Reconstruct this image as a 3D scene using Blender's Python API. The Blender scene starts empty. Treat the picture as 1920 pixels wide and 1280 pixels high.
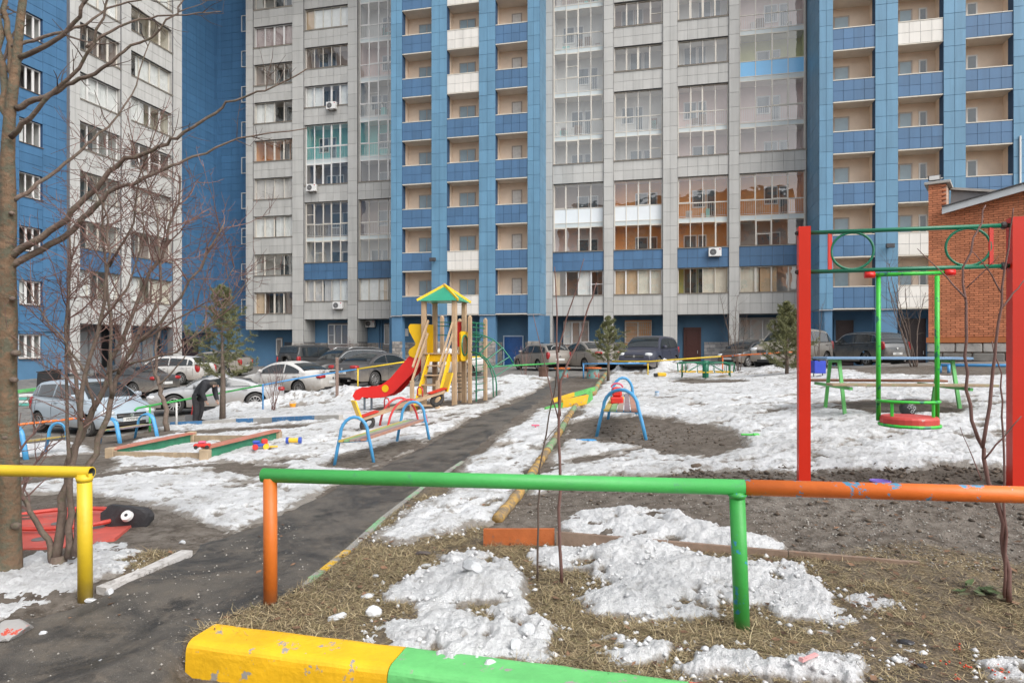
import bpy, math, random
import numpy as np
from mathutils import Vector, Matrix

SC = bpy.context.scene
COL = SC.collection
R = math.radians
rng = random.Random(7)
nrg = np.random.default_rng(11)

# ------------------------------------------------------------------ camera
F = 1250.0; HZ = 652.0; CX = 960.0; CAMH = 1.55
cam_d = bpy.data.cameras.new('camera'); cam = bpy.data.objects.new('camera', cam_d); COL.objects.link(cam)
cam_d.sensor_width = 36.0; cam_d.lens = 36.0 * F / 1920.0
cam_d.shift_y = (HZ - 640.0) / 1920.0
cam_d.clip_start = 0.05; cam_d.clip_end = 2000.0
cam.location = (0, 0, CAMH); cam.rotation_euler = (R(90), 0, 0)
SC.camera = cam

# ------------------------------------------------------------------ world, sun, exposure
SUN_EL, SUN_AZ = 46.0, 140.0           # azimuth from +Y clockwise: behind the camera, to the right
wd = bpy.data.worlds.new('World'); SC.world = wd; wd.use_nodes = True
wn = wd.node_tree.nodes; wl = wd.node_tree.links
for n in list(wn): wn.remove(n)
sky = wn.new('ShaderNodeTexSky'); sky.sky_type = 'NISHITA'; sky.sun_disc = False
sky.sun_elevation = R(SUN_EL); sky.sun_rotation = R(SUN_AZ)
sky.air_density = 1.0; sky.dust_density = 3.0; sky.ozone_density = 1.0
hs = wn.new('ShaderNodeHueSaturation'); hs.inputs['Saturation'].default_value = 0.16
bg = wn.new('ShaderNodeBackground'); bg.inputs['Strength'].default_value = 0.15
wo = wn.new('ShaderNodeOutputWorld')
wl.new(sky.outputs[0], hs.inputs['Color']); wl.new(hs.outputs[0], bg.inputs[0]); wl.new(bg.outputs[0], wo.inputs[0])
sd = bpy.data.lights.new('sun', 'SUN'); sd.energy = 0.7; sd.angle = R(50); sd.color = (1.0, 0.965, 0.92)
sun = bpy.data.objects.new('sun', sd); COL.objects.link(sun)
az = R(SUN_AZ); el = R(SUN_EL)
sdir = Vector((math.sin(az) * math.cos(el), math.cos(az) * math.cos(el), math.sin(el)))
sun.rotation_euler = (-sdir).to_track_quat('-Z', 'Y').to_euler(); sun.location = (-20, -20, 60)
vs = SC.view_settings
vs.view_transform = 'Standard'; vs.look = 'None'; vs.gamma = 1.0; vs.exposure = 0.92; vs.use_curve_mapping = False
SC.render.engine = 'CYCLES'; SC.cycles.max_bounces = 8; SC.cycles.transparent_max_bounces = 10
SC.cycles.diffuse_bounces = 5; SC.cycles.glossy_bounces = 3; SC.cycles.caustics_reflective = False; SC.cycles.caustics_refractive = False
SC.cycles.use_denoising = True

# ------------------------------------------------------------------ materials
def nt(name):
    m = bpy.data.materials.new(name); m.use_nodes = True
    t = m.node_tree
    b = t.nodes['Principled BSDF']
    return m, t, b
def noise(t, scale, detail=4, rough=0.6, coord='Object', dist=0.0):
    tc = t.nodes.new('ShaderNodeTexCoord'); n = t.nodes.new('ShaderNodeTexNoise')
    n.inputs['Scale'].default_value = scale; n.inputs['Detail'].default_value = detail
    n.inputs['Roughness'].default_value = rough; n.inputs['Distortion'].default_value = dist
    if coord == 'World':
        g = t.nodes.new('ShaderNodeNewGeometry'); t.links.new(g.outputs['Position'], n.inputs['Vector'])
    else: t.links.new(tc.outputs[coord], n.inputs['Vector'])
    return n
def ramp(t, src, p0, p1, c0=(0, 0, 0, 1), c1=(1, 1, 1, 1)):
    r = t.nodes.new('ShaderNodeValToRGB')
    r.color_ramp.elements[0].position = p0; r.color_ramp.elements[1].position = p1
    r.color_ramp.elements[0].color = c0; r.color_ramp.elements[1].color = c1
    t.links.new(src, r.inputs[0]); return r
def mixc(t, fac, a, b, mode='MIX'):
    m = t.nodes.new('ShaderNodeMix'); m.data_type = 'RGBA'; m.blend_type = mode
    if isinstance(fac, (int, float)): m.inputs[0].default_value = fac
    else: t.links.new(fac, m.inputs[0])
    for i, v in ((6, a), (7, b)):
        if isinstance(v, (tuple, list)): m.inputs[i].default_value = (v[0], v[1], v[2], 1)
        else: t.links.new(v, m.inputs[i])
    return m.outputs[2]
def bump(t, b, src, strength, dist=0.02, prev=None):
    k = t.nodes.new('ShaderNodeBump'); k.inputs['Strength'].default_value = strength; k.inputs['Distance'].default_value = dist
    t.links.new(src, k.inputs['Height'])
    if prev is not None: t.links.new(prev, k.inputs['Normal'])
    t.links.new(k.outputs[0], b.inputs['Normal']); return k.outputs[0]
def sc3(c, f): return tuple(min(1.0, x * f) for x in c)
_m = {}
def M(name, col, rough=0.6, var=0.12, scale=6.0, bmp=0.0, bscale=None, metal=0.0, spec=0.5, island=0.0, col2=None, thr=(0.55, 0.62), scale2=None, coord='Object', dirt=None, dirt_z=(0.0, 0.4), streak=0.0):
    """plain surface: two shades of noise, optional second colour where paint is gone, optional relief"""
    if name in _m: return _m[name]
    m, t, b = nt(name)
    n = noise(t, scale, 5, 0.62, coord)
    r = ramp(t, n.outputs[0], 0.3, 0.7)
    c = mixc(t, r.outputs[0], sc3(col, 1 - var), sc3(col, 1 + var))
    if island > 0:
        g = t.nodes.new('ShaderNodeNewGeometry'); oi = t.nodes.new('ShaderNodeObjectInfo')
        ad = t.nodes.new('ShaderNodeMath'); ad.operation = 'ADD'
        t.links.new(g.outputs['Random Per Island'], ad.inputs[0]); t.links.new(oi.outputs['Random'], ad.inputs[1])
        fr = t.nodes.new('ShaderNodeMath'); fr.operation = 'FRACT'; t.links.new(ad.outputs[0], fr.inputs[0])
        rr = ramp(t, fr.outputs[0], 0.0, 1.0, (1 - island,) * 3 + (1,), (1 + island,) * 3 + (1,))
        c = mixc(t, 1.0, c, rr.outputs[0], 'MULTIPLY')
    if col2 is not None:
        n2 = noise(t, scale2 or scale * 2.3, 6, 0.7, coord)
        r2 = ramp(t, n2.outputs[0], thr[0], thr[1])
        c = mixc(t, r2.outputs[0], c, col2)
    if streak > 0:      # rain streaks and patches of grime running down the cladding
        gs_ = t.nodes.new('ShaderNodeNewGeometry'); mp = t.nodes.new('ShaderNodeMapping'); mp.inputs['Scale'].default_value = (2.2, 2.2, 0.13)
        t.links.new(gs_.outputs['Position'], mp.inputs[0]); ns = t.nodes.new('ShaderNodeTexNoise'); ns.inputs['Scale'].default_value = 1.0; ns.inputs['Detail'].default_value = 6; ns.inputs['Roughness'].default_value = 0.7
        t.links.new(mp.outputs[0], ns.inputs['Vector']); rs_ = ramp(t, ns.outputs[0], 0.45, 0.75)
        c = mixc(t, rs_.outputs[0], c, mixc(t, 1.0, c, (1 - streak,) * 3, 'MULTIPLY'))
    if dirt is not None:
        g2 = t.nodes.new('ShaderNodeTexCoord'); sx = t.nodes.new('ShaderNodeSeparateXYZ'); t.links.new(g2.outputs['Object'], sx.inputs[0])
        n3 = noise(t, 5.0, 5, 0.65); mm = t.nodes.new('ShaderNodeMath'); mm.operation = 'MULTIPLY_ADD'
        t.links.new(n3.outputs[0], mm.inputs[0]); mm.inputs[1].default_value = (dirt_z[1] - dirt_z[0]) * 1.2; t.links.new(sx.outputs[2], mm.inputs[2])
        sp = (dirt_z[1] - dirt_z[0]) * 0.6
        mr = t.nodes.new('ShaderNodeMapRange'); mr.inputs[1].default_value = dirt_z[0] + sp; mr.inputs[2].default_value = dirt_z[1] + sp
        mr.inputs[3].default_value = 0.92; mr.inputs[4].default_value = 0.06
        t.links.new(mm.outputs[0], mr.inputs[0])
        c = mixc(t, mr.outputs[0], c, dirt)
        rm = t.nodes.new('ShaderNodeMapRange'); rm.inputs[3].default_value = rough; rm.inputs[4].default_value = 0.75
        t.links.new(mr.outputs[0], rm.inputs[0]); t.links.new(rm.outputs[0], b.inputs['Roughness'])
    t.links.new(c, b.inputs['Base Color'])
    if dirt is None: b.inputs['Roughness'].default_value = rough
    b.inputs['Metallic'].default_value = metal; b.inputs['Specular IOR Level'].default_value = spec
    if bmp > 0:
        nb = noise(t, bscale or scale * 4, 5, 0.6, coord); bump(t, b, nb.outputs[0], bmp)
    _m[name] = m; return m
def glass_mat(name, tint, wob=0.02, refl=1.0):
    if name in _m: return _m[name]
    m, t, b = nt(name); t.nodes.remove(b)
    out = t.nodes['Material Output']
    tr = t.nodes.new('ShaderNodeBsdfTransparent'); tr.inputs[0].default_value = tint + (1,)
    gl = t.nodes.new('ShaderNodeBsdfGlossy'); gl.inputs['Roughness'].default_value = 0.015; gl.inputs[0].default_value = (refl,) * 3 + (1,)
    n = noise(t, 0.9, 2, 0.5, 'World'); k = t.nodes.new('ShaderNodeBump'); k.inputs['Strength'].default_value = wob; k.inputs['Distance'].default_value = 0.25
    t.links.new(n.outputs[0], k.inputs['Height']); t.links.new(k.outputs[0], gl.inputs['Normal'])
    # a pane is two-sided: give the same reflection from inside and outside
    fr = t.nodes.new('ShaderNodeFresnel'); gb = t.nodes.new('ShaderNodeNewGeometry'); ir = t.nodes.new('ShaderNodeMapRange')
    ir.inputs[3].default_value = 2.1; ir.inputs[4].default_value = 1 / 2.1; t.links.new(gb.outputs['Backfacing'], ir.inputs[0]); t.links.new(ir.outputs[0], fr.inputs[0])
    mx = t.nodes.new('ShaderNodeMixShader')
    t.links.new(fr.outputs[0], mx.inputs[0]); t.links.new(tr.outputs[0], mx.inputs[1]); t.links.new(gl.outputs[0], mx.inputs[2])
    t.links.new(mx.outputs[0], out.inputs[0]); _m[name] = m; return m

# ------------------------------------------------------------------ mesh helpers
class MB:
    def __init__(s): s.v = []; s.f = []; s.m = []
    def _add(s, vs, fs, mi=0, mat=None):
        o = len(s.v)
        if mat is not None: vs = [tuple(mat @ Vector(v)) for v in vs]
        s.v.extend(vs); s.f.extend([tuple(i + o for i in f) for f in fs]); s.m.extend([mi] * len(fs)); return s
    def box(s, x0, x1, y0, y1, z0, z1, mi=0, mat=None):
        vs = [(x0, y0, z0), (x1, y0, z0), (x1, y1, z0), (x0, y1, z0), (x0, y0, z1), (x1, y0, z1), (x1, y1, z1), (x0, y1, z1)]
        return s._add(vs, [(0, 3, 2, 1), (4, 5, 6, 7), (0, 1, 5, 4), (1, 2, 6, 5), (2, 3, 7, 6), (3, 0, 4, 7)], mi, mat)
    def bev(s, x0, x1, y0, y1, z0, z1, b=0.01, mi=0, mat=None):
        """box with chamfered edges (all 12)"""
        xs, ys, zs = (x0, x1), (y0, y1), (z0, z1); vs = []; idx = {}
        for i in (0, 1):
            for j in (0, 1):
                for k in (0, 1):
                    dx = b if i == 0 else -b; dy = b if j == 0 else -b; dz = b if k == 0 else -b
                    for a, p in (('x', (xs[i], ys[j] + dy, zs[k] + dz)), ('y', (xs[i] + dx, ys[j], zs[k] + dz)), ('z', (xs[i] + dx, ys[j] + dy, zs[k]))):
                        idx[(i, j, k, a)] = len(vs); vs.append(p)
        fs = []
        g = lambda i, j, k, a: idx[(i, j, k, a)]
        for i in (0, 1):
            q = [g(i, 0, 0, 'x'), g(i, 1, 0, 'x'), g(i, 1, 1, 'x'), g(i, 0, 1, 'x')]; fs.append(q if i else q[::-1])
            q = [g(0, i, 0, 'y'), g(1, i, 0, 'y'), g(1, i, 1, 'y'), g(0, i, 1, 'y')]; fs.append(q[::-1] if i else q)
            q = [g(0, 0, i, 'z'), g(1, 0, i, 'z'), g(1, 1, i, 'z'), g(0, 1, i, 'z')]; fs.append(q if i else q[::-1])
        for a in (0, 1):
            for c in (0, 1):
                fs.append((g(a, c, 0, 'x'), g(a, c, 1, 'x'), g(a, c, 1, 'y'), g(a, c, 0, 'y')) if (a == c) else (g(a, c, 0, 'y'), g(a, c, 1, 'y'), g(a, c, 1, 'x'), g(a, c, 0, 'x')))
                fs.append((g(a, 0, c, 'x'), g(a, 0, c, 'z'), g(a, 1, c, 'z'), g(a, 1, c, 'x')) if (a == c) else (g(a, 0, c, 'x'), g(a, 1, c, 'x'), g(a, 1, c, 'z'), g(a, 0, c, 'z')))
                fs.append((g(0, a, c, 'y'), g(1, a, c, 'y'), g(1, a, c, 'z'), g(0, a, c, 'z')) if (a != c) else (g(0, a, c, 'z'), g(1, a, c, 'z'), g(1, a, c, 'y'), g(0, a, c, 'y')))
        for i in (0, 1):
            for j in (0, 1):
                for k in (0, 1):
                    q = [g(i, j, k, 'x'), g(i, j, k, 'y'), g(i, j, k, 'z')]; fs.append(q if (i + j + k) % 2 else q[::-1])
        return s._add(vs, [tuple(f) for f in fs], mi, mat)
    def tube(s, pts, rad, n=6, mi=0, mat=None, cap=True, closed=False, flat=None):
        pts = [Vector(p) for p in pts]; N = len(pts)
        if not isinstance(rad, (list, tuple)): rad = [rad] * N
        vs = []; up = None
        for i, p in enumerate(pts):
            if closed: d = (pts[(i + 1) % N] - pts[i - 1])
            else: d = (pts[min(i + 1, N - 1)] - pts[max(i - 1, 0)])
            if d.length < 1e-9: d = Vector((0, 0, 1))
            d.normalize()
            if up is None:
                up = Vector((0, 0, 1)) if abs(d.z) < 0.9 else Vector((1, 0, 0))
            a = up - d * up.dot(d)
            if a.length < 1e-6: a = d.orthogonal()
            a.normalize(); up = a; b = d.cross(a)
            for k in range(n):
                th = 2 * math.pi * (k + 0.5) / n
                ra, rb = rad[i], rad[i] * (flat or 1.0)
                vs.append(tuple(p + a * (math.cos(th) * ra) + b * (math.sin(th) * rb)))
        fs = []
        for i in range(N if closed else N - 1):
            j = (i + 1) % N
            for k in range(n):
                fs.append((i * n + k, i * n + (k + 1) % n, j * n + (k + 1) % n, j * n + k))
        if cap and not closed:
            fs.append(tuple(range(n))[::-1]); fs.append(tuple((N - 1) * n + k for k in range(n)))
        return s._add(vs, fs, mi, mat)
    def lathe(s, prof, n=16, mi=0, mat=None, axis='z'):
        vs = []; fs = []
        for (r, h) in prof:
            for k in range(n):
                th = 2 * math.pi * k / n
                x, y = r * math.cos(th), r * math.sin(th)
                vs.append((x, y, h) if axis == 'z' else ((x, h, y) if axis == 'y' else (h, x, y)))
        for i in range(len(prof) - 1):
            for k in range(n):
                q = (i * n + k, i * n + (k + 1) % n, (i + 1) * n + (k + 1) % n, (i + 1) * n + k)
                fs.append(q if axis != 'y' else q[::-1])
        return s._add(vs, fs, mi, mat)
    def prism(s, poly, y0, y1, mi=0, mat=None):
        """poly in (x,z), extruded along y"""
        n = len(poly); vs = [(x, y0, z) for x, z in poly] + [(x, y1, z) for x, z in poly]
        fs = [tuple(range(n)), tuple(range(2 * n - 1, n - 1, -1))]
        for i in range(n): fs.append((i, i + n, (i + 1) % n + n, (i + 1) % n))
        return s._add(vs, fs, mi, mat)
    def ell(s, c, r, n=10, m=6, mi=0, mat=None, pw=1.0):
        vs = []; fs = []
        sg = lambda x: math.copysign(abs(x) ** pw, x)
        for i in range(m + 1):
            ph = -math.pi / 2 + math.pi * i / m
            for k in range(n):
                th = 2 * math.pi * k / n
                vs.append((c[0] + r[0] * sg(math.cos(ph)) * sg(math.cos(th)), c[1] + r[1] * sg(math.cos(ph)) * sg(math.sin(th)), c[2] + r[2] * sg(math.sin(ph))))
        for i in range(m):
            for k in range(n): fs.append((i * n + k, i * n + (k + 1) % n, (i + 1) * n + (k + 1) % n, (i + 1) * n + k))
        return s._add(vs, fs, mi, mat)
    def quad(s, a, b, c, d, mi=0, mat=None): return s._add([tuple(a), tuple(b), tuple(c), tuple(d)], [(0, 1, 2, 3)], mi, mat)
    def mesh(s, name, mats, smooth=False):
        me = bpy.data.meshes.new(name); me.from_pydata(s.v, [], s.f)
        for m in (mats if isinstance(mats, (list, tuple)) else [mats]): me.materials.append(m)
        if max(s.m, default=0) > 0: me.polygons.foreach_set('material_index', s.m)
        if smooth: me.polygons.foreach_set('use_smooth', [True] * len(s.f))
        me.update(); return me
    def build(s, name, mats, parent=None, smooth=False, loc=None):
        o = bpy.data.objects.new(name, s.mesh(name, mats, smooth)); COL.objects.link(o)
        if parent is not None: o.parent = parent
        if loc is not None: o.location = loc
        return o
def npmesh(name, V, Q, mats, parent=None, smooth=False, mi=None):
    """V (n,3), Q (m,k) arrays"""
    me = bpy.data.meshes.new(name); k = Q.shape[1]
    me.vertices.add(len(V)); me.vertices.foreach_set('co', np.ascontiguousarray(V, dtype=np.float32).ravel())
    me.loops.add(Q.size); me.loops.foreach_set('vertex_index', np.ascontiguousarray(Q, dtype=np.int32).ravel())
    me.polygons.add(len(Q)); me.polygons.foreach_set('loop_start', np.arange(0, Q.size, k, dtype=np.int32))
    try: me.polygons.foreach_set('loop_total', np.full(len(Q), k, dtype=np.int32))
    except Exception: pass
    for m in (mats if isinstance(mats, (list, tuple)) else [mats]): me.materials.append(m)
    if mi is not None: me.polygons.foreach_set('material_index', np.ascontiguousarray(mi, dtype=np.int32))
    if smooth: me.polygons.foreach_set('use_smooth', np.ones(len(Q), dtype=bool))
    me.update(calc_edges=True)
    o = bpy.data.objects.new(name, me); COL.objects.link(o)
    if parent is not None: o.parent = parent
    return o
def tag(o, label=None, cat=None, group=None, kind=None):
    if label: o['label'] = label
    if cat: o['category'] = cat
    if group: o['group'] = group
    if kind: o['kind'] = kind
    return o
def thing(name, label, cat, loc=(0, 0, 0), rz=0.0, group=None):
    o = bpy.data.objects.new(name, None); COL.objects.link(o); o.empty_display_size = 0.2
    o.location = loc; o.rotation_euler = (0, 0, rz); return tag(o, label, cat, group)
def inst(src, name, parent=None, loc=(0, 0, 0), rot=(0, 0, 0), scale=(1, 1, 1)):
    o = bpy.data.objects.new(name, src.data if isinstance(src, bpy.types.Object) else src); COL.objects.link(o)
    if parent is not None: o.parent = parent
    o.location = loc; o.rotation_euler = rot; o.scale = scale; return o
def copy_tree(o, parent=None):
    c = o.copy(); COL.objects.link(c); c.parent = parent
    for ch in list(o.children): copy_tree(ch, c)
    return c
def text_part(s, size, mat, parent, loc, rot, name='lettering', ext=0.002):
    cu = bpy.data.curves.new(name, 'FONT'); cu.body = s; cu.size = size; cu.extrude = ext; cu.align_x = 'CENTER'; cu.align_y = 'CENTER'
    tmp = bpy.data.objects.new('tmp', cu); COL.objects.link(tmp)
    dg = bpy.context.evaluated_depsgraph_get(); me = bpy.data.meshes.new_from_object(tmp.evaluated_get(dg))
    bpy.data.objects.remove(tmp); me.materials.clear(); me.materials.append(mat)
    o = bpy.data.objects.new(name, me); COL.objects.link(o); o.parent = parent; o.location = loc; o.rotation_euler = rot
    return o

# ------------------------------------------------------------------ noise + terrain
_lat = nrg.random((256, 256))
def vnoise(x, y):
    xi = np.floor(x).astype(int); yi = np.floor(y).astype(int); fx = x - xi; fy = y - yi
    fx = fx * fx * (3 - 2 * fx); fy = fy * fy * (3 - 2 * fy)
    a = _lat[xi % 256, yi % 256]; b = _lat[(xi + 1) % 256, yi % 256]; c = _lat[xi % 256, (yi + 1) % 256]; d = _lat[(xi + 1) % 256, (yi + 1) % 256]
    return (a * (1 - fx) + b * fx) * (1 - fy) + (c * (1 - fx) + d * fx) * fy
def fbm(x, y, sc, octv=4, gain=0.5):
    v = 0; a = 1.0; tot = 0
    for i in range(octv):
        v = v + a * (vnoise(x * sc + 17.3 * i, y * sc + 5.1 * i) - 0.5); tot += a; a *= gain; sc *= 2.03
    return v / tot * 2
CP = np.array([
 (-8, -4, -.1), (0, -4, -.1), (8, -4, -.05), (-7, 2, -.05), (0, 2, 0), (7, 2, 0), (-4, 4.2, 0), (-1.47, 4.05, 0), (1.27, 3.68, 0), (4.5, 4.0, .02),
 (3.0, 5.7, .22), (5.3, 5.4, .27), (0.3, 6.5, .03), (-2.2, 9.5, -.11), (1.9, 9.6, .22), (5.2, 9.7, .62), (8, 9.0, .75), (-5.1, 10.8, -.23), (-6.9, 10.8, -.3),
 (-7, 7, -.12), (-12, 9, -.45), (-9.6, 14.3, -.69), (-9.2, 17, -.72), (-11.7, 19.2, -.9), (-16, 21, -.95), (-10.5, 25.7, -.8), (-8.9, 27.5, -.49), (-5.7, 28.6, -.12),
 (-2.2, 13.5, .03), (-1.5, 17, .12), (1.5, 17, .2), (5, 17, .45), (10, 17, .8), (13, 22, 1.0), (17, 26, .95), (7.4, 25.5, .37), (3, 28, .23), (-1, 30, .1),
 (6.4, 31, .4), (14, 29, .72), (18.5, 35, .6), (-27.5, 38, -.24), (-24, 48, -.05), (-14, 45, 0.0), (0, 44, .29), (10, 44, .33), (20, 40, .45), (30, 34, .6),
 (-40, 25, -.9), (-45, 60, -.3), (40, 60, .4), (0, 70, .2), (35, 15, 1.0), (30, -5, .3), (-30, -5, -.5), (-30, 12, -.8)], dtype=float)
def _U(r2): return np.where(r2 > 1e-12, 0.5 * r2 * np.log(np.maximum(r2, 1e-12)), 0.0)
def _tps():
    n = len(CP); x = CP[:, 0]; y = CP[:, 1]
    K = _U((x[:, None] - x[None]) ** 2 + (y[:, None] - y[None]) ** 2) + np.eye(n) * 2.0
    Pm = np.c_[np.ones(n), x, y]; A = np.zeros((n + 3, n + 3)); A[:n, :n] = K; A[:n, n:] = Pm; A[n:, :n] = Pm.T
    return np.linalg.solve(A, np.r_[CP[:, 2], 0, 0, 0])
_W = _tps()
KERB_PX = []      # filled below: the big painted kerb at the bottom of the picture
def G0(x, y):
    x = np.asarray(x, float); y = np.asarray(y, float); sh = x.shape
    x = np.clip(x.ravel(), -50, 45); y = np.clip(y.ravel(), -8, 75)
    z = _W[-3] + _W[-2] * x + _W[-1] * y
    for i in range(len(CP)): z = z + _W[i] * _U((x - CP[i, 0]) ** 2 + (y - CP[i, 1]) ** 2)
    return z.reshape(sh)
# the kerb line (world XY): asphalt in front of it lies lower than the lawn behind
KA = Vector((-1.69, 3.46)); KB = Vector((1.2, 2.71)); KDIR = (KB - KA).normalized(); KN = Vector((KDIR.y, -KDIR.x))
def G(x, y):
    x = np.asarray(x, float); y = np.asarray(y, float)
    z = G0(x, y)
    d = (x - KA.x) * KN.x + (y - KA.y) * KN.y; sl = (x - KA.x) * KDIR.x + (y - KA.y) * KDIR.y
    step = np.clip((d + 0.09) / 0.06, 0, 1); side = np.clip((sl + 0.25) / 0.3, 0, 1)
    lft = np.clip((-1.75 - x + 0.45 * (y - 3.5)) / 0.5, 0, 1) * np.clip((4.4 - y) / 0.9, 0, 1)
    return z - 0.15 * np.maximum(step * side, lft * 0.75)
def g1(x, y): return float(G(np.array([x]), np.array([y]))[0])
def PW(px, py, Y): return Vector(((px - CX) / F * Y, Y, CAMH - (py - HZ) / F * Y))
_YS = np.geomspace(1.6, 90, 1500)
def GP(px, py):
    """the point of the ground seen at that place of the photograph"""
    u = (px - CX) / F; zr = CAMH - (py - HZ) / F * _YS
    d = zr - G(u * _YS, _YS); k = int(np.argmax(d <= 0))
    if d[k] > 0: k = len(_YS) - 1
    k = max(k, 1); a = d[k - 1] / (d[k - 1] - d[k] + 1e-9); Y = _YS[k - 1] + a * (_YS[k] - _YS[k - 1])
    return Vector((u * Y, Y, g1(u * Y, Y)))
def PG(px, Y):
    """the ground under that column of the photograph at depth Y"""
    x = (px - CX) / F * Y; return Vector((x, Y, g1(x, Y)))
def poly_w(pts): return np.array([GP(a, b)[:2] for a, b in pts])
def sdf(poly, x, y):
    """signed distance, positive inside"""
    best = np.full(x.shape, 1e9); ins = np.zeros(x.shape, bool); n = len(poly)
    for i in range(n):
        ax, ay = poly[i]; bx, by = poly[(i + 1) % n]; ex, ey = bx - ax, by - ay
        t = np.clip(((x - ax) * ex + (y - ay) * ey) / (ex * ex + ey * ey + 1e-12), 0, 1)
        best = np.minimum(best, (x - ax - t * ex) ** 2 + (y - ay - t * ey) ** 2)
        c = ((ay > y) != (by > y)); xx = (bx - ax) * (y - ay) / ((by - ay) if abs(by - ay) > 1e-12 else 1e-12) + ax
        ins ^= (c & (x < xx))
    d = np.sqrt(best); return np.where(ins, d, -d)
# ================================================================== GROUND, PATH, CAR PARK, SNOW
PATH = poly_w([(555, 1112), (605, 1072), (650, 1037), (720, 972), (790, 917), (850, 877), (880, 852), (940, 802), (1000, 762), (1034, 737), (1066, 712), (1090, 704),
               (1052, 704), (1012, 730), (955, 762), (895, 784), (845, 809), (790, 840), (715, 876), (640, 908), (555, 953), (480, 987), (430, 1006), (372, 1026), (350, 1042),
               (270, 1078), (195, 1112), (150, 1128), (60, 1156), (-60, 1180), (-300, 1230)]).tolist() + [[-6, 1.0], [-6, -8], [6, -8], [6, 1.4], [1.2, 2.73], [-1.69, 3.44], [-1.78, 3.66], [-1.5, 4.02]]
PARK = poly_w([(-300, 835), (0, 818), (60, 814), (230, 818), (330, 795), (470, 762), (560, 750), (640, 740), (760, 722), (900, 712), (1040, 707), (1100, 705), (1160, 700), (1300, 693), (1500, 688), (1600, 690), (1700, 686), (1900, 684)]).tolist() + [[40, 24], [46, 62], [-60, 62], [-60, 20]]
SNOW_IN = [poly_w(p) for p in [
    [(-160, 935), (40, 912), (200, 885), (215, 840), (260, 826), (330, 812), (300, 803), (330, 794), (380, 775), (450, 764), (560, 752), (660, 738), (770, 727), (900, 717), (960, 706), (1040, 707),
     (1020, 722), (965, 750), (905, 776), (850, 802), (800, 832), (730, 864), (645, 902), (560, 947), (480, 985), (425, 1003), (350, 975), (300, 950), (200, 935), (100, 925)],
    [(20, 858), (20, 835), (130, 826), (200, 848), (120, 854)],
    [(870, 880), (900, 850), (960, 802), (1012, 768), (1060, 760), (1095, 755), (1055, 800), (1015, 868), (962, 940), (935, 985), (880, 990), (820, 1008), (740, 1020), (690, 1012), (760, 960), (820, 930), (860, 900)],
    [(1020, 870), (1060, 830), (1078, 790), (1092, 755), (1112, 740), (1140, 705), (1172, 692), (1260, 686), (1380, 690), (1500, 690), (1560, 692), (1640, 702), (1800, 705), (1960, 700), (2150, 720), (2200, 880), (1920, 882), (1840, 878), (1760, 870), (1700, 884),
     (1600, 882), (1500, 889), (1400, 884), (1300, 888), (1200, 895), (1130, 893), (1070, 900), (1000, 935), (985, 905)],
    [(1060, 985), (1090, 965), (1180, 955), (1260, 960), (1330, 985), (1400, 1005), (1460, 1022), (1440, 1032), (1300, 1022), (1180, 1007), (1075, 1000)],
    [(1105, 1048), (1115, 1020), (1170, 1012), (1240, 1025), (1290, 1040), (1370, 1055), (1460, 1055), (1500, 1065), (1530, 1100), (1570, 1130), (1600, 1160), (1580, 1178), (1520, 1178), (1480, 1160), (1440, 1130), (1400, 1127), (1350, 1107), (1310, 1117),
     (1330, 1150), (1310, 1160), (1220, 1155), (1120, 1150), (1080, 1125), (1110, 1112), (1150, 1100), (1112, 1080)],
    [(830, 1040), (900, 1035), (950, 1060), (970, 1085), (985, 1130), (1000, 1160), (1030, 1170), (1040, 1190), (1030, 1240), (980, 1238), (950, 1252), (880, 1250), (820, 1238), (760, 1218), (695, 1202), (730, 1170), (790, 1150), (790, 1132), (730, 1127), (730, 1105), (760, 1090), (800, 1085), (835, 1070)],
    [(1135, 1205), (1180, 1200), (1195, 1215), (1255, 1212), (1250, 1235), (1170, 1245), (1135, 1225)],
    [(1270, 1255), (1320, 1230), (1420, 1225), (1460, 1240), (1530, 1232), (1600, 1235), (1615, 1260), (1600, 1290), (1530, 1290), (1430, 1275), (1380, 1265), (1300, 1275)],
    [(1605, 1125), (1640, 1115), (1680, 1135), (1670, 1150), (1645, 1160)],
    [(1660, 1215), (1690, 1210), (1715, 1225), (1690, 1238)],
    [(1010, 1040), (1060, 1032), (1110, 1050), (1100, 1064), (1030, 1057)],
    [(1840, 1245), (1900, 1240), (1950, 1262), (1880, 1268)],
    [(-40, 1052), (60, 1035), (130, 1045), (180, 1025), (230, 1020), (250, 1035), (240, 1060), (200, 1085), (150, 1105), (60, 1140), (-60, 1172)],
]]
SNOW_OUT = [poly_w(p) for p in [
    [(1070, 790), (1130, 783), (1215, 782), (1330, 800), (1392, 820), (1396, 842), (1330, 850), (1240, 852), (1205, 836), (1120, 828), (1055, 822)],
    [(1560, 756), (1640, 751), (1760, 750), (1832, 764), (1790, 773), (1640, 777)],
    [(615, 872), (640, 852), (700, 843), (780, 826), (795, 834), (725, 862), (660, 884)],
    [(300, 812), (420, 803), (560, 796), (640, 790), (560, 802), (420, 812)],
    [(1250, 716), (1300, 711), (1390, 712), (1400, 717), (1300, 719)],
    [(690, 768), (760, 752), (880, 752), (930, 742), (900, 758), (760, 772)],
]]
FG = set(range(4, 14))
GRASSY = [poly_w(p) for p in [
    [(352, 1195), (420, 1165), (510, 1128), (560, 1106), (612, 1074), (655, 1036), (722, 975), (795, 918), (850, 895), (960, 900), (935, 950), (905, 985), (905, 1010), (1040, 1022), (1400, 1045), (1560, 1040), (1720, 1020), (1960, 1060), (2000, 1285), (1230, 1276), (740, 1222)],
    [(225, 1045), (300, 1036), (330, 1045), (240, 1085)]]]
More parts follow.
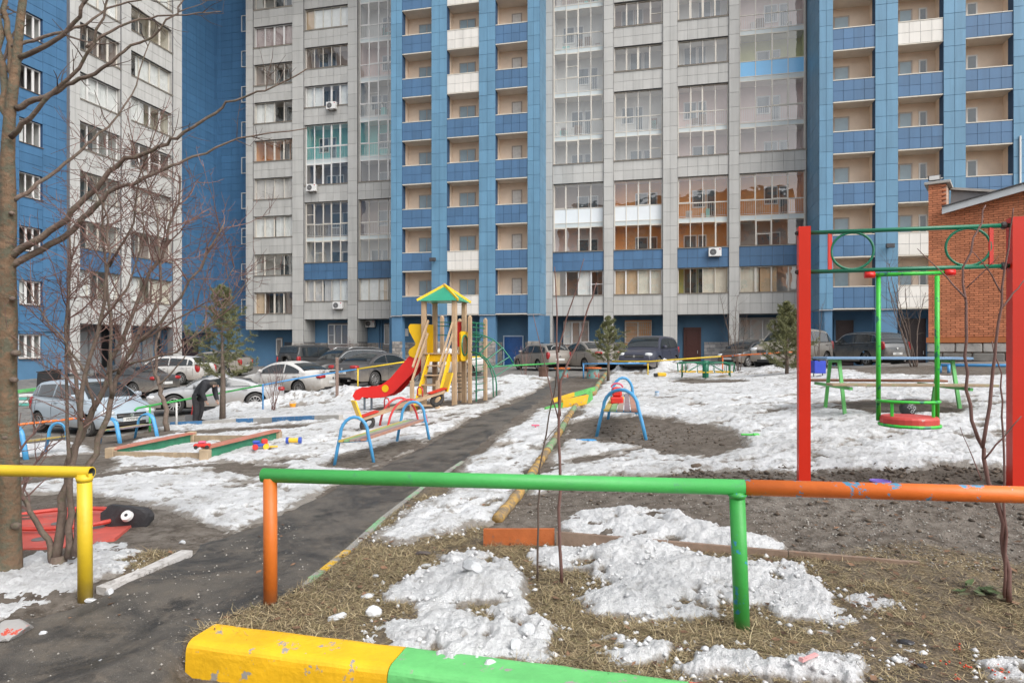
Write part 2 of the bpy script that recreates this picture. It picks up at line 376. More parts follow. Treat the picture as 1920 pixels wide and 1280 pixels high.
# adaptive grid: finer near the camera
def grid(y0, y1, ny, nx, uw):
    ys = np.geomspace(y0, y1, ny); us = np.linspace(-uw, uw, nx)
    Yg = np.repeat(ys[:, None], nx, 1); Xg = us[None] * (ys[:, None] + 0.6)
    return Xg, Yg
def quads(ny, nx):
    i = np.arange(ny - 1)[:, None] * nx + np.arange(nx - 1)[None]
    return np.stack([i, i + 1, i + nx + 1, i + nx], -1).reshape(-1, 4)
def relief(x, y): return 0.020 * fbm(x, y, 3.1, 4) + 0.012 * fbm(x + 9, y, 14, 4, 0.6)

def ground_mat():
    m, t, b = nt('soil')
    n1 = noise(t, 0.55, 6, 0.65); n2 = noise(t, 9.0, 6, 0.7); n3 = noise(t, 70.0, 3, 0.6)
    c = mixc(t, ramp(t, n1.outputs[0], 0.35, 0.65).outputs[0], (0.125, 0.102, 0.082), (0.225, 0.20, 0.172))
    c = mixc(t, ramp(t, n2.outputs[0], 0.42, 0.66).outputs[0], c, (0.075, 0.06, 0.047))
    v = t.nodes.new('ShaderNodeTexVoronoi'); v.inputs['Scale'].default_value = 42
    tc = t.nodes.new('ShaderNodeTexCoord'); t.links.new(tc.outputs['Object'], v.inputs['Vector'])
    sp = ramp(t, v.outputs['Distance'], 0.12, 0.24, (1, 1, 1, 1), (0, 0, 0, 1))
    gm = t.nodes.new('ShaderNodeMath'); gm.operation = 'MULTIPLY'
    t.links.new(sp.outputs[0], gm.inputs[0]); t.links.new(ramp(t, noise(t, 1.3, 4).outputs[0], 0.42, 0.62).outputs[0], gm.inputs[1])
    c = mixc(t, gm.outputs[0], c, (0.30, 0.285, 0.26))
    at = t.nodes.new('ShaderNodeAttribute'); at.attribute_name = 'grassy'
    st = mixc(t, ramp(t, n3.outputs[0], 0.4, 0.62).outputs[0], (0.085, 0.062, 0.036), (0.27, 0.205, 0.115))
    gg = t.nodes.new('ShaderNodeMath'); gg.operation = 'MULTIPLY'; gg.use_clamp = True
    t.links.new(at.outputs['Fac'], gg.inputs[0]); t.links.new(ramp(t, n2.outputs[0], 0.35, 0.6, (1, 1, 1, 1), (0.25, 0.25, 0.25, 1)).outputs[0], gg.inputs[1])
    c = mixc(t, gg.outputs[0], c, st)
    t.links.new(c, b.inputs['Base Color']); b.inputs['Roughness'].default_value = 0.9; b.inputs['Specular IOR Level'].default_value = 0.25
    k = bump(t, b, n2.outputs[0], 0.9, 0.04); k = bump(t, b, v.outputs['Distance'], -0.5, 0.012, k); bump(t, b, n3.outputs[0], 0.9, 0.012, k)
    return m
def asphalt_mat(name, lo, hi, wet=0.5):
    m, t, b = nt(name)
    n1 = noise(t, 0.95, 8, 0.7, dist=1.6); n2 = noise(t, 160.0, 2, 0.5); n3 = noise(t, 5.0, 7, 0.75)
    c = mixc(t, ramp(t, n1.outputs[0], 0.40, 0.58).outputs[0], lo, hi)
    c = mixc(t, ramp(t, n3.outputs[0], 0.48, 0.74).outputs[0], c, tuple(a * f for a, f in zip(hi, (1.45, 1.36, 1.25))))
    n5 = noise(t, 2.1, 6, 0.7); c = mixc(t, ramp(t, n5.outputs[0], 0.56, 0.66).outputs[0], c, sc3(lo, 0.8))
    c = mixc(t, ramp(t, n2.outputs[0], 0.6, 0.8).outputs[0], c, (0.19, 0.18, 0.165))
    n4 = noise(t, 55.0, 3, 0.6); c = mixc(t, ramp(t, n4.outputs[0], 0.69, 0.73).outputs[0], c, (0.25, 0.24, 0.22))
    t.links.new(c, b.inputs['Base Color'])
    r = ramp(t, n1.outputs[0], 0.36, 0.6, (wet,) * 3 + (1,), (0.85,) * 3 + (1,)); t.links.new(r.outputs[0], b.inputs['Roughness'])
    k = bump(t, b, n2.outputs[0], 0.55, 0.006); bump(t, b, n3.outputs[0], 0.35, 0.02, k)
    return m
def snow_mat():
    m, t, b = nt('old_snow')
    n1 = noise(t, 1.1, 6, 0.68); n2 = noise(t, 7.0, 7, 0.72); n3 = noise(t, 60.0, 4, 0.65)
    c = mixc(t, ramp(t, n1.outputs[0], 0.34, 0.62).outputs[0], (0.52, 0.52, 0.515), (0.74, 0.75, 0.76))
    c = mixc(t, ramp(t, n2.outputs[0], 0.52, 0.74).outputs[0], c, (0.42, 0.415, 0.405))
    n4 = noise(t, 26.0, 5, 0.75); c = mixc(t, ramp(t, n4.outputs[0], 0.62, 0.72).outputs[0], c, (0.17, 0.155, 0.14))
    at = t.nodes.new('ShaderNodeAttribute'); at.attribute_name = 'clean'
    c = mixc(t, at.outputs['Fac'], c, mixc(t, ramp(t, n2.outputs[0], 0.3, 0.75).outputs[0], (0.70, 0.71, 0.72), (0.50, 0.50, 0.50)))
    ae = t.nodes.new('ShaderNodeAttribute'); ae.attribute_name = 'thin'
    te = t.nodes.new('ShaderNodeMath'); te.operation = 'MULTIPLY_ADD'; te.use_clamp = True; t.links.new(n2.outputs[0], te.inputs[0]); te.inputs[1].default_value = 1.4; t.links.new(ae.outputs['Fac'], te.inputs[2])
    tr_ = ramp(t, te.outputs[0], 0.75, 1.0); c = mixc(t, tr_.outputs[0], c, (0.27, 0.245, 0.215))
    t.links.new(c, b.inputs['Base Color']); b.inputs['Roughness'].default_value = 0.5; b.inputs['Specular IOR Level'].default_value = 0.35
    b.inputs['Subsurface Weight'].default_value = 0.0
    k = bump(t, b, n2.outputs[0], 0.7, 0.06); k = bump(t, b, n4.outputs[0], 0.6, 0.02, k); bump(t, b, n3.outputs[0], 0.8, 0.012, k)
    return m
def float_attr(o, name, vals):
    a = o.data.attributes.new(name, 'FLOAT', 'POINT'); a.data.foreach_set('value', np.ascontiguousarray(vals, dtype=np.float32).ravel())

# --- bare ground, one sheet out to the horizon
ny, nx = 460, 520
Xg, Yg = grid(1.6, 64, ny, nx, 1.15)
exY = np.array([-300, -60, -20, -6, -1, 0.8]); exF = np.array([90, 110, 140, 190, 260, 330, 420, 520, 700])
pre = np.repeat(exY[:, None], nx, 1); post = np.repeat(exF[:, None], nx, 1)
us = np.linspace(-1.15, 1.15, nx)
Xall = np.vstack([us[None] * np.array([300, 90, 40, 16, 5, 2.6])[:, None], Xg, us[None] * np.array([120, 170, 240, 330, 420, 500, 560, 600, 700])[:, None]])
Yall = np.vstack([pre, Yg, post])
Zall = G(Xall, Yall) + relief(Xall, Yall)
gro = npmesh('ground', np.stack([Xall, Yall, Zall], -1).reshape(-1, 3), quads(*Xall.shape), ground_mat(), smooth=True)
tag(gro, kind='structure')
gm = np.zeros(Xall.shape)
near = (Yall < 12) & (Yall > 1.5)
for p in GRASSY:
    gm[near] = np.maximum(gm[near], np.clip(0.5 + (sdf(p, Xall[near], Yall[near]) + 0.18 * fbm(Xall[near], Yall[near], 2.5, 4)) / 0.15, 0, 1))
float_attr(gro, 'grassy', gm)

def sheet(name, poly, X, Y, lift, edge, mat, drop=0.05, wob=0.05, wsc=3.0):
    d = sdf(poly, X, Y) + wob * fbm(X, Y, wsc, 4)
    h = np.clip(d / edge, -1, 1); z = G(X, Y) + relief(X, Y) * 0.35 + np.where(h > 0, lift * np.minimum(h, 1), h * drop)
    q = quads(*X.shape); keep = (d.ravel()[q] > -edge).any(1); q = q[keep]
    V = np.stack([X, Y, z], -1).reshape(-1, 3); u, inv = np.unique(q, return_inverse=True)
    return npmesh(name, V[u], inv.reshape(-1, 4), mat, smooth=True)
Xp, Yp = grid(0.9, 34, 420, 420, 1.2)
pth = sheet('path', PATH, Xp, Yp, 0.016, 0.06, asphalt_mat('wet_asphalt', (0.030, 0.028, 0.026), (0.098, 0.087, 0.074), 0.36), wob=0.09)
tag(pth, kind='structure')
Xk, Yk = grid(12, 66, 240, 320, 1.25)
prk = sheet('car_park', PARK, Xk, Yk, 0.02, 0.25, asphalt_mat('dusty_asphalt', (0.125, 0.118, 0.108), (0.21, 0.2, 0.185), 0.6), wob=0.4, wsc=0.8)
tag(prk, kind='structure')

# --- snow: a melting crust with real thickness
Xs, Ys = grid(2.55, 36, 640, 900, 1.02)
def snow_field(X, Y):
    d = np.full(X.shape, -9.0); fgm = np.zeros(X.shape)
    for i, p in enumerate(SNOW_IN):
        lo = p.min(0) - 0.6; hi = p.max(0) + 0.6
        k = (X > lo[0]) & (X < hi[0]) & (Y > lo[1]) & (Y < hi[1])
        if not k.any(): continue
        s = sdf(p, X[k], Y[k]); d[k] = np.maximum(d[k], s)
        if i in FG: fgm[k] = np.where(s > -0.15, 1, fgm[k])
    for p in SNOW_OUT:
        lo = p.min(0) - 1.5; hi = p.max(0) + 1.5
        k = (X > lo[0]) & (X < hi[0]) & (Y > lo[1]) & (Y < hi[1])
        if k.any(): d[k] = np.minimum(d[k], -sdf(p, X[k], Y[k]))
    sc = np.clip(Y / 10, 0.35, 1.6)
    d = d + sc * (0.22 * fbm(X, Y, 1.7, 5, 0.6)) + 0.075 * fbm(X + 3, Y, 7.0, 5, 0.65) + 0.03 * fbm(X - 8, Y, 24.0, 3, 0.6)
    far = 1 - fgm; d = d + 0.035 * fgm
    hole = fbm(X + 40, Y - 13, 0.9, 5, 0.62)
    h2 = fbm(X - 21, Y + 7, 4.2, 4, 0.6)
    d = np.where(far > 0.5, np.minimum(d, np.minimum((0.36 - hole) * 1.2, (0.54 - h2) * 0.5)), np.minimum(d, (0.40 - h2) * 0.3))
    return d, fgm
ds, fgm = snow_field(Xs, Ys)
th = np.where(fgm > 0.5, 0.044 + 0.045 * fbm(Xs, Ys, 2.2, 3), 0.05 + 0.04 * fbm(Xs, Ys, 0.8, 3))
hgt = np.where(ds > 0, th * (1 - np.exp(-ds / np.where(fgm > 0.5, 0.07, 0.16))), ds * 0.6)
bil = lambda s, o: np.abs(fbm(Xs + o, Ys - o, s, 4, 0.6))
lump = np.where(fgm > 0.5, 0.020, 0.018) * (0.22 - bil(6.5, 3.0)) * 2 + np.where(fgm > 0.5, 0.013, 0.009) * (0.2 - bil(22.0, 1.0)) * 2 + 0.035 * fbm(Xs + 5, Ys + 2, 2.6, 4) + np.where(fgm > 0.5, 0.009, 0.0) * fbm(Xs, Ys, 48.0, 3, 0.7)
hgt = hgt + np.where(ds > 0, lump * np.clip(ds / 0.07, 0, 1), 0)
def mound(px, py, rx, ry, h):
    c = GP(px, py); q = np.exp(-(((Xs - c.x) / rx) ** 2 + ((Ys - c.y) / ry) ** 2))
    return h * q * (1 + 0.7 * fbm(Xs, Ys, 1.9, 4, 0.6))
bank = mound(1225, 697, 1.7, 1.1, 0.72) + mound(1330, 696, 1.4, 0.8, 0.25) + mound(1450, 696, 1.6, 0.9, 0.2) + mound(520, 757, 1.4, 1.2, 0.32) + mound(440, 772, 1.0, 1.0, 0.25) + mound(620, 745, 1.4, 1.0, 0.22) \
     + mound(960, 715, 1.6, 1.6, 0.22) + mound(930, 740, 0.9, 0.9, 0.18) + mound(700, 738, 1.6, 1.0, 0.2) + mound(895, 1105, 0.28, 0.22, 0.055) + mound(1190, 1045, 0.3, 0.18, 0.06) + mound(1290, 1075, 0.3, 0.16, 0.05)
hgt = hgt + np.where(ds > -0.3, bank, 0)
Zs = G(Xs, Ys) + hgt
def SNOWTOP(x, y):
    i = int(np.argmin(np.abs(Ys[:, 0] - y))); j = int(np.argmin(np.abs(Xs[i] - x))); return float(max(Zs[i, j], g1(x, y)))
q = quads(*Xs.shape); keep = (hgt.ravel()[q] > -0.03).any(1); q = q[keep]
u, inv = np.unique(q, return_inverse=True)
Vs = np.stack([Xs, Ys, Zs], -1).reshape(-1, 3)
snow = npmesh('snow', Vs[u], inv.reshape(-1, 4), snow_mat(), smooth=True)
tag(snow, 'patches of dirty melting snow crust lying over the playground and lawn', 'snow', kind='stuff')
float_attr(snow, 'thin', np.clip(1 - (ds.ravel()[u] / np.where(fgm.ravel()[u] > 0.5, 0.05, 0.13)), 0, 1) * 0.48 + np.where(fgm.ravel()[u] > 0.5, -0.1, 0.0))
float_attr(snow, 'clean', np.clip(fgm.ravel()[u] * 0.85 + 0.45 * np.clip(fbm(Xs, Ys, 0.45, 3).ravel()[u] + 0.25, 0, 1), 0, 1))

# --- dead grass on the lawn
def scatter(polys, n, ymax=7.0):
    out = []
    for p in polys:
        lo = p.min(0); hi = p.max(0); hi[1] = min(hi[1], ymax); a = (hi[0] - lo[0]) * (hi[1] - lo[1])
        k = int(n * a / 10)
        x = lo[0] + nrg.random(k) * (hi[0] - lo[0]); y = lo[1] + nrg.random(k) * (hi[1] - lo[1])
        s = sdf(p, x, y) > -0.03; out.append(np.c_[x[s], y[s]])
    return np.vstack(out)
pts = scatter(GRASSY, 95000)
dn = fbm(pts[:, 0], pts[:, 1], 2.4, 4)
dsn, _ = snow_field(pts[:, 0], pts[:, 1])
bare = sdf(poly_w([(1420, 1000), (1700, 985), (1960, 1010), (1960, 1080), (1800, 1150), (1600, 1075)]), pts[:, 0], pts[:, 1])
keepp = (dn * 1.5 + nrg.random(len(pts)) * 0.9 > 0.22) & (dsn < 0.03) & ((bare < 0) | (nrg.random(len(pts)) < 0.2))
pts = pts[keepp]; n = len(pts)
ang = nrg.random(n) * 6.283 + 1.2 * fbm(pts[:, 0], pts[:, 1], 1.2, 2); L = 0.03 + 0.075 * nrg.random(n) ** 1.6; lean = 0.04 + 0.5 * nrg.random(n) ** 2.6
w = 0.0010 + 0.0013 * nrg.random(n)
base = np.c_[pts, G(pts[:, 0], pts[:, 1]) + relief(pts[:, 0], pts[:, 1]) - 0.002 + 0.012 * nrg.random(n)]
dirv = np.c_[np.cos(ang) * np.cos(lean), np.sin(ang) * np.cos(lean), np.sin(lean)]
sidev = np.c_[-np.sin(ang), np.cos(ang), np.zeros(n)] * w[:, None]
curl = (nrg.random((n, 3)) - 0.5) * np.array([0.5, 0.5, 0.25])
mid = base + dirv * (L * 0.5)[:, None]; tip = base + (dirv + curl) * L[:, None]; tip[:, 2] = np.maximum(tip[:, 2], base[:, 2] + 0.003)
V = np.stack([base - sidev, base + sidev, mid + sidev * 0.8, mid - sidev * 0.8, tip], 1).reshape(-1, 3)
o5 = np.arange(n)[:, None] * 5
Qg = np.concatenate([o5 + np.array([0, 1, 2, 3]), o5 + np.array([3, 2, 4, 4])], 1).reshape(-1, 4)
Tg = np.concatenate([o5 + np.array([0, 1, 2]), o5 + np.array([0, 2, 3]), o5 + np.array([3, 2, 4])], 1).reshape(-1, 3)
def straw_mat():
    m, t, b = nt('straw')
    g = t.nodes.new('ShaderNodeNewGeometry'); r = t.nodes.new('ShaderNodeValToRGB'); t.links.new(g.outputs['Random Per Island'], r.inputs[0])
    e = r.color_ramp.elements; e[0].position = 0; e[0].color = (0.085, 0.06, 0.035, 1); e[1].position = 1; e[1].color = (0.56, 0.47, 0.29, 1)
    for p, c in ((0.3, (0.23, 0.17, 0.09, 1)), (0.6, (0.40, 0.31, 0.17, 1)), (0.72, (0.155, 0.15, 0.06, 1)), (0.8, (0.42, 0.33, 0.19, 1))):
        x = e.new(p); x.color = c
    t.links.new(r.outputs[0], b.inputs['Base Color']); b.inputs['Roughness'].default_value = 0.75; return m
gr = npmesh('dead_grass', V, Tg, straw_mat()); tag(gr, 'matted straw coloured dead grass on the lawn by the kerb', 'grass', kind='stuff')

# --- loose gravel on the bare strip and grit along the path
gp = np.vstack([scatter([poly_w([(1400, 940), (1900, 945), (1960, 1010), (1900, 1080), (1700, 1055), (1430, 1010)])], 9000, 9),
                scatter([poly_w([(0, 1180), (350, 1060), (540, 980), (600, 1050), (480, 1140), (340, 1200), (330, 1280), (0, 1290)])], 2600, 9),
                scatter([poly_w([(960, 900), (1400, 915), (1400, 1000), (1180, 950), (950, 975)])], 4000, 9)])
n = len(gp); rr = 0.003 + 0.010 * nrg.random(n) ** 3
oct_v = np.array([(1, 0, 0), (-.8, .3, 0), (.1, 1, 0), (0, -.9, .1), (.1, 0, .7), (0, 0, -.6)], float)
oct_f = np.array([(0, 2, 4), (2, 1, 4), (1, 3, 4), (3, 0, 4), (2, 0, 5), (1, 2, 5), (3, 1, 5), (0, 3, 5)])
a = nrg.random(n) * 6.28; ca, sa = np.cos(a), np.sin(a)
jit = 1 + 0.5 * (nrg.random((n, 6, 1)) - 0.5)
pv = oct_v[None] * jit * rr[:, None, None]; pv = np.stack([pv[..., 0] * ca[:, None] - pv[..., 1] * sa[:, None], pv[..., 0] * sa[:, None] + pv[..., 1] * ca[:, None], pv[..., 2]], -1)
gz = G(gp[:, 0], gp[:, 1]) + relief(gp[:, 0], gp[:, 1]); onp = sdf(np.array(PATH), gp[:, 0], gp[:, 1]) > 0; gz = gz + np.where(onp, 0.016, 0.002)
pv = pv + np.c_[gp, gz][:, None]
gv = npmesh('gravel', pv.reshape(-1, 3), (np.arange(n)[:, None, None] * 6 + oct_f[None]).reshape(-1, 3), M('gravel', (0.26, 0.245, 0.22), 0.85, 0.2, 3, island=0.6))
tag(gv, 'loose grey gravel and grit on the bare ground and path', 'gravel', kind='stuff')

# --- crumbs of ice round the snow patches of the lawn
cp_ = scatter(GRASSY, 2600); cd_, cf_ = snow_field(cp_[:, 0], cp_[:, 1])
cp_ = cp_[(cd_ > -0.09) & (cd_ < 0.10)]; n = len(cp_); rr = 0.006 + 0.02 * nrg.random(n) ** 2.5
pv = oct_v[None] * (1 + 0.7 * (nrg.random((n, 6, 1)) - 0.5)) * rr[:, None, None]; a = nrg.random(n) * 6.28; ca, sa = np.cos(a), np.sin(a)
pv = np.stack([pv[..., 0] * ca[:, None] - pv[..., 1] * sa[:, None], pv[..., 0] * sa[:, None] + pv[..., 1] * ca[:, None], pv[..., 2]], -1)
cz_ = np.array([SNOWTOP(x, y) for x, y in cp_]); pv = pv + np.c_[cp_, cz_ + rr * 0.3][:, None]
ic = npmesh('ice_crumbs', pv.reshape(-1, 3), (np.arange(n)[:, None, None] * 6 + oct_f[None]).reshape(-1, 3), M('ice_crumb', (0.62, 0.625, 0.63), 0.4, 0.15, 5, island=0.15))
tag(ic, 'small crumbs of ice scattered round the lawn snow patches', 'ice', kind='stuff')

# --- clods of mud on the bare strip and last year's leaves
kp = np.vstack([scatter([poly_w([(1150, 885), (1400, 878), (1650, 872), (1930, 862), (1930, 905), (1650, 905), (1400, 905), (1150, 905)])], 5200, 12), scatter([poly_w([(1120, 795), (1300, 800), (1380, 830), (1250, 848), (1100, 822)])], 900, 14), scatter([poly_w([(960, 905), (1390, 915), (1440, 990), (1250, 950), (1000, 960)])], 700, 9), scatter([poly_w([(1420, 945), (1930, 950), (1930, 1080), (1500, 1040)])], 900, 9)])
n = len(kp); rr = 0.006 + 0.03 * nrg.random(n) ** 3.2
pv = oct_v[None] * (1 + 0.8 * (nrg.random((n, 6, 1)) - 0.5)) * rr[:, None, None]; a = nrg.random(n) * 6.28; ca, sa = np.cos(a), np.sin(a)
pv = np.stack([pv[..., 0] * ca[:, None] - pv[..., 1] * sa[:, None], pv[..., 0] * sa[:, None] + pv[..., 1] * ca[:, None], pv[..., 2] * 0.8], -1)
pv = pv + np.c_[kp, G(kp[:, 0], kp[:, 1]) + relief(kp[:, 0], kp[:, 1]) + rr * 0.25][:, None]
tag(npmesh('mud_clods', pv.reshape(-1, 3), (np.arange(n)[:, None, None] * 6 + oct_f[None]).reshape(-1, 3), M('mud_clod', (0.105, 0.082, 0.062), 0.95, 0.25, 9, island=0.45)), 'crumbly dark clods of mud on the bare earth', 'mud', kind='stuff')
lp = np.vstack([scatter(GRASSY, 420), scatter([poly_w([(1420, 945), (1930, 950), (1930, 1080), (1500, 1040)])], 260, 9), scatter([poly_w([(0, 1180), (350, 1060), (540, 980), (600, 1050), (480, 1140), (340, 1200), (330, 1280), (0, 1290)])], 70, 9)])
n = len(lp); a = nrg.random(n) * 6.28; ll = 0.010 + 0.022 * nrg.random(n); ww = ll * (0.35 + 0.25 * nrg.random(n))
ax = np.c_[np.cos(a), np.sin(a), 0.5 * (nrg.random(n) - 0.5)] * ll[:, None]; ay = np.c_[-np.sin(a), np.cos(a), 0.9 * (nrg.random(n) - 0.5)] * ww[:, None]
lb = np.c_[lp, G(lp[:, 0], lp[:, 1]) + relief(lp[:, 0], lp[:, 1]) + 0.02]
V = np.stack([lb - ax, lb + ay - ax * 0.2, lb + ax, lb - ay - ax * 0.2, lb + np.array([0, 0, -0.005])], 1).reshape(-1, 3); o5 = np.arange(n)[:, None] * 5
tag(npmesh('leaf_litter', V, np.concatenate([o5 + np.array([0, 4, 1]), o5 + np.array([1, 4, 2]), o5 + np.array([2, 4, 3]), o5 + np.array([3, 4, 0])], 1).reshape(-1, 3), M('dead_leaf', (0.15, 0.085, 0.05), 0.85, 0.2, 8, island=0.55)), 'small curled brown leaves strewn over the lawn', 'leaves', kind='stuff')
# ================================================================== BUILDINGS
TH = R(13.3)
m_grey = M('grey_panel', (0.475, 0.468, 0.445), 0.45, 0.05, 0.7, island=0.06, coord='World', streak=0.2)
m_lblue = M('light_blue_panel', (0.118, 0.26, 0.39), 0.45, 0.06, 0.7, island=0.08, coord='World', streak=0.22)
m_dblue = M('dark_blue_panel', (0.066, 0.152, 0.278), 0.45, 0.06, 0.7, island=0.09, coord='World', streak=0.2)
m_white = M('white_panel', (0.70, 0.67, 0.62), 0.45, 0.05, 0.7, island=0.05, coord='World', streak=0.15)
m_wblue = M('wing_blue_panel', (0.066, 0.168, 0.305), 0.45, 0.06, 0.7, island=0.07, coord='World', streak=0.2)
m_joint = M('joint_grey', (0.16, 0.16, 0.165), 0.8, 0.1, 2)  # plain dark grey backing that shows in the panel joints
m_jblue = M('joint_blue', (0.03, 0.075, 0.15), 0.8, 0.1, 2)
m_trim = M('cream_metal', (0.62, 0.58, 0.50), 0.45, 0.05, 3)
m_frame = M('window_frame_cream', (0.64, 0.60, 0.53), 0.4, 0.05, 3)
m_framew = M('window_frame_white', (0.70, 0.69, 0.67), 0.35, 0.04, 3)
m_sill = M('brown_sill', (0.17, 0.12, 0.09), 0.5, 0.1, 3)
m_plaster = M('beige_plaster', (0.78, 0.645, 0.52), 0.85, 0.08, 1.2, bmp=0.1, coord='World')
m_ceil = M('balcony_ceiling', (0.68, 0.61, 0.53), 0.85, 0.08, 1.5)
m_bpaint = M('blue_render', (0.085, 0.195, 0.325), 0.7, 0.08, 0.9, bmp=0.08)
m_bdark = M('blue_render_dark', (0.075, 0.165, 0.265), 0.7, 0.1, 0.9, bmp=0.08)
m_glass = glass_mat('window_glass', (0.92, 0.94, 0.94), 0.035)
m_glassd = M('far_pane', (0.10, 0.125, 0.14), 0.08, 0.2, 1.0, spec=0.7)
m_glassb = M('balcony_pane', (0.20, 0.28, 0.33), 0.12, 0.15, 0.8, spec=0.6)
m_stone = M('split_stone', (0.285, 0.265, 0.245), 0.9, 0.22, 4, bmp=0.6, bscale=9, island=0.25, coord='World')
m_lav = M('pale_stone', (0.42, 0.41, 0.41), 0.9, 0.18, 4, bmp=0.6, bscale=9, island=0.2, coord='World')
m_wpanel = M('opaque_white_glass', (0.74, 0.78, 0.80), 0.25, 0.04, 1)
m_bpanel = M('pale_blue_glass', (0.22, 0.52, 0.83), 0.2, 0.04, 1)
m_slab = M('slab_behind_glass', (0.55, 0.60, 0.60), 0.5, 0.05, 1)
CURT = [M('curtain_' + n, c, 0.9, 0.10, 2.0) for n, c in (('white', (0.84, 0.83, 0.80)), ('cream', (0.76, 0.70, 0.58)), ('grey', (0.62, 0.58, 0.55)), ('tan', (0.62, 0.44, 0.28)), ('mauve', (0.46, 0.36, 0.35)))]
WALLC = {'grey': (0.66, 0.64, 0.61), 'brown': (0.46, 0.36, 0.31), 'orange': (0.74, 0.38, 0.17), 'teal': (0.22, 0.58, 0.54), 'pink': (0.72, 0.58, 0.54), 'dark': (0.30, 0.27, 0.26), 'cream': (0.74, 0.68, 0.56), 'olive': (0.62, 0.60, 0.26)}
m_wall = {k: M('room_' + k, v, 0.85, 0.08, 1.0) for k, v in WALLC.items()}

class Fac:
    def __init__(s, root, ox, oy, ang):
        s.root = root; s.o = (ox, oy); s.dx = (math.cos(ang), math.sin(ang)); s.dy = (-math.sin(ang), math.cos(ang)); s.pan = []; s.ang = ang
    def S(s, px, p=0.0):
        u = (px - CX) / F
        return -((s.o[0] + p * s.dy[0]) - u * (s.o[1] + p * s.dy[1])) / (s.dx[0] - u * s.dx[1])
    def Y(s, x, p): return s.o[1] + x * s.dx[1] + p * s.dy[1]
    def X(s, x, p): return s.o[0] + x * s.dx[0] + p * s.dy[0]
    def Z(s, px, py, p=0.0): return CAMH - (py - HZ) / F * s.Y(s.S(px, p), p)
    def tiles(s, x0, x1, z0, z1, p, col, tw=0.62, th=0.62, o=0, nw=None, nh=None):
        """panels on a strip; o=0 faces the court, o=1 faces +x, o=-1 faces -x (then x0,x1 are depths at x=p)"""
        nw = nw or max(1, round((x1 - x0) / tw)); nh = nh or max(1, round((z1 - z0) / th))
        w = (x1 - x0) / nw; h = (z1 - z0) / nh
        for i in range(nw):
            for k in range(nh):
                a = x0 + (i + 0.5) * w; z = z0 + (k + 0.5) * h
                s.pan.append((a, p, z, w - 0.016, h - 0.016, o, col) if o == 0 else (p, a, z, w - 0.016, h - 0.016, o, col))
    def flush_panels(s, mats, limit=300):
        meshes = {}
        for c, m in mats.items():
            b = MB(); b.bev(-0.5, 0.5, -0.014, 0.014, -0.5, 0.5, 0.004); meshes[c] = b.mesh('panel', m)
        sc = []
        for i, (x, y, z, w, h, o, c) in enumerate(s.pan):
            Y = s.Y(x, y); X = s.X(x, y); px = CX + X / Y * F; py = HZ - (z - CAMH) / Y * F
            vis = -10 < px < 1930 and -10 < py < 1290
            sc.append((w * h / Y ** 2 * (1 if o == 0 else 0.25)) if vis else 0)
        order = sorted(range(len(sc)), key=lambda i: -sc[i]); big = set(order[:limit])
        rest = MB(); keys = list(mats)
        for i, (x, y, z, w, h, o, c) in enumerate(s.pan):
            if i in big:
                inst(meshes[c], 'panel', s.root, (x, y, z), (0, 0, 0 if o == 0 else R(90) * o), (w, 1, h))
            else:
                if o == 0: rest.box(x - w / 2, x + w / 2, y - 0.014, y + 0.014, z - h / 2, z + h / 2, keys.index(c))
                else: rest.box(x - 0.014, x + 0.014, y - w / 2, y + w / 2, z - h / 2, z + h / 2, keys.index(c))
        ob = rest.build('facade_panels', [mats[k] for k in keys], s.root); ob['kind'] = 'stuff'

_pb = MB(); _pb.quad((-0.5, 0, -0.5), (0.5, 0, -0.5), (0.5, 0, 0.5), (-0.5, 0, 0.5)); PANE = _pb.mesh('pane', m_glass)
def _pmesh(m, n):
    b = MB(); b.box(-0.5, 0.5, -0.008, 0.008, -0.5, 0.5); return b.mesh(n, m)
WP = _pmesh(m_wpanel, 'white_pane'); BP = _pmesh(m_bpanel, 'blue_pane'); SP = _pmesh(m_slab, 'slab_pane')
def curtain_mesh(w, z0, z1, mat, amp=0.011, per=0.15, side=None):
    n = max(8, int(w / 0.05)); V = []; ph = rng.random() * 6
    for i in range(n + 1):
        x = w * i / n; y = amp * math.sin(x / per * 6.283 + ph) + amp * 0.5 * math.sin(x / per * 2.3 + ph * 2)
        V += [(x, y, z0), (x, y * 0.7, z1)]
    b = MB(); b.v = V; b.f = [(2 * i, 2 * i + 2, 2 * i + 3, 2 * i + 1) for i in range(n)]; b.m = [0] * n
    return b
